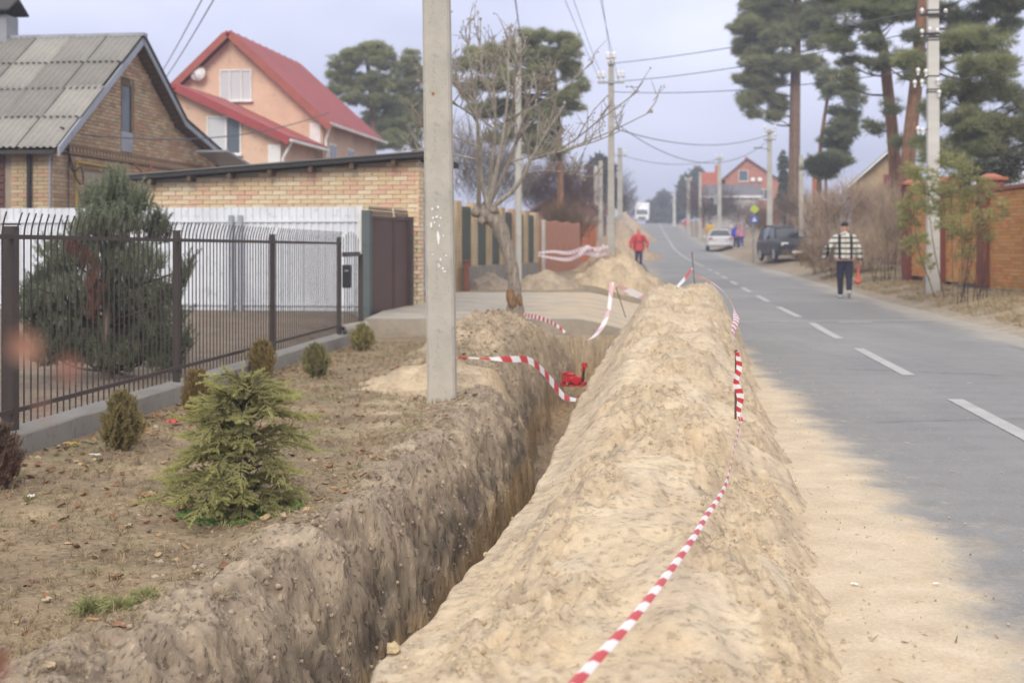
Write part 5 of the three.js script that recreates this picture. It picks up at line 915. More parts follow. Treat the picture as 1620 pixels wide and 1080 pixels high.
function car(label, p, turn, c, kind) {
  const t = thing('parked_car', label, 'car', p, turn), suv = kind === 'suv';
  const Wd = suv ? 0.93 : 0.87, gh = suv ? 1.0 : 0.86, top = suv ? 1.72 : 1.44;
  const paint = mat(c, { rough: suv ? 0.5 : 0.3, coat: suv ? 0.15 : 0.8, metal: suv ? 0 : 0.15, name: 'car_paint' });
  const ring = (w, yb, yt, crown) => { const R = [[-w * 0.86, yb], [-w * 0.97, yb + 0.10], [-w, yb + 0.28], [-w * 0.985, yt - 0.14], [-w * 0.93, yt - 0.02], [-w * 0.6, yt + crown]]; return [...R, ...R.slice().reverse().map(([x, y]) => [-x, y])]; };
  const body = suv ? [[-2.3, ring(0.80, 0.50, 0.95, 0.0)], [-2.26, ring(0.88, 0.36, 1.02, 0.01)], [-1.9, ring(Wd, 0.28, 1.06, 0.01)], [-0.5, ring(Wd, 0.26, 1.06, 0.01)], [0.85, ring(Wd, 0.26, 1.08, 0.02)], [1.6, ring(0.91, 0.27, 1.04, 0.03)], [2.05, ring(0.86, 0.30, 0.98, 0.03)], [2.26, ring(0.78, 0.36, 0.88, 0.02)], [2.33, ring(0.70, 0.44, 0.80, 0.0)]]
    : [[-2.2, ring(0.74, 0.45, 0.84, 0)], [-2.15, ring(0.82, 0.30, 0.93, 0.01)], [-1.75, ring(Wd, 0.24, 0.98, 0.02)], [-0.5, ring(Wd, 0.22, 0.92, 0.01)], [0.9, ring(Wd, 0.22, 0.90, 0.02)], [1.7, ring(0.84, 0.24, 0.82, 0.03)], [2.1, ring(0.76, 0.28, 0.72, 0.02)], [2.22, ring(0.66, 0.36, 0.62, 0)]];
  const bm = part(t, 'body', loft(body), paint);
  const gr = (w0, w1, yb, yt) => [[-w0, yb], [-mix(w0, w1, 0.85), mix(yb, yt, 0.8)], [-w1 * 0.93, yt - 0.02], [-w1 * 0.5, yt], [w1 * 0.5, yt], [w1 * 0.93, yt - 0.02], [mix(w0, w1, 0.85), mix(yb, yt, 0.8)], [w0, yb]];
  const cabin = suv ? [[-2.22, gr(0.80, 0.70, 0.98, 1.06)], [-1.98, gr(0.84, 0.68, 0.99, 1.60)], [-1.2, gr(0.87, 0.70, 1.0, top)], [0.1, gr(0.87, 0.70, 1.0, top - 0.03)], [0.55, gr(0.86, 0.68, 1.0, 1.58)], [1.22, gr(0.80, 0.66, 1.02, 1.10)]]
    : [[-1.72, gr(0.76, 0.66, 0.95, 0.99)], [-1.12, gr(0.80, 0.58, 0.90, 1.36)], [-0.6, gr(0.82, 0.60, 0.89, top)], [0.1, gr(0.82, 0.60, 0.89, top - 0.02)], [0.35, gr(0.82, 0.59, 0.89, 1.36)], [1.05, gr(0.76, 0.62, 0.86, 0.93)]];
  part(t, 'cabin_glass', loft(cabin), mat([0.025, 0.027, 0.03], { rough: 0.12, phys: 1, name: 'car_glass' }));
  const rf = cabin.slice(1, 5).map(([z, r]) => [z, r.slice(2, 6).map(([x, y]) => [x * 1.02, y + 0.012])]);
  part(t, 'roof', [sheet(3, 3, (i, j) => ({ p: [rf[j][1][i][0], rf[j][1][i][1], rf[j][0]] }))], paint);
  for (const s of [-1, 1]) {
    const e = (k, q) => V(s * Math.abs(cabin[k][1][q][0]) * 1.01, cabin[k][1][q][1], cabin[k][0]);
    part(t, 'pillar', [beam(e(1, 2), e(0, 0), 0.05, 0.06), beam(e(4, 2), e(5, 0), 0.05, 0.05), beam(e(2, 2), e(2, 0), 0.03, 0.07), beam(e(3, 2), e(3, 0), 0.03, 0.06)], paint);
    const dr = part(t, 'door', [box(0.012, 0.5, 0.95, s * (Wd + 0.002), 0.62, 0.42), box(0.012, 0.5, 0.9, s * (Wd + 0.002), 0.62, -0.56)], paint);
    part(dr, 'door_handle', [box(0.03, 0.03, 0.16, s * (Wd + 0.02), 0.80, 0.05), box(0.03, 0.03, 0.16, s * (Wd + 0.02), 0.80, -0.9)], paint);
    part(t, 'mirror', rbox(0.18, 0.13, 0.1, 0.03, s * (Wd + 0.07), suv ? 1.12 : 0.98, 0.78), paint);
    const hz = suv ? 2.2 : 2.06, hy = suv ? 0.80 : 0.62;
    part(t, 'headlight', rbox(0.34, 0.16, 0.22, 0.04, s * (suv ? 0.58 : 0.55), hy, hz), mat([0.75, 0.77, 0.8], { rough: 0.08, coat: 1 }));
    part(t, 'tail_light', rbox(suv ? 0.14 : 0.26, suv ? 0.36 : 0.17, 0.12, 0.03, s * (suv ? 0.76 : 0.64), suv ? 0.95 : 0.80, suv ? -2.2 : -2.14), mat([0.46, 0.05, 0.03], { rough: 0.2 }));
    for (const z of suv ? [-1.35, 1.42] : [-1.32, 1.30]) wheelParts(t, s * (Wd - 0.09), z, suv ? 0.36 : 0.31, 0.22, mat([0.42, 0.43, 0.45], { rough: 0.35, metal: 0.5 }));
  }
  part(t, 'bumper', [rbox(1.62, 0.22, 0.16, 0.05, 0, 0.42, suv ? 2.27 : 2.14), rbox(1.62, 0.22, 0.16, 0.05, 0, 0.44, suv ? -2.25 : -2.14)], suv ? M.black : paint);
  part(t, 'grille', rbox(0.7, 0.14, 0.05, 0.02, 0, suv ? 0.74 : 0.55, suv ? 2.33 : 2.20), M.black);
  part(t, 'number_plate', [box(0.52, 0.11, 0.015, 0, suv ? 0.50 : 0.66, suv ? -2.335 : -2.225), box(0.52, 0.11, 0.015, 0, 0.45, suv ? 2.355 : 2.225)], M.white);
  return t;
}
{
  const ds = 90; car('silver saloon car parked on the right road edge, seen from behind', V(xat(1138, ds), E(ds) + 0.02, -ds), Math.PI - 0.11, [0.62, 0.63, 0.64], 'sedan');
  const dk = 63; car('dark off road car parked half behind the brown bushes', V(xat(1243, dk), groundY(xat(1243, dk), dk) - 0.05, -dk), 0.04, [0.016, 0.016, 0.02], 'suv');
  const dt = 203, b = V(xat(1015.5, dt), E(dt), -dt), t = thing('box_truck', 'white box truck coming over the crest of the road', 'truck', b, -0.05);
  const wp = mat([0.82, 0.83, 0.84], { rough: 0.5 });
  part(t, 'cargo_box', rbox(2.42, 1.75, 5.0, 0.05, 0, 2.38, -3.6), wp);
  part(t, 'cab', loft([[-1.0, [[-1.05, 0.45], [-1.08, 1.2], [-1.0, 2.25], [1.0, 2.25], [1.08, 1.2], [1.05, 0.45]]], [0.35, [[-1.05, 0.45], [-1.08, 1.2], [-0.95, 2.2], [0.95, 2.2], [1.08, 1.2], [1.05, 0.45]]], [0.95, [[-1.02, 0.45], [-1.05, 1.15], [-1.0, 1.3], [1.0, 1.3], [1.05, 1.15], [1.02, 0.45]]]]), wp);
  part(t, 'windscreen', quad(V(-0.88, 1.38, 0.95), V(0.88, 1.38, 0.95), V(0.82, 2.08, 0.48), V(-0.82, 2.08, 0.48)), M.glass);
  part(t, 'grille', rbox(1.1, 0.3, 0.06, 0.02, 0, 0.82, 0.97), M.black);
  part(t, 'bumper', rbox(2.1, 0.28, 0.2, 0.05, 0, 0.48, 0.98), M.greySteel);
  for (const s of [-1, 1]) { part(t, 'headlight', rbox(0.3, 0.2, 0.08, 0.03, s * 0.78, 0.82, 0.97), M.porcelain); part(t, 'mirror', rbox(0.16, 0.4, 0.1, 0.03, s * 1.22, 1.75, 0.6), M.black); wheelParts(t, s * 0.95, 0.1, 0.42, 0.28, M.greySteel); wheelParts(t, s * 0.95, -4.6, 0.42, 0.28, M.greySteel); }
  part(t, 'chassis', bx(-0.8, 0.8, 0.5, 1.5, -6, -0.6), M.black);
}
// ---------------------------------------------------------------- road signs on the right
{
  const d = 67, b = V(xat(1192, d), groundY(xat(1192, d), d), -d), t = thing('road_sign', 'yellow green square sign above a blue square sign on one post', 'road sign', b, -0.1);
  const Y = (py) => yat(py, d) - b.y;
  part(t, 'sign_post', cyl(0.04, 0.04, Y(323), 0, Y(323) / 2, 0, 8), M.greySteel);
  part(t, 'crossing_plate', [place(new RoundedBoxGeometry(0.34, 0.34, 0.03, 2, 0.014), 0.07, Y(331), 0.06, 0, 0, Math.PI / 4)], mat([0.46, 0.55, 0.05], { rough: 0.5 }));
  const bl = part(t, 'crossing_plate', rbox(0.37, 0.37, 0.03, 0.014, 0.05, Y(347), 0.06), mat([0.06, 0.12, 0.46], { rough: 0.5 }));
  part(bl, 'white_triangle', place(prism([[-0.12, -0.10], [0.12, -0.10], [0, 0.12]], 0.006, 0.083), 0.05, Y(347), 0), M.white);
  const t2 = thing('road_sign', 'round pale sign seen from behind on the left, by the slim far pole', 'road sign', V(xat(970, 88), 1.0, -88), 0.2);
  part(t2, 'sign_post', cyl(0.04, 0.04, yat(330, 88) - 1.0, 0, (yat(330, 88) - 1.0) / 2, 0, 8), M.greySteel);
  part(t2, 'sign_disc', cyl(0.33, 0.33, 0.03, 0, yat(337, 88) - 1.0, 0.06, 24, Math.PI / 2), mat([0.5, 0.53, 0.58], { rough: 0.4 }));
}
// ---------------------------------------------------------------- houses further away on the right
{
  const d = 150, k = d / F, b = V(xat(1182, d), 3.3, -d), t = thing('brick_red_house', 'orange red gabled house with a grey lean-to roof on the right', 'house', b, -0.11);
  const X = (px) => (px - 1182) * k, Y = (py) => yat(py, d) - 3.3;
  const wallM = mat([0.42, 0.17, 0.11], { map: 'plain', size: 1.2 });
  part(t, 'wall', [prism([[X(1148), 0], [X(1233), 0], [X(1233), Y(286)], [X(1182), Y(254)], [X(1148), Y(280)]], 9, 0), prism([[X(1112), 0], [X(1148), 0], [X(1148), Y(288)], [X(1112), Y(292)]], 8, -1)], wallM);
  const roof = part(t, 'roof', [prism([[X(1142), Y(286)], [X(1182), Y(252)], [X(1182), Y(249)], [X(1142), Y(283)]], 9.6, 0.3), prism([[X(1182), Y(252)], [X(1237), Y(289)], [X(1237), Y(286)], [X(1182), Y(249)]], 9.6, 0.3)], mat([0.20, 0.10, 0.08], { map: 'plain' }));
  part(roof, 'side_roof', prism([[X(1110), Y(291)], [X(1142), Y(291)], [X(1142), Y(271)], [X(1112), Y(271)]], 6, -1.2), mat([0.46, 0.13, 0.075], { map: 'plain' }));
  part(roof, 'chimney', [bx(X(1134), X(1143), Y(275), Y(258), -4, -3), bx(X(1180), X(1184), Y(252), Y(247), -1.5, -1)], mat([0.45, 0.13, 0.09], { map: 'plain' }));
  window_(t, X(1176.5), Y(287), Y(269), 15 * k, 0.03, { bars: [], frame: M.white });
  window_(t, X(1208), Y(316), Y(299), 13 * k, 0.03, { bars: [0.5] });
  for (const px of [1191, 1202]) part(t, 'satellite_dish', place(new THREE.SphereGeometry(0.36, 16, 8, 0, 6.283, 0, 0.9), X(px), Y(285), 0.0, Math.PI / 2 - 0.2), M.porcelain);
  part(t, 'lean_to_wall', bx(X(1116), X(1198), 0, Y(311), 0.05, 3.0), mat([0.36, 0.335, 0.32], { map: 'plain' }));
  part(t, 'lean_to_roof', [prism([[X(1110), Y(311)], [X(1202), Y(311)], [X(1198), Y(294)], [X(1114), Y(294)]], 0.3, 3.3)], mat([0.20, 0.195, 0.22], { map: 'plain' }));
  part(t, 'lean_to_fascia', bx(X(1110), X(1202), Y(314.5), Y(311), 3.0, 3.4), M.white);
  part(t, 'garage_door', [bx(X(1152), X(1190), 0.3, Y(318), 3.0, 3.06), ...[...Array(5)].map((_, i) => bx(X(1152), X(1190), 0.4 + i * 0.4, 0.72 + i * 0.4, 3.06, 3.09))], mat([0.55, 0.54, 0.55], { map: 'plain' }));
  const d2 = 62, k2 = d2 / F, t2 = thing('grey_roof_house', 'yellow walled house with steep grey roof behind the leaning pine', 'house', V(xat(1408, d2), 0.9, -d2), -0.35);
  const X2 = (px) => (px - 1408) * k2 * 1.06, Y2 = (py) => yat(py, d2) - 0.9;
  part(t2, 'wall', prism([[X2(1352), 0], [X2(1464), 0], [X2(1464), Y2(292)], [X2(1408), Y2(243)], [X2(1352), Y2(292)]], 9, 0), mat([0.40, 0.30, 0.18], { map: 'plain', size: 1 }));
  part(t2, 'roof', [prism([[X2(1346), Y2(298)], [X2(1408), Y2(240)], [X2(1408), Y2(236.5)], [X2(1344), Y2(296)]], 10, 0.5), prism([[X2(1408), Y2(240)], [X2(1470), Y2(298)], [X2(1472), Y2(296)], [X2(1408), Y2(236.5)]], 10, 0.5)], mat([0.22, 0.22, 0.23], { map: 'plain' }));
  part(t2, 'verge_board', [prism([[X2(1346), Y2(300)], [X2(1408), Y2(242)], [X2(1408), Y2(238.5)], [X2(1346), Y2(296.5)]], 0.05, 0.53)], M.white);
  const w2 = part(t2, 'window', bx(X2(1399), X2(1416), Y2(302), Y2(276), -0.02, 0.04), mat([0.26, 0.05, 0.05])); part(w2, 'pane', bx(X2(1401.5), X2(1413.5), Y2(300), Y2(279), 0.04, 0.05), mat([0.20, 0.05, 0.05], { rough: 0.2 }));
  const t3 = thing('brown_roof_house', 'brown roofed house hidden behind bare trees on the left', 'house', V(xat(895, 84), 0.8, -84), -0.1);
  part(t3, 'wall', bx(-2.2, 2.4, 0, 2.6, -6, 0), mat([0.30, 0.20, 0.16], { map: 'plain' }));
  part(t3, 'roof', [prism([[-2.6, 2.5], [0.1, 4.3], [0.1, 4.45], [-2.7, 2.6]], 7, 0.4), prism([[0.1, 4.3], [2.8, 2.5], [2.9, 2.6], [0.1, 4.45]], 7, 0.4), prism([[-2.2, 2.55], [2.4, 2.55], [0.1, 4.25]], 0.2, 0)], mat([0.20, 0.095, 0.08], { map: 'plain' }));
  const w3 = part(t3, 'window', bx(-0.6, 0.7, 1.0, 2.1, 0, 0.05), M.white); part(w3, 'pane', bx(-0.5, 0.6, 1.08, 2.02, 0.05, 0.06), M.glass);
  const d4 = 66, t4 = thing('shed_roof', 'pale curved shed roof peeping over the garage, right of the peach house', 'shed', V(xat(604, d4), 0.5, -d4));
  part(t4, 'curved_roof', [place(new THREE.CylinderGeometry(1.15, 1.15, 4, 24, 1, false, -Math.PI / 2, Math.PI), 0, yat(246, d4) - 0.5 + 0.0, -2, Math.PI / 2, 0, 0)], mat([0.50, 0.50, 0.49], { map: 'plain' }));
  part(t4, 'shed_wall', bx(-1.1, 1.1, 0, yat(246, d4) - 0.5, -4, 0), mat([0.36, 0.34, 0.32], { map: 'plain' }));
  const d5 = 73, t5 = thing('brick_chimney', 'narrow orange brick chimney stack between the pines', 'chimney', V(xat(1292, d5), 0.6, -d5), -0.2);
  part(t5, 'wall', [bx(-0.22, 0.22, 0, yat(274, d5) - 0.6, -0.5, 0)], mat([0.40, 0.15, 0.08], { map: 'plain', size: 0.6 }));
  part(t5, 'roof', [prism([[-0.28, yat(274, d5) - 0.6], [0.28, yat(274, d5) - 0.6], [0.28, yat(272, d5) - 0.6], [-0.28, yat(272, d5) - 0.6]], 0.62, 0.06)], M.greySteel);
}
// ---------------------------------------------------------------- vegetation kit
function blades(n, len, w, up, seed, bend = 0) { // thin leaves or needles leaving one point; up: 1 = all upward, -1 = every way
  const r = mulberry(seed), P = [], I = [];
  for (let k = 0; k < n; k++) {
    const y = mix(up, 1, r()), a = r() * 6.283, h = Math.sqrt(Math.max(0, 1 - y * y)), D = V(h * Math.cos(a), y, h * Math.sin(a)), L = len * (0.6 + 0.5 * r()), S = V(r() - 0.5, r() - 0.5, r() - 0.5).cross(D).normalize().multiplyScalar(w / 2), o = P.length / 3, m = D.clone().multiplyScalar(L * 0.55), e = D.clone().multiplyScalar(L); e.y -= bend * L;
    P.push(-S.x * 0.5, -S.y * 0.5, -S.z * 0.5, S.x * 0.5, S.y * 0.5, S.z * 0.5, m.x + S.x, m.y + S.y, m.z + S.z, m.x - S.x, m.y - S.y, m.z - S.z, e.x, e.y, e.z); I.push(o, o + 1, o + 2, o, o + 2, o + 3, o + 3, o + 2, o + 4);
  }
  const g = new THREE.BufferGeometry(); g.setAttribute('position', new THREE.Float32BufferAttribute(P, 3)); g.setIndex(I); g.computeVertexNormals(); return g;
}
function shootGeo(len, nl, n, w, seed, flat = 0, droop = 0) { // a stem along +y set with needles
  const r = mulberry(seed), P = [], I = [];
  const put = (a, b, c) => { const o = P.length / 3; P.push(...a.toArray(), ...b.toArray(), ...c.toArray()); I.push(o, o + 1, o + 2); };
  for (let k = 0; k < n; k++) {
    const t = (k + r()) / n, a = r() * 6.283, lean = 0.55 + 0.5 * t, D = V(Math.cos(a), lean, Math.sin(a) * (1 - flat)).normalize(), o = V(0, t * len, -droop * t * t * len), L = nl * (1.05 - 0.35 * t) * (0.8 + 0.4 * r()), S = V(r() - 0.5, r() - 0.5, r() - 0.5).cross(D).normalize().multiplyScalar(w / 2);
    put(o.clone().sub(S), o.clone().add(S), o.clone().addScaledVector(D, L));
  }
  put(V(-w, 0, 0), V(w, 0, 0), V(0, len, -droop * len)); put(V(0, 0, -w), V(0, 0, w), V(0, len, -droop * len));
  const g = new THREE.BufferGeometry(); g.setAttribute('position', new THREE.Float32BufferAttribute(P, 3)); g.setIndex(I); g.computeVertexNormals(); return g;
}
function twigGeo(len, n, w, seed, spread = 0.7) { // a small bare branching twig along +y
  const r = mulberry(seed), L = [];
  const grow = (a, dir, l, ww, depth) => { const b = a.clone().addScaledVector(dir, l); const S = dir.clone().cross(V(r() - 0.5, r() - 0.5, r() - 0.5)).normalize(), S2 = S.clone().cross(dir); for (const s of [S, S2]) { const g = quad(a.clone().addScaledVector(s, -ww / 2), a.clone().addScaledVector(s, ww / 2), b.clone().addScaledVector(s, ww * 0.3), b.clone().addScaledVector(s, -ww * 0.3)); L.push(g); } if (depth) for (let k = 0; k < n; k++) grow(a.clone().addScaledVector(dir, l * (0.35 + 0.65 * r())), dir.clone().add(V((r() - 0.5) * 2, (r() - 0.35) * 1.2, (r() - 0.5) * 2).multiplyScalar(spread)).normalize(), l * (0.45 + 0.3 * r()), ww * 0.65, depth - 1); };
  grow(V(0, 0, 0), V(0, 1, 0), len * 0.6, w, 2); return merge(L);
}
const G = {
  tuft: [1, 2, 3].map((s) => blades(24, 0.44, 0.021, -0.35, s)),
  tuftFine: [4, 5].map((s) => blades(16, 0.16, 0.012, -0.5, s)),
  leafy: [6, 7].map((s) => blades(14, 0.5, 0.10, -0.8, s)),
  twig: [1, 2, 3].map((s) => twigGeo(1, 3, 0.012, s)),
  spruce: [1, 2].map((s) => shootGeo(0.095, 0.024, 110, 0.0030, s, 0.15, 0.25)),
  juniper: [1, 2].map((s) => shootGeo(0.30, 0.075, 60, 0.012, s, 0, 0)),
  thuja: [1, 2].map((s) => shootGeo(0.09, 0.035, 40, 0.006, s, 0.75)),
};
const inBall = () => { for (;;) { const p = V(rr(-1, 1), rr(-1, 1), rr(-1, 1)), l = p.length(); if (l < 1 && rnd() < 0.25 + 0.75 * l) return p; } };
function fillClumps(clumps, d, base, o) { // clumps: [px, py, rx, ry] seen at depth d, each with true depth
  const k = d / F, L = [];
  for (const [px, py, rx, ry] of clumps) {
    let dz = (o.deep ?? 0.8) * rr(-1, 1); if (o.front && Math.abs(px - o.front(py)) < 34 && rnd() < 0.8) dz = 0.35 + Math.abs(dz) * 0.8;
    const c = at(px, py, d).sub(base); c.z += dz;
    const X = rx * k, Y = ry * k, Z = Math.max(X, Y) * 0.9, n = Math.round(o.dens * (X * Y + 0.5 * (X + Y) * Z) * (o.thin ?? 1)), shade = rr(0, 1);
    const subs = o.sub ? [...Array(Math.max(4, Math.round((X * Y + 0.5 * (X + Y) * Z) * o.sub)))].map(() => { const q = inBall(); return [q, rr(0, 1)]; }) : null;
    for (let i = 0; i < n; i++) {
      let q = inBall(), p = V(c.x + q.x * X * 1.04, c.y + q.y * Y * 1.04, c.z + q.z * Z), tone = shade;
      if (subs) { const [sq, st] = subs[Math.floor(rnd() * subs.length)], w = o.subR ?? 0.3; p = V(c.x + sq.x * X * 1.05 + q.x * w * 1.25, c.y + sq.y * Y * 1.05 + q.y * w * 0.62 + 0.05, c.z + sq.z * Z + q.z * w * 1.25); tone = st; }
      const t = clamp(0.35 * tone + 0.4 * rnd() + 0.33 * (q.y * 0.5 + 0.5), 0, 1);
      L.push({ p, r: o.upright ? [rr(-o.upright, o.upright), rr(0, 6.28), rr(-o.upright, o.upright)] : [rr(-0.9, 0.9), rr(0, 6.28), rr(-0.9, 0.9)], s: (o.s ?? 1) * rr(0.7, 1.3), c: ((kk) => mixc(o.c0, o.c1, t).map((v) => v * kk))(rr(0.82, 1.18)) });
    }
  }
  return L;
}
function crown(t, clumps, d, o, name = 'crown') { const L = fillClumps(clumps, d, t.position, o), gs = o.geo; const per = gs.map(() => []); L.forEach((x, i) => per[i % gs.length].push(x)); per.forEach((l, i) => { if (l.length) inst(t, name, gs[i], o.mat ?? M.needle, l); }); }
const PINE = { dens: 560, geo: G.tuft, c0: [0.125, 0.142, 0.066], c1: [0.41, 0.425, 0.175], deep: 1.3, s: 0.60, sub: 25, subR: 0.28 };
function pine(label, d, trunk, clumps, o = {}) {
  const [bx0, by0] = trunk[trunk.length - 1], yb = o.base ?? groundY(xat(bx0, d), d), b = V(xat(bx0, d), yb - 0.1, -d), t = thing('pine_tree', label, 'pine tree', b);
  const pts = trunk.map(([px, py]) => at(px, py, d).sub(b)).reverse(); pts[0].y = 0;
  if (pts[1] && pts[1].y < 0.4) pts.splice(1, 1);
  const w = o.w ?? 0.3; part(t, 'trunk', tube(pts, w / 2 * 1.12, w / 2 * (o.tip ?? 0.6), 10, 24), o.bark ?? M.barkPine);
  const c = new THREE.CatmullRomCurve3(pts), tp = c.getPoints(40), limbs = [];
  for (const [px, py, rx] of clumps) { if (rnd() > (o.limb ?? 0.75)) continue; const e = at(px, py, d).sub(b); e.z += rr(-0.5, 0.5); let s = tp[0], bd = 1e9; for (const p of tp) { const q = Math.hypot(p.x - e.x, p.y - (e.y - Math.abs(e.x - p.x) * 0.35 - 0.1)); if (q < bd && p.y > 1) { bd = q; s = p; } } const m = s.clone().lerp(e, 0.5); m.y -= 0.1 * s.distanceTo(e); limbs.push(tube([s, m, e], clamp(0.03 + 0.012 * s.distanceTo(e), 0.03, 0.09), 0.015, 5, 6)); }
  for (const l of limbs) part(t, 'limb', l, o.limbMat ?? M.barkDark);
  const rows = [...trunk]; const fx = (py) => { for (let i = 1; i < rows.length; i++) if (py <= rows[i][1]) return mix(rows[i - 1][0], rows[i][0], clamp((py - rows[i - 1][1]) / (rows[i][1] - rows[i - 1][1]), 0, 1)); return rows[rows.length - 1][0]; };
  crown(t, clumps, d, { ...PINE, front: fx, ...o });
  return t;
}
pine('broad pine rising behind the ridge of the peach house', 78, [[580, 90], [588, 160], [592, 300]], [[590, 85, 30, 11], [566, 95, 25, 11], [606, 104, 20, 13], [545, 106, 22, 13], [533, 124, 15, 9], [560, 130, 25, 14], [600, 135, 25, 14], [532, 150, 12, 8], [575, 160, 30, 17], [610, 165, 25, 18], [625, 192, 25, 18], [590, 195, 25, 18], [615, 225, 25, 15], [580, 225, 20, 14]], { w: 0.42 });
pine('narrower pine between the peach house and the nearest pole', 82, [[652, 95], [655, 170], [655, 300]], [[650, 95, 15, 9], [645, 114, 22, 13], [661, 130, 15, 14], [635, 140, 18, 12], [650, 165, 20, 17], [656, 195, 20, 18], [650, 226, 20, 15], [668, 160, 14, 14], [630, 215, 15, 12]], { w: 0.4 });
pine('wide flat crowned pine behind the bare pruned tree', 60, [[872, 75], [878, 130], [884, 200], [886, 262], [888, 330]], [[850, 62, 30, 9], [820, 71, 30, 11], [885, 72, 28, 11], [780, 79, 25, 9], [746, 84, 16, 7], [900, 90, 16, 11], [860, 95, 30, 14], [810, 100, 28, 14], [770, 105, 25, 13], [740, 110, 15, 11], [895, 118, 22, 14], [850, 130, 28, 17], [805, 135, 28, 17], [765, 140, 22, 14], [910, 140, 15, 13], [890, 155, 20, 13], [875, 176, 20, 11], [830, 165, 25, 17], [785, 170, 22, 14], [850, 195, 24, 14], [902, 176, 13, 9], [870, 215, 20, 11], [845, 235, 25, 14], [880, 245, 14, 10], [815, 205, 22, 14], [790, 220, 15, 14], [760, 175, 14, 12], [740, 150, 10, 14]], { w: 0.36, tip: 0.4 });
pine('tall pine with straight reddish trunk left of the lamp pole', 76, [[1262, -40], [1260, 60], [1258, 180], [1256, 330]], [[1185, 18, 18, 12], [1210, 8, 30, 16], [1178, 45, 22, 12], [1205, 40, 30, 16], [1240, 28, 30, 20], [1195, 70, 28, 16], [1225, 65, 24, 16], [1265, 48, 24, 18], [1288, 30, 24, 20], [1200, 100, 28, 17], [1190, 125, 22, 18], [1216, 120, 28, 18], [1185, 158, 15, 17], [1202, 150, 20, 17], [1240, 105, 24, 13], [1266, 108, 16, 9], [1196, 180, 9, 7], [1234, 165, 11, 15], [1228, 186, 12, 5], [1310, 12, 28, 18], [1318, 58, 18, 22], [1290, 72, 14, 10], [1230, -30, 50, 22], [1290, -30, 40, 26], [1300, 100, 10, 10]], { w: 0.66, tip: 0.72, dens: 500, sub: 19, subR: 0.35, s: 0.78, bark: mat([0.235, 0.15, 0.105], { map: 'bark', size: 0.9, bump: 0.02, rough: 0.95, name: 'pine_bark' }) });
pine('slim dark pine with drooping foliage right of the straight trunk', 64, [[1316, 120], [1304, 190], [1298, 240], [1296, 330]], [[1310, 150, 13, 12], [1318, 125, 17, 18], [1336, 160, 17, 22], [1345, 186, 11, 14], [1325, 190, 15, 18], [1315, 225, 19, 22], [1327, 213, 16, 18], [1310, 255, 24, 12], [1288, 266, 18, 12], [1331, 245, 13, 13], [1340, 140, 10, 10], [1300, 280, 16, 10]], { w: 0.26, tip: 0.5, c0: [0.09, 0.115, 0.06], c1: [0.26, 0.285, 0.13] });
pine('leaning orange trunked pine beside the grey roofed house', 48, [[1372, 20], [1388, 52], [1398, 80], [1405, 140], [1413, 215], [1418, 300], [1419, 340]], [[1350, 18, 30, 16], [1370, 44, 22, 12], [1332, 42, 22, 14], [1400, 12, 30, 14], [1415, 40, 18, 12], [1365, 85, 16, 13], [1345, 102, 12, 14], [1374, 112, 14, 8], [1426, 20, 24, 16], [1324, 76, 16, 16], [1398, 176, 9, 9], [1388, 202, 15, 7], [1411, 228, 9, 11], [1350, -20, 60, 18], [1338, 130, 10, 8]], { w: 0.46, tip: 0.75, c0: [0.10, 0.125, 0.06], c1: [0.30, 0.33, 0.14] });
pine('thick trunked pine directly left of the tall white pole', 46, [[1470, -60], [1462, 0], [1456, 60], [1449, 140], [1441, 210], [1436, 270], [1433, 340]], [[1500, 20, 25, 18], [1540, 30, 30, 18], [1590, 40, 20, 15], [1570, 14, 30, 13], [1520, 55, 18, 11], [1582, 60, 12, 6], [1432, 92, 22, 11], [1424, 112, 18, 9], [1600, 15, 18, 12], [1540, -10, 60, 16], [1440, 70, 18, 10], [1405, 100, 14, 8]], { w: 0.50, tip: 0.75, c0: [0.085, 0.105, 0.06], c1: [0.26, 0.28, 0.13] });
pine('huge spreading dark conifer over the brick fence', 40, [[1530, 70], [1528, 180], [1526, 300], [1525, 345]], [[1500, 78, 30, 16], [1530, 74, 35, 15], [1560, 86, 25, 14], [1482, 100, 22, 12], [1512, 116, 32, 15], [1552, 122, 32, 15], [1585, 130, 24, 17], [1600, 160, 22, 18], [1542, 158, 30, 14], [1498, 152, 22, 14], [1480, 182, 20, 14], [1520, 195, 34, 17], [1562, 202, 34, 17], [1600, 202, 20, 18], [1490, 226, 24, 16], [1530, 236, 34, 17], [1570, 242, 30, 16], [1612, 246, 15, 15], [1500, 260, 24, 13], [1460, 250, 14, 13], [1448, 92, 16, 9], [1466, 122, 12, 9], [1590, 95, 14, 10], [1615, 185, 12, 14], [1640, 215, 25, 22], [1640, 150, 18, 20], [1600, 275, 25, 12], [1550, 275, 25, 12]], { w: 0.45, dens: 480, c0: [0.115, 0.135, 0.062], c1: [0.38, 0.395, 0.16], bark: M.barkDark });
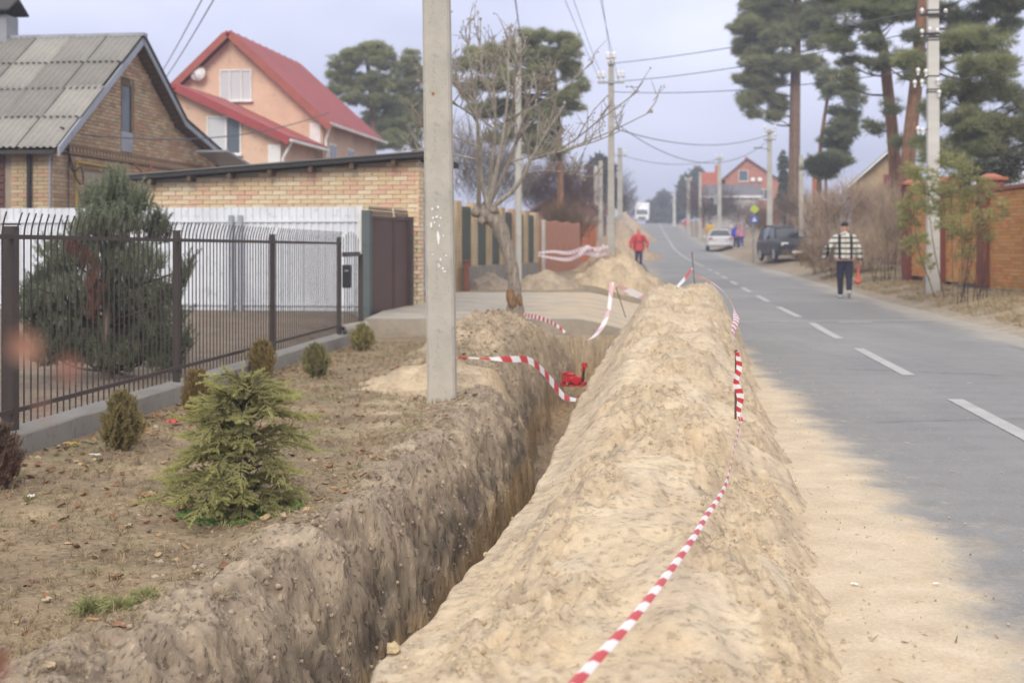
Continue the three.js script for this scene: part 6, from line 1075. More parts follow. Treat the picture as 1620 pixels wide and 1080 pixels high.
// trees further off
function farTree(name, label, cat, d, clumps, o = {}) {
  const xm = clumps.reduce((a, c) => a + c[0], 0) / clumps.length, low = Math.max(...clumps.map((c) => c[1])), top = Math.min(...clumps.map((c) => c[1]));
  const b = V(xat(o.px ?? xm, d), groundY(xat(xm, d), d) - 0.1, -d), t = thing(name, label, cat, b);
  const e = at(o.px ?? xm, mix(top, low, 0.3), d).sub(b); e.y = Math.max(e.y, 0.5);
  part(t, 'trunk', tube([V(0, 0, 0), V(0.05, e.y * 0.5, 0), e], o.w ?? 0.14, 0.04, 7, 6), o.bark ?? M.barkDark);
  crown(t, clumps, d, { dens: 60, geo: G.leafy, c0: [0.05, 0.068, 0.045], c1: [0.12, 0.145, 0.08], deep: 0.8, s: 1, ...o });
  return t;
}
farTree('pine_tree', 'dark green tree beyond the crest right of the truck', 'tree', 236, [[1048, 312, 10, 8], [1040, 325, 14, 10], [1055, 328, 12, 12], [1036, 340, 12, 12], [1050, 345, 18, 12], [1064, 345, 10, 10]], { dens: 16, s: 2.2, deep: 2 });
farTree('pine_tree', 'green tree behind the thin pale pole near the crest', 'tree', 190, [[1100, 275, 8, 7], [1092, 285, 12, 9], [1105, 292, 10, 10], [1080, 300, 8, 9], [1095, 305, 14, 12], [1078, 320, 10, 14], [1092, 330, 14, 14], [1074, 340, 8, 10]], { dens: 18, s: 2.0, deep: 2 });
farTree('cypress_tree', 'slim dark columnar cypress left of the tall straight pine', 'tree', 96, [[1240, 250, 4, 10], [1240, 265, 5, 12], [1241, 285, 6, 14], [1242, 305, 8, 14], [1243, 325, 10, 14], [1236, 318, 7, 12]], { dens: 90, s: 0.8, px: 1241, deep: 0.15 });
farTree('pine_tree', 'dark evergreen with brownish edge on the left below the crest', 'tree', 124, [[950, 253, 10, 6], [940, 262, 12, 10], [958, 270, 14, 12], [945, 285, 16, 14], [965, 295, 14, 16], [935, 300, 14, 14], [950, 318, 22, 14], [975, 320, 12, 18]], { dens: 40, s: 1.3, c0: [0.035, 0.042, 0.026], c1: [0.085, 0.085, 0.05] });
farTree('bare_tree', 'brownish bare tree on the left beside the truck', 'tree', 150, [[985, 295, 10, 14], [990, 315, 14, 16], [983, 335, 14, 16], [998, 330, 8, 14], [1000, 345, 8, 8]], { geo: G.twig, mat: M.twig, dens: 60, s: 1.5, c0: [0.10, 0.075, 0.06], c1: [0.16, 0.125, 0.10] });
farTree('pine_tree', 'small green pine at the foot of the slim dark pine', 'tree', 58, [[1300, 255, 22, 10], [1290, 268, 24, 10], [1312, 272, 20, 10], [1322, 262, 14, 9]], { geo: G.tuft, dens: 110, s: 0.8, c0: [0.04, 0.055, 0.025], c1: [0.10, 0.115, 0.04], deep: 0.4 });
const BARE = { geo: G.twig, mat: M.twig, dens: 200, s: 0.75, upright: 0.8, c0: [0.18, 0.13, 0.105], c1: [0.38, 0.285, 0.225], deep: 0.5 };
function bush(label, d, clumps, o = {}) {
  const xm = clumps.reduce((a, c) => a + c[0], 0) / clumps.length, b = V(xat(xm, d), groundY(xat(xm, d), d), -d), t = thing('bare_bush', label, 'bush', b);
  const st = []; for (let k = 0; k < (o.stems ?? 14); k++) { const [px, py] = clumps[k % clumps.length], e = at(px + rr(-8, 8), py, d + rr(-0.6, 0.6)).sub(b), s = V(e.x * 0.6 + rr(-0.2, 0.2), -0.05, rr(-0.4, 0.4)); s.y = groundY(b.x + s.x, d - s.z) - b.y - 0.05; if (e.y < s.y + 0.2) continue; const m = s.clone().lerp(e, 0.55); m.x = mix(s.x, e.x, 0.35); st.push(tube([s, m, e], 0.009, 0.004, 5, 6)); }
  for (const l of st) part(t, 'stem', l, M.barkDark);
  crown(t, clumps, d, { ...BARE, ...o }, 'twigs');
  if (o.leaf) inst(t, 'dry_leaves', G.leafy[0], M.leaf, fillClumps(clumps, d, b, { dens: o.leaf, c0: o.l0 ?? [0.20, 0.13, 0.04], c1: o.l1 ?? [0.30, 0.20, 0.06], s: 0.14 }));
  return t;
}
bush('big reddish brown thicket in front of the grey roofed house', 42, [[1312, 402, 34, 20], [1360, 412, 46, 16], [1318, 422, 36, 10], [1350, 426, 50, 9], [1400, 424, 36, 10], [1340, 330, 40, 18], [1385, 328, 38, 18], [1310, 335, 30, 18], [1412, 335, 24, 22], [1350, 345, 45, 28], [1300, 360, 40, 26], [1390, 360, 40, 30], [1330, 390, 46, 26], [1395, 400, 34, 24]], { leaf: 26, c0: [0.29, 0.215, 0.165], c1: [0.56, 0.44, 0.34], dens: 190, stems: 18 });
bush('low tawny bush in front of the dark car', 47, [[1290, 408, 22, 10], [1316, 408, 30, 14], [1285, 420, 24, 7], [1305, 422, 30, 8]], { c0: [0.22, 0.145, 0.075], c1: [0.38, 0.27, 0.15], leaf: 30, dens: 330 });
bush('brown bush at the left end of the brick fence', 36, [[1408, 350, 20, 28], [1420, 385, 20, 26], [1395, 405, 28, 20], [1370, 412, 26, 14], [1425, 415, 14, 12]], { leaf: 16, c0: [0.26, 0.195, 0.14], c1: [0.50, 0.39, 0.28], dens: 230 });
bush('brown leafless bushes around the lamp pole', 70, [[1280, 340, 22, 18], [1300, 350, 22, 20], [1285, 365, 26, 16], [1238, 350, 16, 18], [1222, 358, 20, 16], [1200, 352, 20, 16], [1190, 365, 26, 10], [1255, 335, 18, 20], [1262, 360, 18, 18]], { dens: 150, s: 1.0 });
bush('dark bare bushes behind the silver car', 112, [[1150, 330, 16, 20], [1132, 340, 16, 16], [1165, 345, 18, 14], [1118, 345, 12, 12]], { dens: 110, s: 1.3, c0: [0.065, 0.05, 0.05], c1: [0.15, 0.11, 0.10] });
bush('reddish bare shrub left of the thin grey pole', 128, [[1102, 318, 10, 14], [1098, 332, 12, 14], [1110, 335, 10, 12]], { dens: 100, s: 1.4, c0: [0.10, 0.06, 0.06], c1: [0.2, 0.12, 0.11] });
bush('reddish brown bare trees over the orange fence', 66, [[850, 300, 24, 18], [880, 290, 26, 22], [910, 300, 22, 22], [865, 325, 30, 18], [905, 330, 24, 18], [840, 320, 18, 18], [925, 318, 14, 18]], { dens: 170, s: 1.1, c0: [0.16, 0.10, 0.085], c1: [0.30, 0.195, 0.16] });
bush('grey bare tree tops behind the panel fence', 50, [[735, 250, 22, 30], [760, 280, 26, 28], [800, 275, 26, 28], [740, 300, 24, 22], [790, 310, 28, 20], [820, 300, 18, 20]], { dens: 130, s: 1.1, c0: [0.14, 0.12, 0.08], c1: [0.26, 0.225, 0.19] });
bush('dry brown hedge in front of the orange fence', 49, [[868, 362, 14, 18], [925, 365, 12, 14], [880, 355, 16, 16], [895, 365, 20, 18], [912, 362, 14, 16], [885, 378, 20, 12], [905, 382, 20, 10]], { dens: 260, s: 0.8, c0: [0.13, 0.085, 0.05], c1: [0.24, 0.165, 0.10], leaf: 24 });
bush('bare brown bush beside the round pale sign', 92, [[960, 345, 12, 14], [972, 352, 12, 12], [950, 350, 10, 12]], { dens: 60, s: 1.0 });
bush('grey green shrub behind the brick fence end', 33, [[1590, 262, 26, 14], [1560, 268, 22, 12], [1612, 252, 18, 14]], { geo: G.leafy, mat: M.needle, dens: 130, s: 0.5, c0: [0.03, 0.035, 0.02], c1: [0.075, 0.08, 0.04] });
{ // young yellow green larch by the white pole
  const d = 26.2, b = V(xat(1508, d), 0.36, -d), t = thing('young_larch', 'loose yellow green young larch growing against the brick fence', 'tree', b);
  for (const [x0, px, py, dz] of [[0, 1505, 255, 0], [-0.25, 1468, 290, 0.4], [0.22, 1540, 300, -0.1], [-0.45, 1445, 310, 0.5], [0.1, 1520, 330, 0.3]]) { const e = at(px, py, d - dz).sub(b), s = V(x0, -0.05, dz * 0.6); part(t, 'trunk', tube([s, s.clone().lerp(e, 0.5).add(V(x0 * 0.3, 0.1, 0)), e], 0.012, 0.005, 6, 10), M.bark); }
  const cl = [[1500, 258, 26, 14], [1470, 275, 26, 14], [1525, 278, 30, 16], [1450, 300, 20, 14], [1490, 300, 34, 16], [1540, 310, 28, 16], [1460, 325, 22, 16], [1510, 330, 34, 18], [1545, 345, 22, 14], [1445, 350, 20, 16], [1500, 355, 28, 14], [1530, 370, 24, 14], [1450, 380, 16, 16], [1458, 415, 14, 14], [1560, 300, 16, 18], [1438, 330, 16, 18], [1435, 390, 14, 16], [1552, 370, 18, 14], [1448, 270, 18, 12], [1530, 400, 18, 12], [1575, 330, 14, 14]];
  const lm = []; for (const [px, py] of cl) { const e = at(px, py, d + rr(-0.5, 0.4)).sub(b); lm.push(tube([V(e.x * 0.7, Math.max(0.2, e.y - 0.35), e.z * 0.5), e], 0.007, 0.003, 5, 4)); }
  for (const l of lm) part(t, 'limb', l, M.barkDark);
  crown(t, cl, d, { dens: 400, geo: G.tuftFine, c0: [0.18, 0.195, 0.065], c1: [0.45, 0.43, 0.15], deep: 0.45, s: 0.85, thin: 0.8 });
}
bush('thin leafless shrub right of the young larch at the brick fence', 25.4, [[1540, 400, 22, 22], [1525, 420, 18, 14], [1560, 380, 18, 20], [1555, 425, 14, 12]], { dens: 60, s: 0.42, c0: [0.16, 0.11, 0.05], c1: [0.26, 0.19, 0.08], leaf: 8 });
// ---------------------------------------------------------------- pruned bare tree
{
  const d = 18.3, b = V(xat(814, d), groundY(xat(814, d), d) - 0.05, -d), t = thing('bare_tree', 'leafless pruned tree with crooked trunk on the soil mound', 'tree', b);
  const q = (px, py, dz = 0) => at(px, py, d + dz).sub(b);
  const bm = mat([0.33, 0.285, 0.235], { map: 'bark', size: 0.35, bump: 0.012, rough: 0.95, name: 'grey_bark' });
  part(t, 'trunk', tube([V(0.0, 0, 0), q(815, 470), q(811, 430), q(800, 385), q(786, 352), q(770, 338)], 0.16, 0.12, 14, 26, (s) => 0.165 - 0.075 * sm(0, 0.35, s) + 0.03 * sm(0.62, 1, s) + 0.008 * Math.sin(s * 40)), bm);
  part(t, 'trunk_scar', [place(new THREE.SphereGeometry(0.10, 12, 10), ...q(809, 472).add(V(0, 0, 0.105)).toArray(), 0, 0, 0.2, V(0.7, 1.5, 0.45)), place(new THREE.SphereGeometry(0.07, 10, 8), ...q(822, 474).add(V(0, 0, 0.08)).toArray(), 0, 0, 0, V(0.6, 1.3, 0.6))], mat([0.33, 0.20, 0.10], { map: 'bark', size: 0.2, bump: 0.02 }));
  const knob = q(768, 338);
  part(t, 'pruning_knob', [[0, 0, 0, 0.13], [-0.12, 0.02, 0.05, 0.085], [0.1, 0.05, 0.06, 0.08], [-0.05, -0.1, 0.08, 0.07], [0.02, 0.1, -0.05, 0.09]].map(([x, y, z, r]) => ball(r, knob.x + x, knob.y + y, knob.z + z, 1, 0.9, 1, 12, 9)), bm);
  const tips = [[735, 40, 0.3], [776, 70, -0.4], [806, 42, 0.2], [752, 118, 0.9], [846, 118, -0.8], [893, 163, 0.6],  [712, 105, -0.6], [868, 128, 0.4], [937, 97, -0.1], [986, 205, 0.5], [1011, 143, 1.0], [1031, 176, 0.2], [906, 236, -0.6], [652, 190, 0.5], [640, 236, -0.3], [662, 128, 1.0], [925, 285, 0.4], [820, 85, 1.0], [760, 30, -0.9], [688, 55, 0.4]];
  const mains = [];
  const twM = [[0.38, 0.345, 0.295], [0.33, 0.29, 0.245], [0.42, 0.385, 0.33]].map((c) => mat(c, { map: 'bark', size: 0.3, rough: 0.95, name: 'twig_bark' }));
  tips.forEach(([px, py, dz], i) => {
    const e = q(px, py, -dz); let s = knob.clone().add(V(rr(-0.1, 0.1), rr(-0.02, 0.1), rr(-0.08, 0.08)));
    if (i >= 6) { let bd = 1e9; for (const c2 of mains) for (const u of [0.18, 0.28, 0.38, 0.5]) { const p = c2.getPointAt(u), w = p.distanceTo(e) + 0.8 * Math.max(0, p.y - e.y + 0.3) - 0.3 * u; if (w < bd) { bd = w; s = p; } } }
    const L = s.distanceTo(e), out = V(e.x - s.x, 0, e.z - s.z);
    const m1 = s.clone().addScaledVector(out, 0.30).add(V(rr(-0.06, 0.06), 0.16 * (e.y - s.y) + 0.05, 0)), m2 = s.clone().addScaledVector(out, 0.66).add(V(rr(-0.08, 0.08), 0.50 * (e.y - s.y) + 0.05, 0));
    const c = new THREE.CatmullRomCurve3([s, m1, m2, e]), thin = px > 930, r0 = i < 6 ? 0.036 : thin ? 0.013 : 0.008 + 0.0065 * L; if (i < 6) mains.push(c);
    const lim = [tube([s, m1, m2, e], r0, 0.007, 7, 18)];
    for (let k = 0; k < (thin ? 4 : 13); k++) {
      const u = rr(0.3, 0.97), p = c.getPointAt(u), tg = c.getTangentAt(u), l = rr(0.15, 0.62) * (1.15 - u * 0.5), D = tg.clone().multiplyScalar(0.6).add(V(rr(-0.7, 0.7), rr(0.15, 1.25), rr(-0.7, 0.7))).normalize(), e2 = p.clone().addScaledVector(D, l); e2.y += 0.12 * l;
      const mm = p.clone().lerp(e2, 0.5).add(V(rr(-0.04, 0.04), -0.03, rr(-0.04, 0.04)));
      lim.push(tube([p, mm, e2], 0.011, 0.0045, 5, 5));
      for (let z = 0; z < 3; z++) { const p2 = p.clone().lerp(e2, rr(0.35, 1)), e3 = p2.clone().add(V(rr(-0.2, 0.2), rr(0.0, 0.26), rr(-0.2, 0.2))); lim.push(tube([p2, e3], 0.0055, 0.003, 4, 1)); if (rnd() < 0.5) lim.push(ball(0.012, e3.x, e3.y, e3.z, 1, 1.2, 1, 5, 4)); }
    }
    if (rnd() < 0.7) lim.push(ball(0.022, e.x, e.y, e.z, 1, 1.2, 1, 6, 5));
    part(t, 'branch', lim, twM[i % 3]);
  });
}
// ---------------------------------------------------------------- blue green conifer in the yard
{
  const d = 12.9, b = V(xat(170, d), groundY(xat(170, d), d) - 0.03, -d), t = thing('yard_conifer', 'dense blue green conifer in the yard behind the picket fence', 'conifer', b);
  const cl = [[45, 500, 18, 18], [58, 530, 26, 22], [278, 545, 26, 20], [82, 562, 30, 18], [262, 578, 30, 14], [48, 475, 18, 14], [183, 292, 13, 14], [190, 312, 20, 18], [160, 322, 26, 22], [216, 330, 28, 22], [190, 360, 48, 26], [140, 370, 34, 24], [240, 368, 22, 24], [110, 410, 36, 26], [170, 420, 45, 30], [230, 420, 34, 28], [82, 440, 28, 25], [58, 455, 22, 19], [130, 470, 45, 30], [200, 480, 45, 30], [250, 480, 28, 28], [290, 442, 12, 18], [301, 422, 7, 13], [276, 470, 13, 17], [68, 490, 28, 22], [100, 520, 42, 26], [170, 530, 45, 28], [240, 530, 33, 26], [288, 500, 11, 13], [130, 560, 44, 20], [190, 570, 44, 20], [240, 560, 28, 18]];
  part(t, 'trunk', tube([V(0, 0, 0), V(0, 0.9, 0), V(0.08, 1.8, 0)], 0.07, 0.02, 8, 8), M.bark);
  const lm = []; for (const [px, py] of cl) { const e = at(px, py, d + rr(-0.4, 0.4)).sub(b); lm.push(tube([V(0, Math.max(0.1, e.y - 0.25), 0), V(e.x * 0.6, e.y - 0.12, e.z * 0.6), e], 0.018, 0.006, 5, 5)); } for (const l of lm) part(t, 'limb', l, M.barkDark);
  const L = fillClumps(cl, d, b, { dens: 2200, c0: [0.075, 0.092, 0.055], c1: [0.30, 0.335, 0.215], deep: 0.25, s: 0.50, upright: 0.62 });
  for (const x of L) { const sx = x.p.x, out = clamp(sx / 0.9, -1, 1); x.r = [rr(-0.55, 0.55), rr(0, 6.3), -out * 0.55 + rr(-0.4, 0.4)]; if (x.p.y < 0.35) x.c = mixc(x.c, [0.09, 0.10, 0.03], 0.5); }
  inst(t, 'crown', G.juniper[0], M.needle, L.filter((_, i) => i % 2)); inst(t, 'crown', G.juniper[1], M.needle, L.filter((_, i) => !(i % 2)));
  const dead = fillClumps([[148, 455, 7, 26], [150, 490, 6, 22], [118, 398, 14, 8], [135, 420, 7, 12]], d - 0.62, b, { dens: 2600, c0: [0.13, 0.05, 0.03], c1: [0.24, 0.10, 0.06], deep: 0.05, s: 0.4, upright: 0.5 });
  inst(t, 'dead_spray', G.juniper[0], M.needle, dead).userData.label = 'rust red dead foliage on the conifer';
}
// ---------------------------------------------------------------- young spruce in front
{
  const d = 6.28, b = V(xat(386, d), groundY(xat(386, d), d) - 0.01, -d), t = thing('young_spruce', 'small yellow green spruce on the dry lawn beside the trench', 'spruce', b);
  const Ht = 0.66; part(t, 'trunk', tube([V(0, 0, 0), V(0.008, 0.35, 0), V(-0.012, 0.6, 0), V(-0.02, Ht, 0)], 0.018, 0.004, 8, 10), M.barkDark);
  const S = [[], []], stem = [], r = mulberry(61), up = V(0, 1, 0);
  const addShoot = (p, D, s, tt) => { const q = new THREE.Quaternion().setFromUnitVectors(up, D.clone().normalize()).multiply(new THREE.Quaternion().setFromAxisAngle(up, r() * 6.28)); const c = mixc([0.17, 0.145, 0.06], [0.52, 0.51, 0.19], clamp(tt + 0.35 * (r() - 0.5), 0, 1)); S[S[0].length > S[1].length ? 1 : 0].push({ p, q, s, c }); };
  let nb = 0;
  for (let h = 0.04; h < 0.61; h += 0.034) {
    const n = h < 0.5 ? 7 : 5; const a0 = r() * 6.28;
    for (let k = 0; k < n; k++) {
      const az = a0 + k / n * 6.283 + (r() - 0.5) * 0.7, cx = Math.cos(az), cz = Math.sin(az);
      let L = (0.40 * Math.pow(1 - h / 0.68, 0.62) + 0.03) * (0.62 + 0.6 * r()); if (cx > 0.3 && h > 0.06 && h < 0.2) L *= 0.55; if (h < 0.1) L *= 0.8; if (cx > 0.25 && h > 0.12 && h < 0.46 && r() < 0.5) continue; if (r() < 0.22) continue;
      const h0 = h + (r() - 0.5) * 0.05, p0 = V(0, h0, 0), pm = V(cx * L * 0.5, h0 + 0.05 - L * 0.05 * (1 - h) + 0.05 * r(), cz * L * 0.5), pe = V(cx * L, h0 + (h > 0.4 ? 0.09 : 0.05) * (0.2 + 1.2 * r()) - L * 0.22 * r(), cz * L);
      const c = new THREE.CatmullRomCurve3([p0, pm, pe]); stem.push(tube([p0, pm, pe], 0.006, 0.002, 5, 6)); nb++;
      const m = Math.max(5, Math.round(L / 0.020));
      for (let i = 0; i <= m; i++) { const u = 0.22 + 0.78 * i / m, p = c.getPointAt(u), tg = c.getTangentAt(u), side = V(-cz, 0, cx); const sl = 0.75 * (1.15 - 0.55 * u) * (0.7 + 0.6 * r());
        for (const sg of [-1, 1]) { const D = tg.clone().multiplyScalar(0.75).addScaledVector(side, sg * (0.55 + 0.4 * r())).add(V(0, -0.5 + 1.1 * r(), 0)); if (r() < 0.95) addShoot(p, D, sl, u * 0.75 + 0.1); if (L > 0.2 && u > 0.4 && r() < 0.55) { const p2 = p.clone().addScaledVector(D.normalize(), 0.085 * sl * 0.8); addShoot(p2, tg.clone().multiplyScalar(0.6).addScaledVector(side, sg * 0.9 * r()).add(V(0, -0.1 + 0.3 * r(), 0)), sl * 0.8, u * 0.8 + 0.2); } }
      }
      addShoot(pe, c.getTangentAt(1).add(V(0, 0.25, 0)), 0.85, 0.95);
    }
  }
  for (let k = 0; k < 5; k++) addShoot(V(-0.02, Ht - 0.06, 0), V(Math.cos(k * 1.26), 0.7, Math.sin(k * 1.26)), 0.9, 0.8); addShoot(V(-0.02, Ht - 0.04, 0), V(0, 1, 0), 1.0, 0.85);
  // the longer ragged branches on the right
  for (const [px, py, dz] of [[494, 704, 0.05], [490, 660, -0.05], [478, 650, 0.12], [470, 738, 0.1], [455, 618, -0.05]]) { const e = at(px, py, d).sub(b); e.z += dz; const p0 = V(0, Math.max(0.05, e.y - 0.03), 0), pm = V(e.x * 0.5, e.y + 0.02, e.z * 0.5), c = new THREE.CatmullRomCurve3([p0, pm, e]); stem.push(tube([p0, pm, e], 0.006, 0.002, 5, 6)); for (let i = 0; i <= 11; i++) { const u = 0.35 + 0.65 * i / 11, p = c.getPointAt(u), tg = c.getTangentAt(u); for (const sg of [-1, 1]) addShoot(p, tg.clone().add(V(0, -0.45 * r(), sg * 0.7)), 0.7, u * 0.7 + 0.15); } }
  for (const l of stem) part(t, 'branch', l, M.barkDark);
  inst(t, 'needles', G.spruce[0], M.needle, S[0]); inst(t, 'needles', G.spruce[1], M.needle, S[1]);
  // bare brown inside
  const dead = []; for (let k = 0; k < 160; k++) dead.push({ p: V(rr(-0.16, 0.2), rr(0.03, 0.4), rr(-0.16, 0.16)), r: [rr(-1, 1), rr(0, 6), rr(-1, 1)], s: rr(0.06, 0.14), c: [0.14, 0.10, 0.065] }); inst(t, 'dry_twigs', G.twig[0], M.twig, dead);
}
// ---------------------------------------------------------------- little thujas along the plinth
function thuja(label, px, pyBase, d, w, h, c0, c1) {
  const b = V(xat(px, d), groundY(xat(px, d), d), -d), t = thing('thuja_shrub', label, 'shrub', b), L = [];
  part(t, 'stem', tube([V(0, -0.02, 0), V(0.005, h * 0.5, 0), V(0, h * 0.9, 0)], 0.012, 0.004, 6, 6), M.barkDark);
  const n = Math.round(520 * h / 0.3);
  for (let k = 0; k < n; k++) { const y = Math.pow(rnd(), 0.85), a = rr(0, 6.28), R = w / 2 * Math.pow(Math.sin(Math.PI * clamp(0.13 + 0.85 * y, 0, 1)), 0.7) * Math.sqrt(rnd()) * (1 + 0.6 * n2(a * 1.6, y * 5 + px)), p = V(Math.cos(a) * R, y * h * 0.86, Math.sin(a) * R); L.push({ p, r: [rr(-0.3, 0.3) + Math.sin(a) * 0.4, rr(0, 6.28), -Math.cos(a) * 0.4 + rr(-0.3, 0.3)], s: rr(0.6, 1.1) * clamp(h / 0.3, 0.6, 1.1), c: mixc(c0.map((v) => v * 1.9), c1.map((v) => v * 2.1), clamp(0.2 + 0.5 * rnd() + 0.4 * R / w, 0, 1)) }); }
  inst(t, 'foliage', G.thuja[0], M.needle, L.filter((_, i) => i % 2)); inst(t, 'foliage', G.thuja[1], M.needle, L.filter((_, i) => !(i % 2)));
}
thuja('olive brown thuja between the plinth and the young spruce', 192, 712, 8.25, 0.20, 0.33, [0.075, 0.062, 0.02], [0.17, 0.135, 0.045]);
thuja('brown tinged thuja half hidden behind the young spruce', 312, 650, 9.6, 0.17, 0.34, [0.085, 0.055, 0.018], [0.18, 0.125, 0.035]);
thuja('slim golden thuja just behind the tip of the spruce', 414, 590, 12.8, 0.20, 0.34, [0.09, 0.065, 0.02], [0.21, 0.155, 0.045]);
thuja('round olive thuja on the dry lawn right of the spruce tip', 500, 594, 12.9, 0.22, 0.30, [0.075, 0.07, 0.025], [0.17, 0.155, 0.055]);
thuja('loose yellowish thuja in front of the grey pipe', 574, 558, 16.4, 0.26, 0.30, [0.10, 0.085, 0.03], [0.22, 0.19, 0.07]);
thuja('dark dry thuja at the near end of the plinth', -2, 775, 6.9, 0.17, 0.30, [0.05, 0.03, 0.02], [0.11, 0.06, 0.035]);
// ---------------------------------------------------------------- ground cover, litter
{
  const blade = blades(9, 0.075, 0.0035, 0.25, 91, 0.25), S = [];
  for (let k = 0; k < 48000; k++) { const d = 2.9 + 15 * Math.pow(rnd(), 1.35), w = 0.78 + 5.2 * Math.pow(rnd(), 0.9), X = Xr(d) - w; if (X < fenceX(d) + 0.13 || X < -0.42 * d) continue; const den = fbm(X * 1.3 + 5, d * 1.3, 4) + 0.5 * fbm(X * 5, d * 5, 2); if (den < -0.22 + 0.25 * sm(1.1, 0.8, w)) continue; const green = fbm(X * 1.1 + 31, d * 1.1, 3) > 0.2 && d > 5; S.push({ p: V(X, groundY(X, d) - 0.004, -d), r: [rr(-1.2, 1.2), rr(0, 6.28), rr(-1.2, 1.2)], s: rr(0.3, 0.95), c: mixc(green && rnd() < 0.5 ? [0.15, 0.16, 0.06] : [0.19, 0.14, 0.085], [0.40, 0.31, 0.19], rnd()) }); }
  const dg = inst(scene, 'dry_grass', blade, M.leaf, S); dg.userData.label = 'short dry straw coloured grass on the lawn left of the trench';
  const R = []; for (let k = 0; k < 14000; k++) { const d = 14 + 30 * rnd(), u = 3.0 + 5 * Math.pow(rnd(), 1.2), X = Xc(d) + u; if (fbm(X * 0.8, d * 0.4, 3) < -0.05) continue; R.push({ p: V(X, groundY(X, d), -d), r: [rr(-0.5, 0.5), rr(0, 6.28), rr(-0.5, 0.5)], s: rr(0.8, 1.9), c: mixc(rnd() < 0.3 ? [0.15, 0.17, 0.06] : [0.28, 0.2, 0.1], [0.42, 0.33, 0.2], rnd()) }); }
  inst(scene, 'verge_grass', blade, M.leaf, R).userData.label = 'patchy dry grass on the right verge along the road';
  // fallen leaves: small curled sheets
  const leaf = sheet(4, 5, (i, j) => { const u = i / 2 - 1, v = j / 5, w = Math.sin(Math.PI * clamp(v * 0.94 + 0.03, 0, 1)) * 0.42; return { p: [u * w, 0.16 * u * u + 0.22 * (v - 0.5) ** 2 + 0.05 * Math.sin(v * 7 + u), v - 0.5] }; });
  const Lf = []; const hues = [[0.24, 0.12, 0.055], [0.32, 0.19, 0.09], [0.17, 0.09, 0.05], [0.38, 0.27, 0.15], [0.25, 0.12, 0.065], [0.40, 0.32, 0.21]];
  for (let k = 0; k < 1700; k++) { const d = 3 + 14 * Math.pow(rnd(), 1.3); let X; if (rnd() < 0.36) X = fenceX(d) + 0.16 + 0.5 * Math.pow(rnd(), 2); else X = Xr(d) - 0.85 - 3.5 * rnd(); if (X < fenceX(d) + 0.14 || X < -0.42 * d) continue; Lf.push({ p: V(X, groundY(X, d) + 0.006, -d), r: [rr(-0.4, 0.4), rr(0, 6.28), rr(-0.4, 0.4) + (rnd() < 0.4 ? 3.1 : 0)], s: 0.022 + 0.038 * rnd(), c: ((kk, hh) => hh.map((v) => v * kk))(rr(0.75, 1.2), hues[Math.floor(rnd() * 6)]) }); }
  inst(scene, 'fallen_leaves', leaf, M.leaf, Lf).userData.label = 'brown fallen leaves lying on the lawn and along the plinth';
  // sticks
  const Sk = []; for (let k = 0; k < 260; k++) { const d = 3 + 9 * rnd(), X = Xr(d) - 1.0 - 3 * rnd(); if (X < fenceX(d) + 0.2) continue; Sk.push({ p: V(X, groundY(X, d) + 0.006, -d), r: [Math.PI / 2 + rr(-0.15, 0.15), rr(0, 6.28), 0], s: rr(0.05, 0.16), c: [rr(0.10, 0.3), rr(0.08, 0.2), 0.07] }); }
  inst(scene, 'dry_sticks', G.twig[1], M.twig, Sk).userData.label = 'thin dry sticks scattered over the lawn';
  // green weeds round the spruce
  const W = []; for (let k = 0; k < 900; k++) { const a = rr(0, 6.28), q = Math.sqrt(rnd()), X = xat(386, 6.4) + Math.cos(a) * q * 0.30 + 0.02, d = 6.28 + Math.sin(a) * q * 0.30; if (fbm(X * 6, d * 6, 2) < -0.15 && rnd() < 0.7) continue; W.push({ p: V(X, groundY(X, d), -d), r: [rr(-0.5, 0.5), rr(0, 6.28), rr(-0.5, 0.5)], s: rr(0.25, 0.5), c: mixc([0.06, 0.13, 0.03], [0.13, 0.26, 0.05], rnd()) }); }
  inst(scene, 'green_weeds', blades(8, 0.06, 0.014, 0.1, 17, 0.2), M.leaf, W).userData.label = 'bright green low weeds round the foot of the young spruce';
  const tuftG = blades(60, 0.14, 0.004, 0.35, 55, 0.35);
  for (const [lab, px, py, s] of [['green grass tuft on the lawn near the bottom, leftmost of three', 150, 975, 0.8], ['green grass tuft on the lawn near the bottom, middle one', 197, 985, 0.6], ['green grass tuft on the lawn near the bottom, rightmost of three', 236, 962, 0.65]]) { const d = F * (H - 0.02) / (py - HY), X = xat(px, d), t = thing('grass_tuft', lab, 'grass tuft', V(X, groundY(X, d), -d)); const L = []; for (let k = 0; k < 6; k++) L.push({ p: V(rr(-0.03, 0.03), 0, rr(-0.03, 0.03)), r: [rr(-0.3, 0.3), rr(0, 6), rr(-0.3, 0.3)], s: s * rr(0.8, 1.2), c: mixc([0.16, 0.18, 0.06], [0.30, 0.30, 0.12], rnd()) }); part(t, 'blades', L.map((o) => { const g = tint(tuftG.clone(), o.c); return place(g, o.p.x, o.p.y, o.p.z, ...o.r, V(o.s, o.s, o.s)); }), M.leaf); }
  const far = [[862, 418], [1545, 500], [900, 432]];
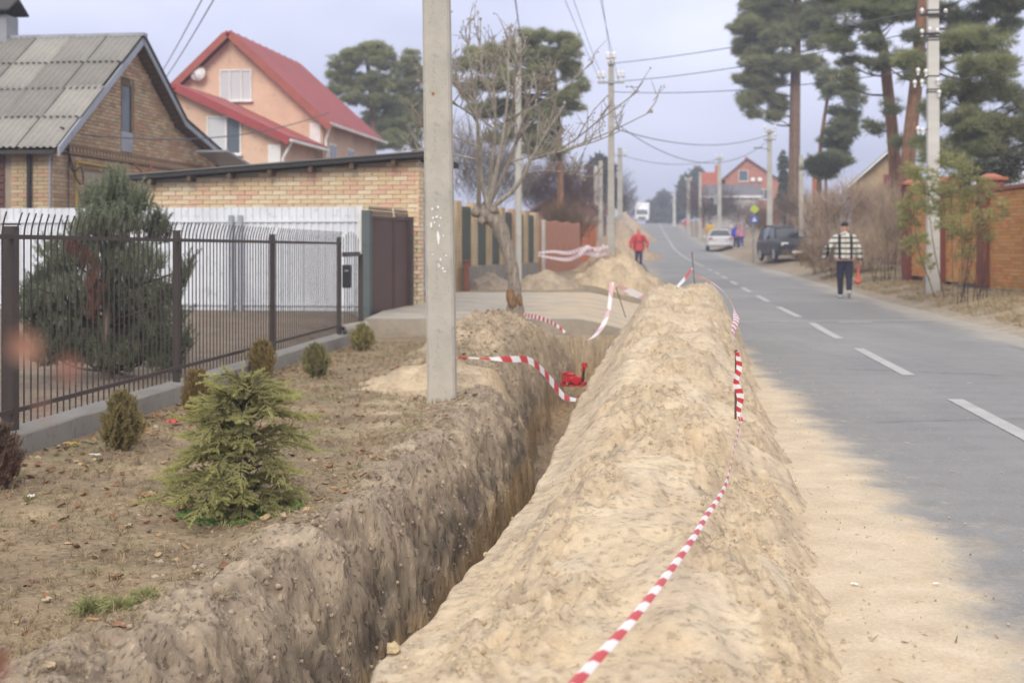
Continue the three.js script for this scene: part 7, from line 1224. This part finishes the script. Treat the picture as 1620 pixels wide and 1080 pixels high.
  // litter
  for (const [lab, px, py, w, c] of [['crumpled red plastic scrap left of the young spruce', 278, 671, 0.10, [0.55, 0.05, 0.03]], ['smaller red plastic scrap showing through the spruce', 331, 669, 0.05, [0.52, 0.05, 0.03]], ['white paper scrap on the sandy road edge by the foot of the heap', 1352, 928, 0.018, [0.8, 0.79, 0.77]], ['white paper scrap lying farther out on the sand film', 1482, 927, 0.016, [0.8, 0.79, 0.77]], ['small pale wrapper by the plinth near the olive thuja', 150, 721, 0.045, [0.55, 0.55, 0.56]], ['white wrapper near the dark dry thuja', 48, 786, 0.04, [0.66, 0.65, 0.63]], ['yellow leafy scrap by the plinth', 112, 705, 0.06, [0.42, 0.28, 0.05]]]) {
    const d = F * (H - 0.01) / (py - HY), X = xat(px, d), yy = px > 1000 ? 0.018 : groundY(X, d) + 0.01, t = thing('litter', lab, 'litter', V(X, yy, -d), rr(0, 3));
    part(t, 'scrap', sheet(8, 6, (i, j) => { const u = i / 8 - 0.5, v = j / 6 - 0.5; return { p: [u * w * 1.6, w * 0.22 * (1 + fbm(u * 4 + px, v * 4, 3)), v * w * (0.8 + 0.3 * n2(u * 3, px))] }; }), mat(c, { rough: 0.5, both: 1 }));
  }
  // rubble by the tree and drive
  const st = new THREE.IcosahedronGeometry(1, 1);
  const Q = []; for (let k = 0; k < 90; k++) { const d = rr(17.6, 19.2), X = xat(rr(725, 780), d); Q.push({ p: V(X, groundY(X, d) + 0.02, -d), r: [rr(0, 6), rr(0, 6), rr(0, 6)], s: V(rr(0.02, 0.07), rr(0.015, 0.04), rr(0.02, 0.06)), c: mixc([0.2, 0.18, 0.16], [0.36, 0.33, 0.29], rnd()) }); }
  inst(scene, 'rubble', st, mat([1, 1, 1], { rough: 0.95, name: 'rubble' }), Q).userData.label = 'grey rubble in front of the drive slab by the tree';
}
// ---------------------------------------------------------------- blurred leaves close to the lens
{
  const t = thing('leafy_twig', 'reddish brown leaves on a twig close to the lens, far out of focus', 'twig', V(-0.34, 0.0, -0.62));
  part(t, 'stem', [tube([V(-0.06, 0, 0), V(-0.03, 0.5, 0), V(0.0, 0.9, 0), V(0.07, 1.18, 0), V(0.10, 1.27, 0.0)], 0.004, 0.0012, 5, 16), tube([V(0.0, 0.9, 0), V(0.02, 1.05, 0.02), V(0.05, 1.12, 0.03)], 0.002, 0.001, 5, 6)], mat([0.2, 0.1, 0.07]));
  const lf = (x, y, z, s, c, rx, ry, rz) => part(t, 'leaf', place(sheet(6, 8, (i, j) => { const u = i / 3 - 1, v = j / 8, w = Math.sin(Math.PI * clamp(v * 0.95 + 0.02, 0, 1)) * 0.4; return { p: [u * w * s, (v - 0.5) * s, 0.1 * s * u * u + 0.15 * s * (v - 0.5) ** 2] }; }), x, y, z, rx, ry, rz), new THREE.MeshPhysicalMaterial({ color: new THREE.Color(...c), roughness: 0.7, side: THREE.DoubleSide, transmission: 0.3, thickness: 0 }));
  lf(0.112, 1.205, 0, 0.019, [0.42, 0.22, 0.15], 0.2, 0.4, 0.5);
  lf(0.135, 1.195, 0.01, 0.013, [0.30, 0.13, 0.09], -0.3, 0.7, -0.6);
  lf(0.118, 1.175, -0.01, 0.014, [0.34, 0.17, 0.12], 0.2, -0.9, 0.2);
  lf(0.092, 1.165, 0.02, 0.017, [0.30, 0.10, 0.08], 0.1, 0.9, -0.3);
  lf(0.094, 1.135, 0.01, 0.02, [0.34, 0.12, 0.10], 0.1, 1.1, 0.3);
  lf(0.10, 1.06, 0.01, 0.022, [0.30, 0.13, 0.09], 0.1, 1.0, 0.6);
}
const GROUPS = { utility_pole: 'utility poles along the street', overhead_wire: 'overhead wires above the street', barrier_tape: 'striped barrier tapes strung along the trench', stake: 'thin rods holding the barrier tape', thuja_shrub: 'small thujas along the fence plinth', pine_tree: 'pines and other evergreens around the houses', bare_bush: 'leafless bushes along the street', sand_heap: 'heaps of sand and soil along the trench', litter: 'scraps of litter on the ground', person: 'people walking along the street', parked_car: 'cars parked on the right road edge', grass_tuft: 'green grass tufts on the lawn', road_sign: 'road signs along the street' };
for (const o of scene.children) { const g = GROUPS[o.name.replace(/_\d{3}$/, '')]; if (g && o.userData.category) o.userData.group = g; }
renderer.render(scene, camera);
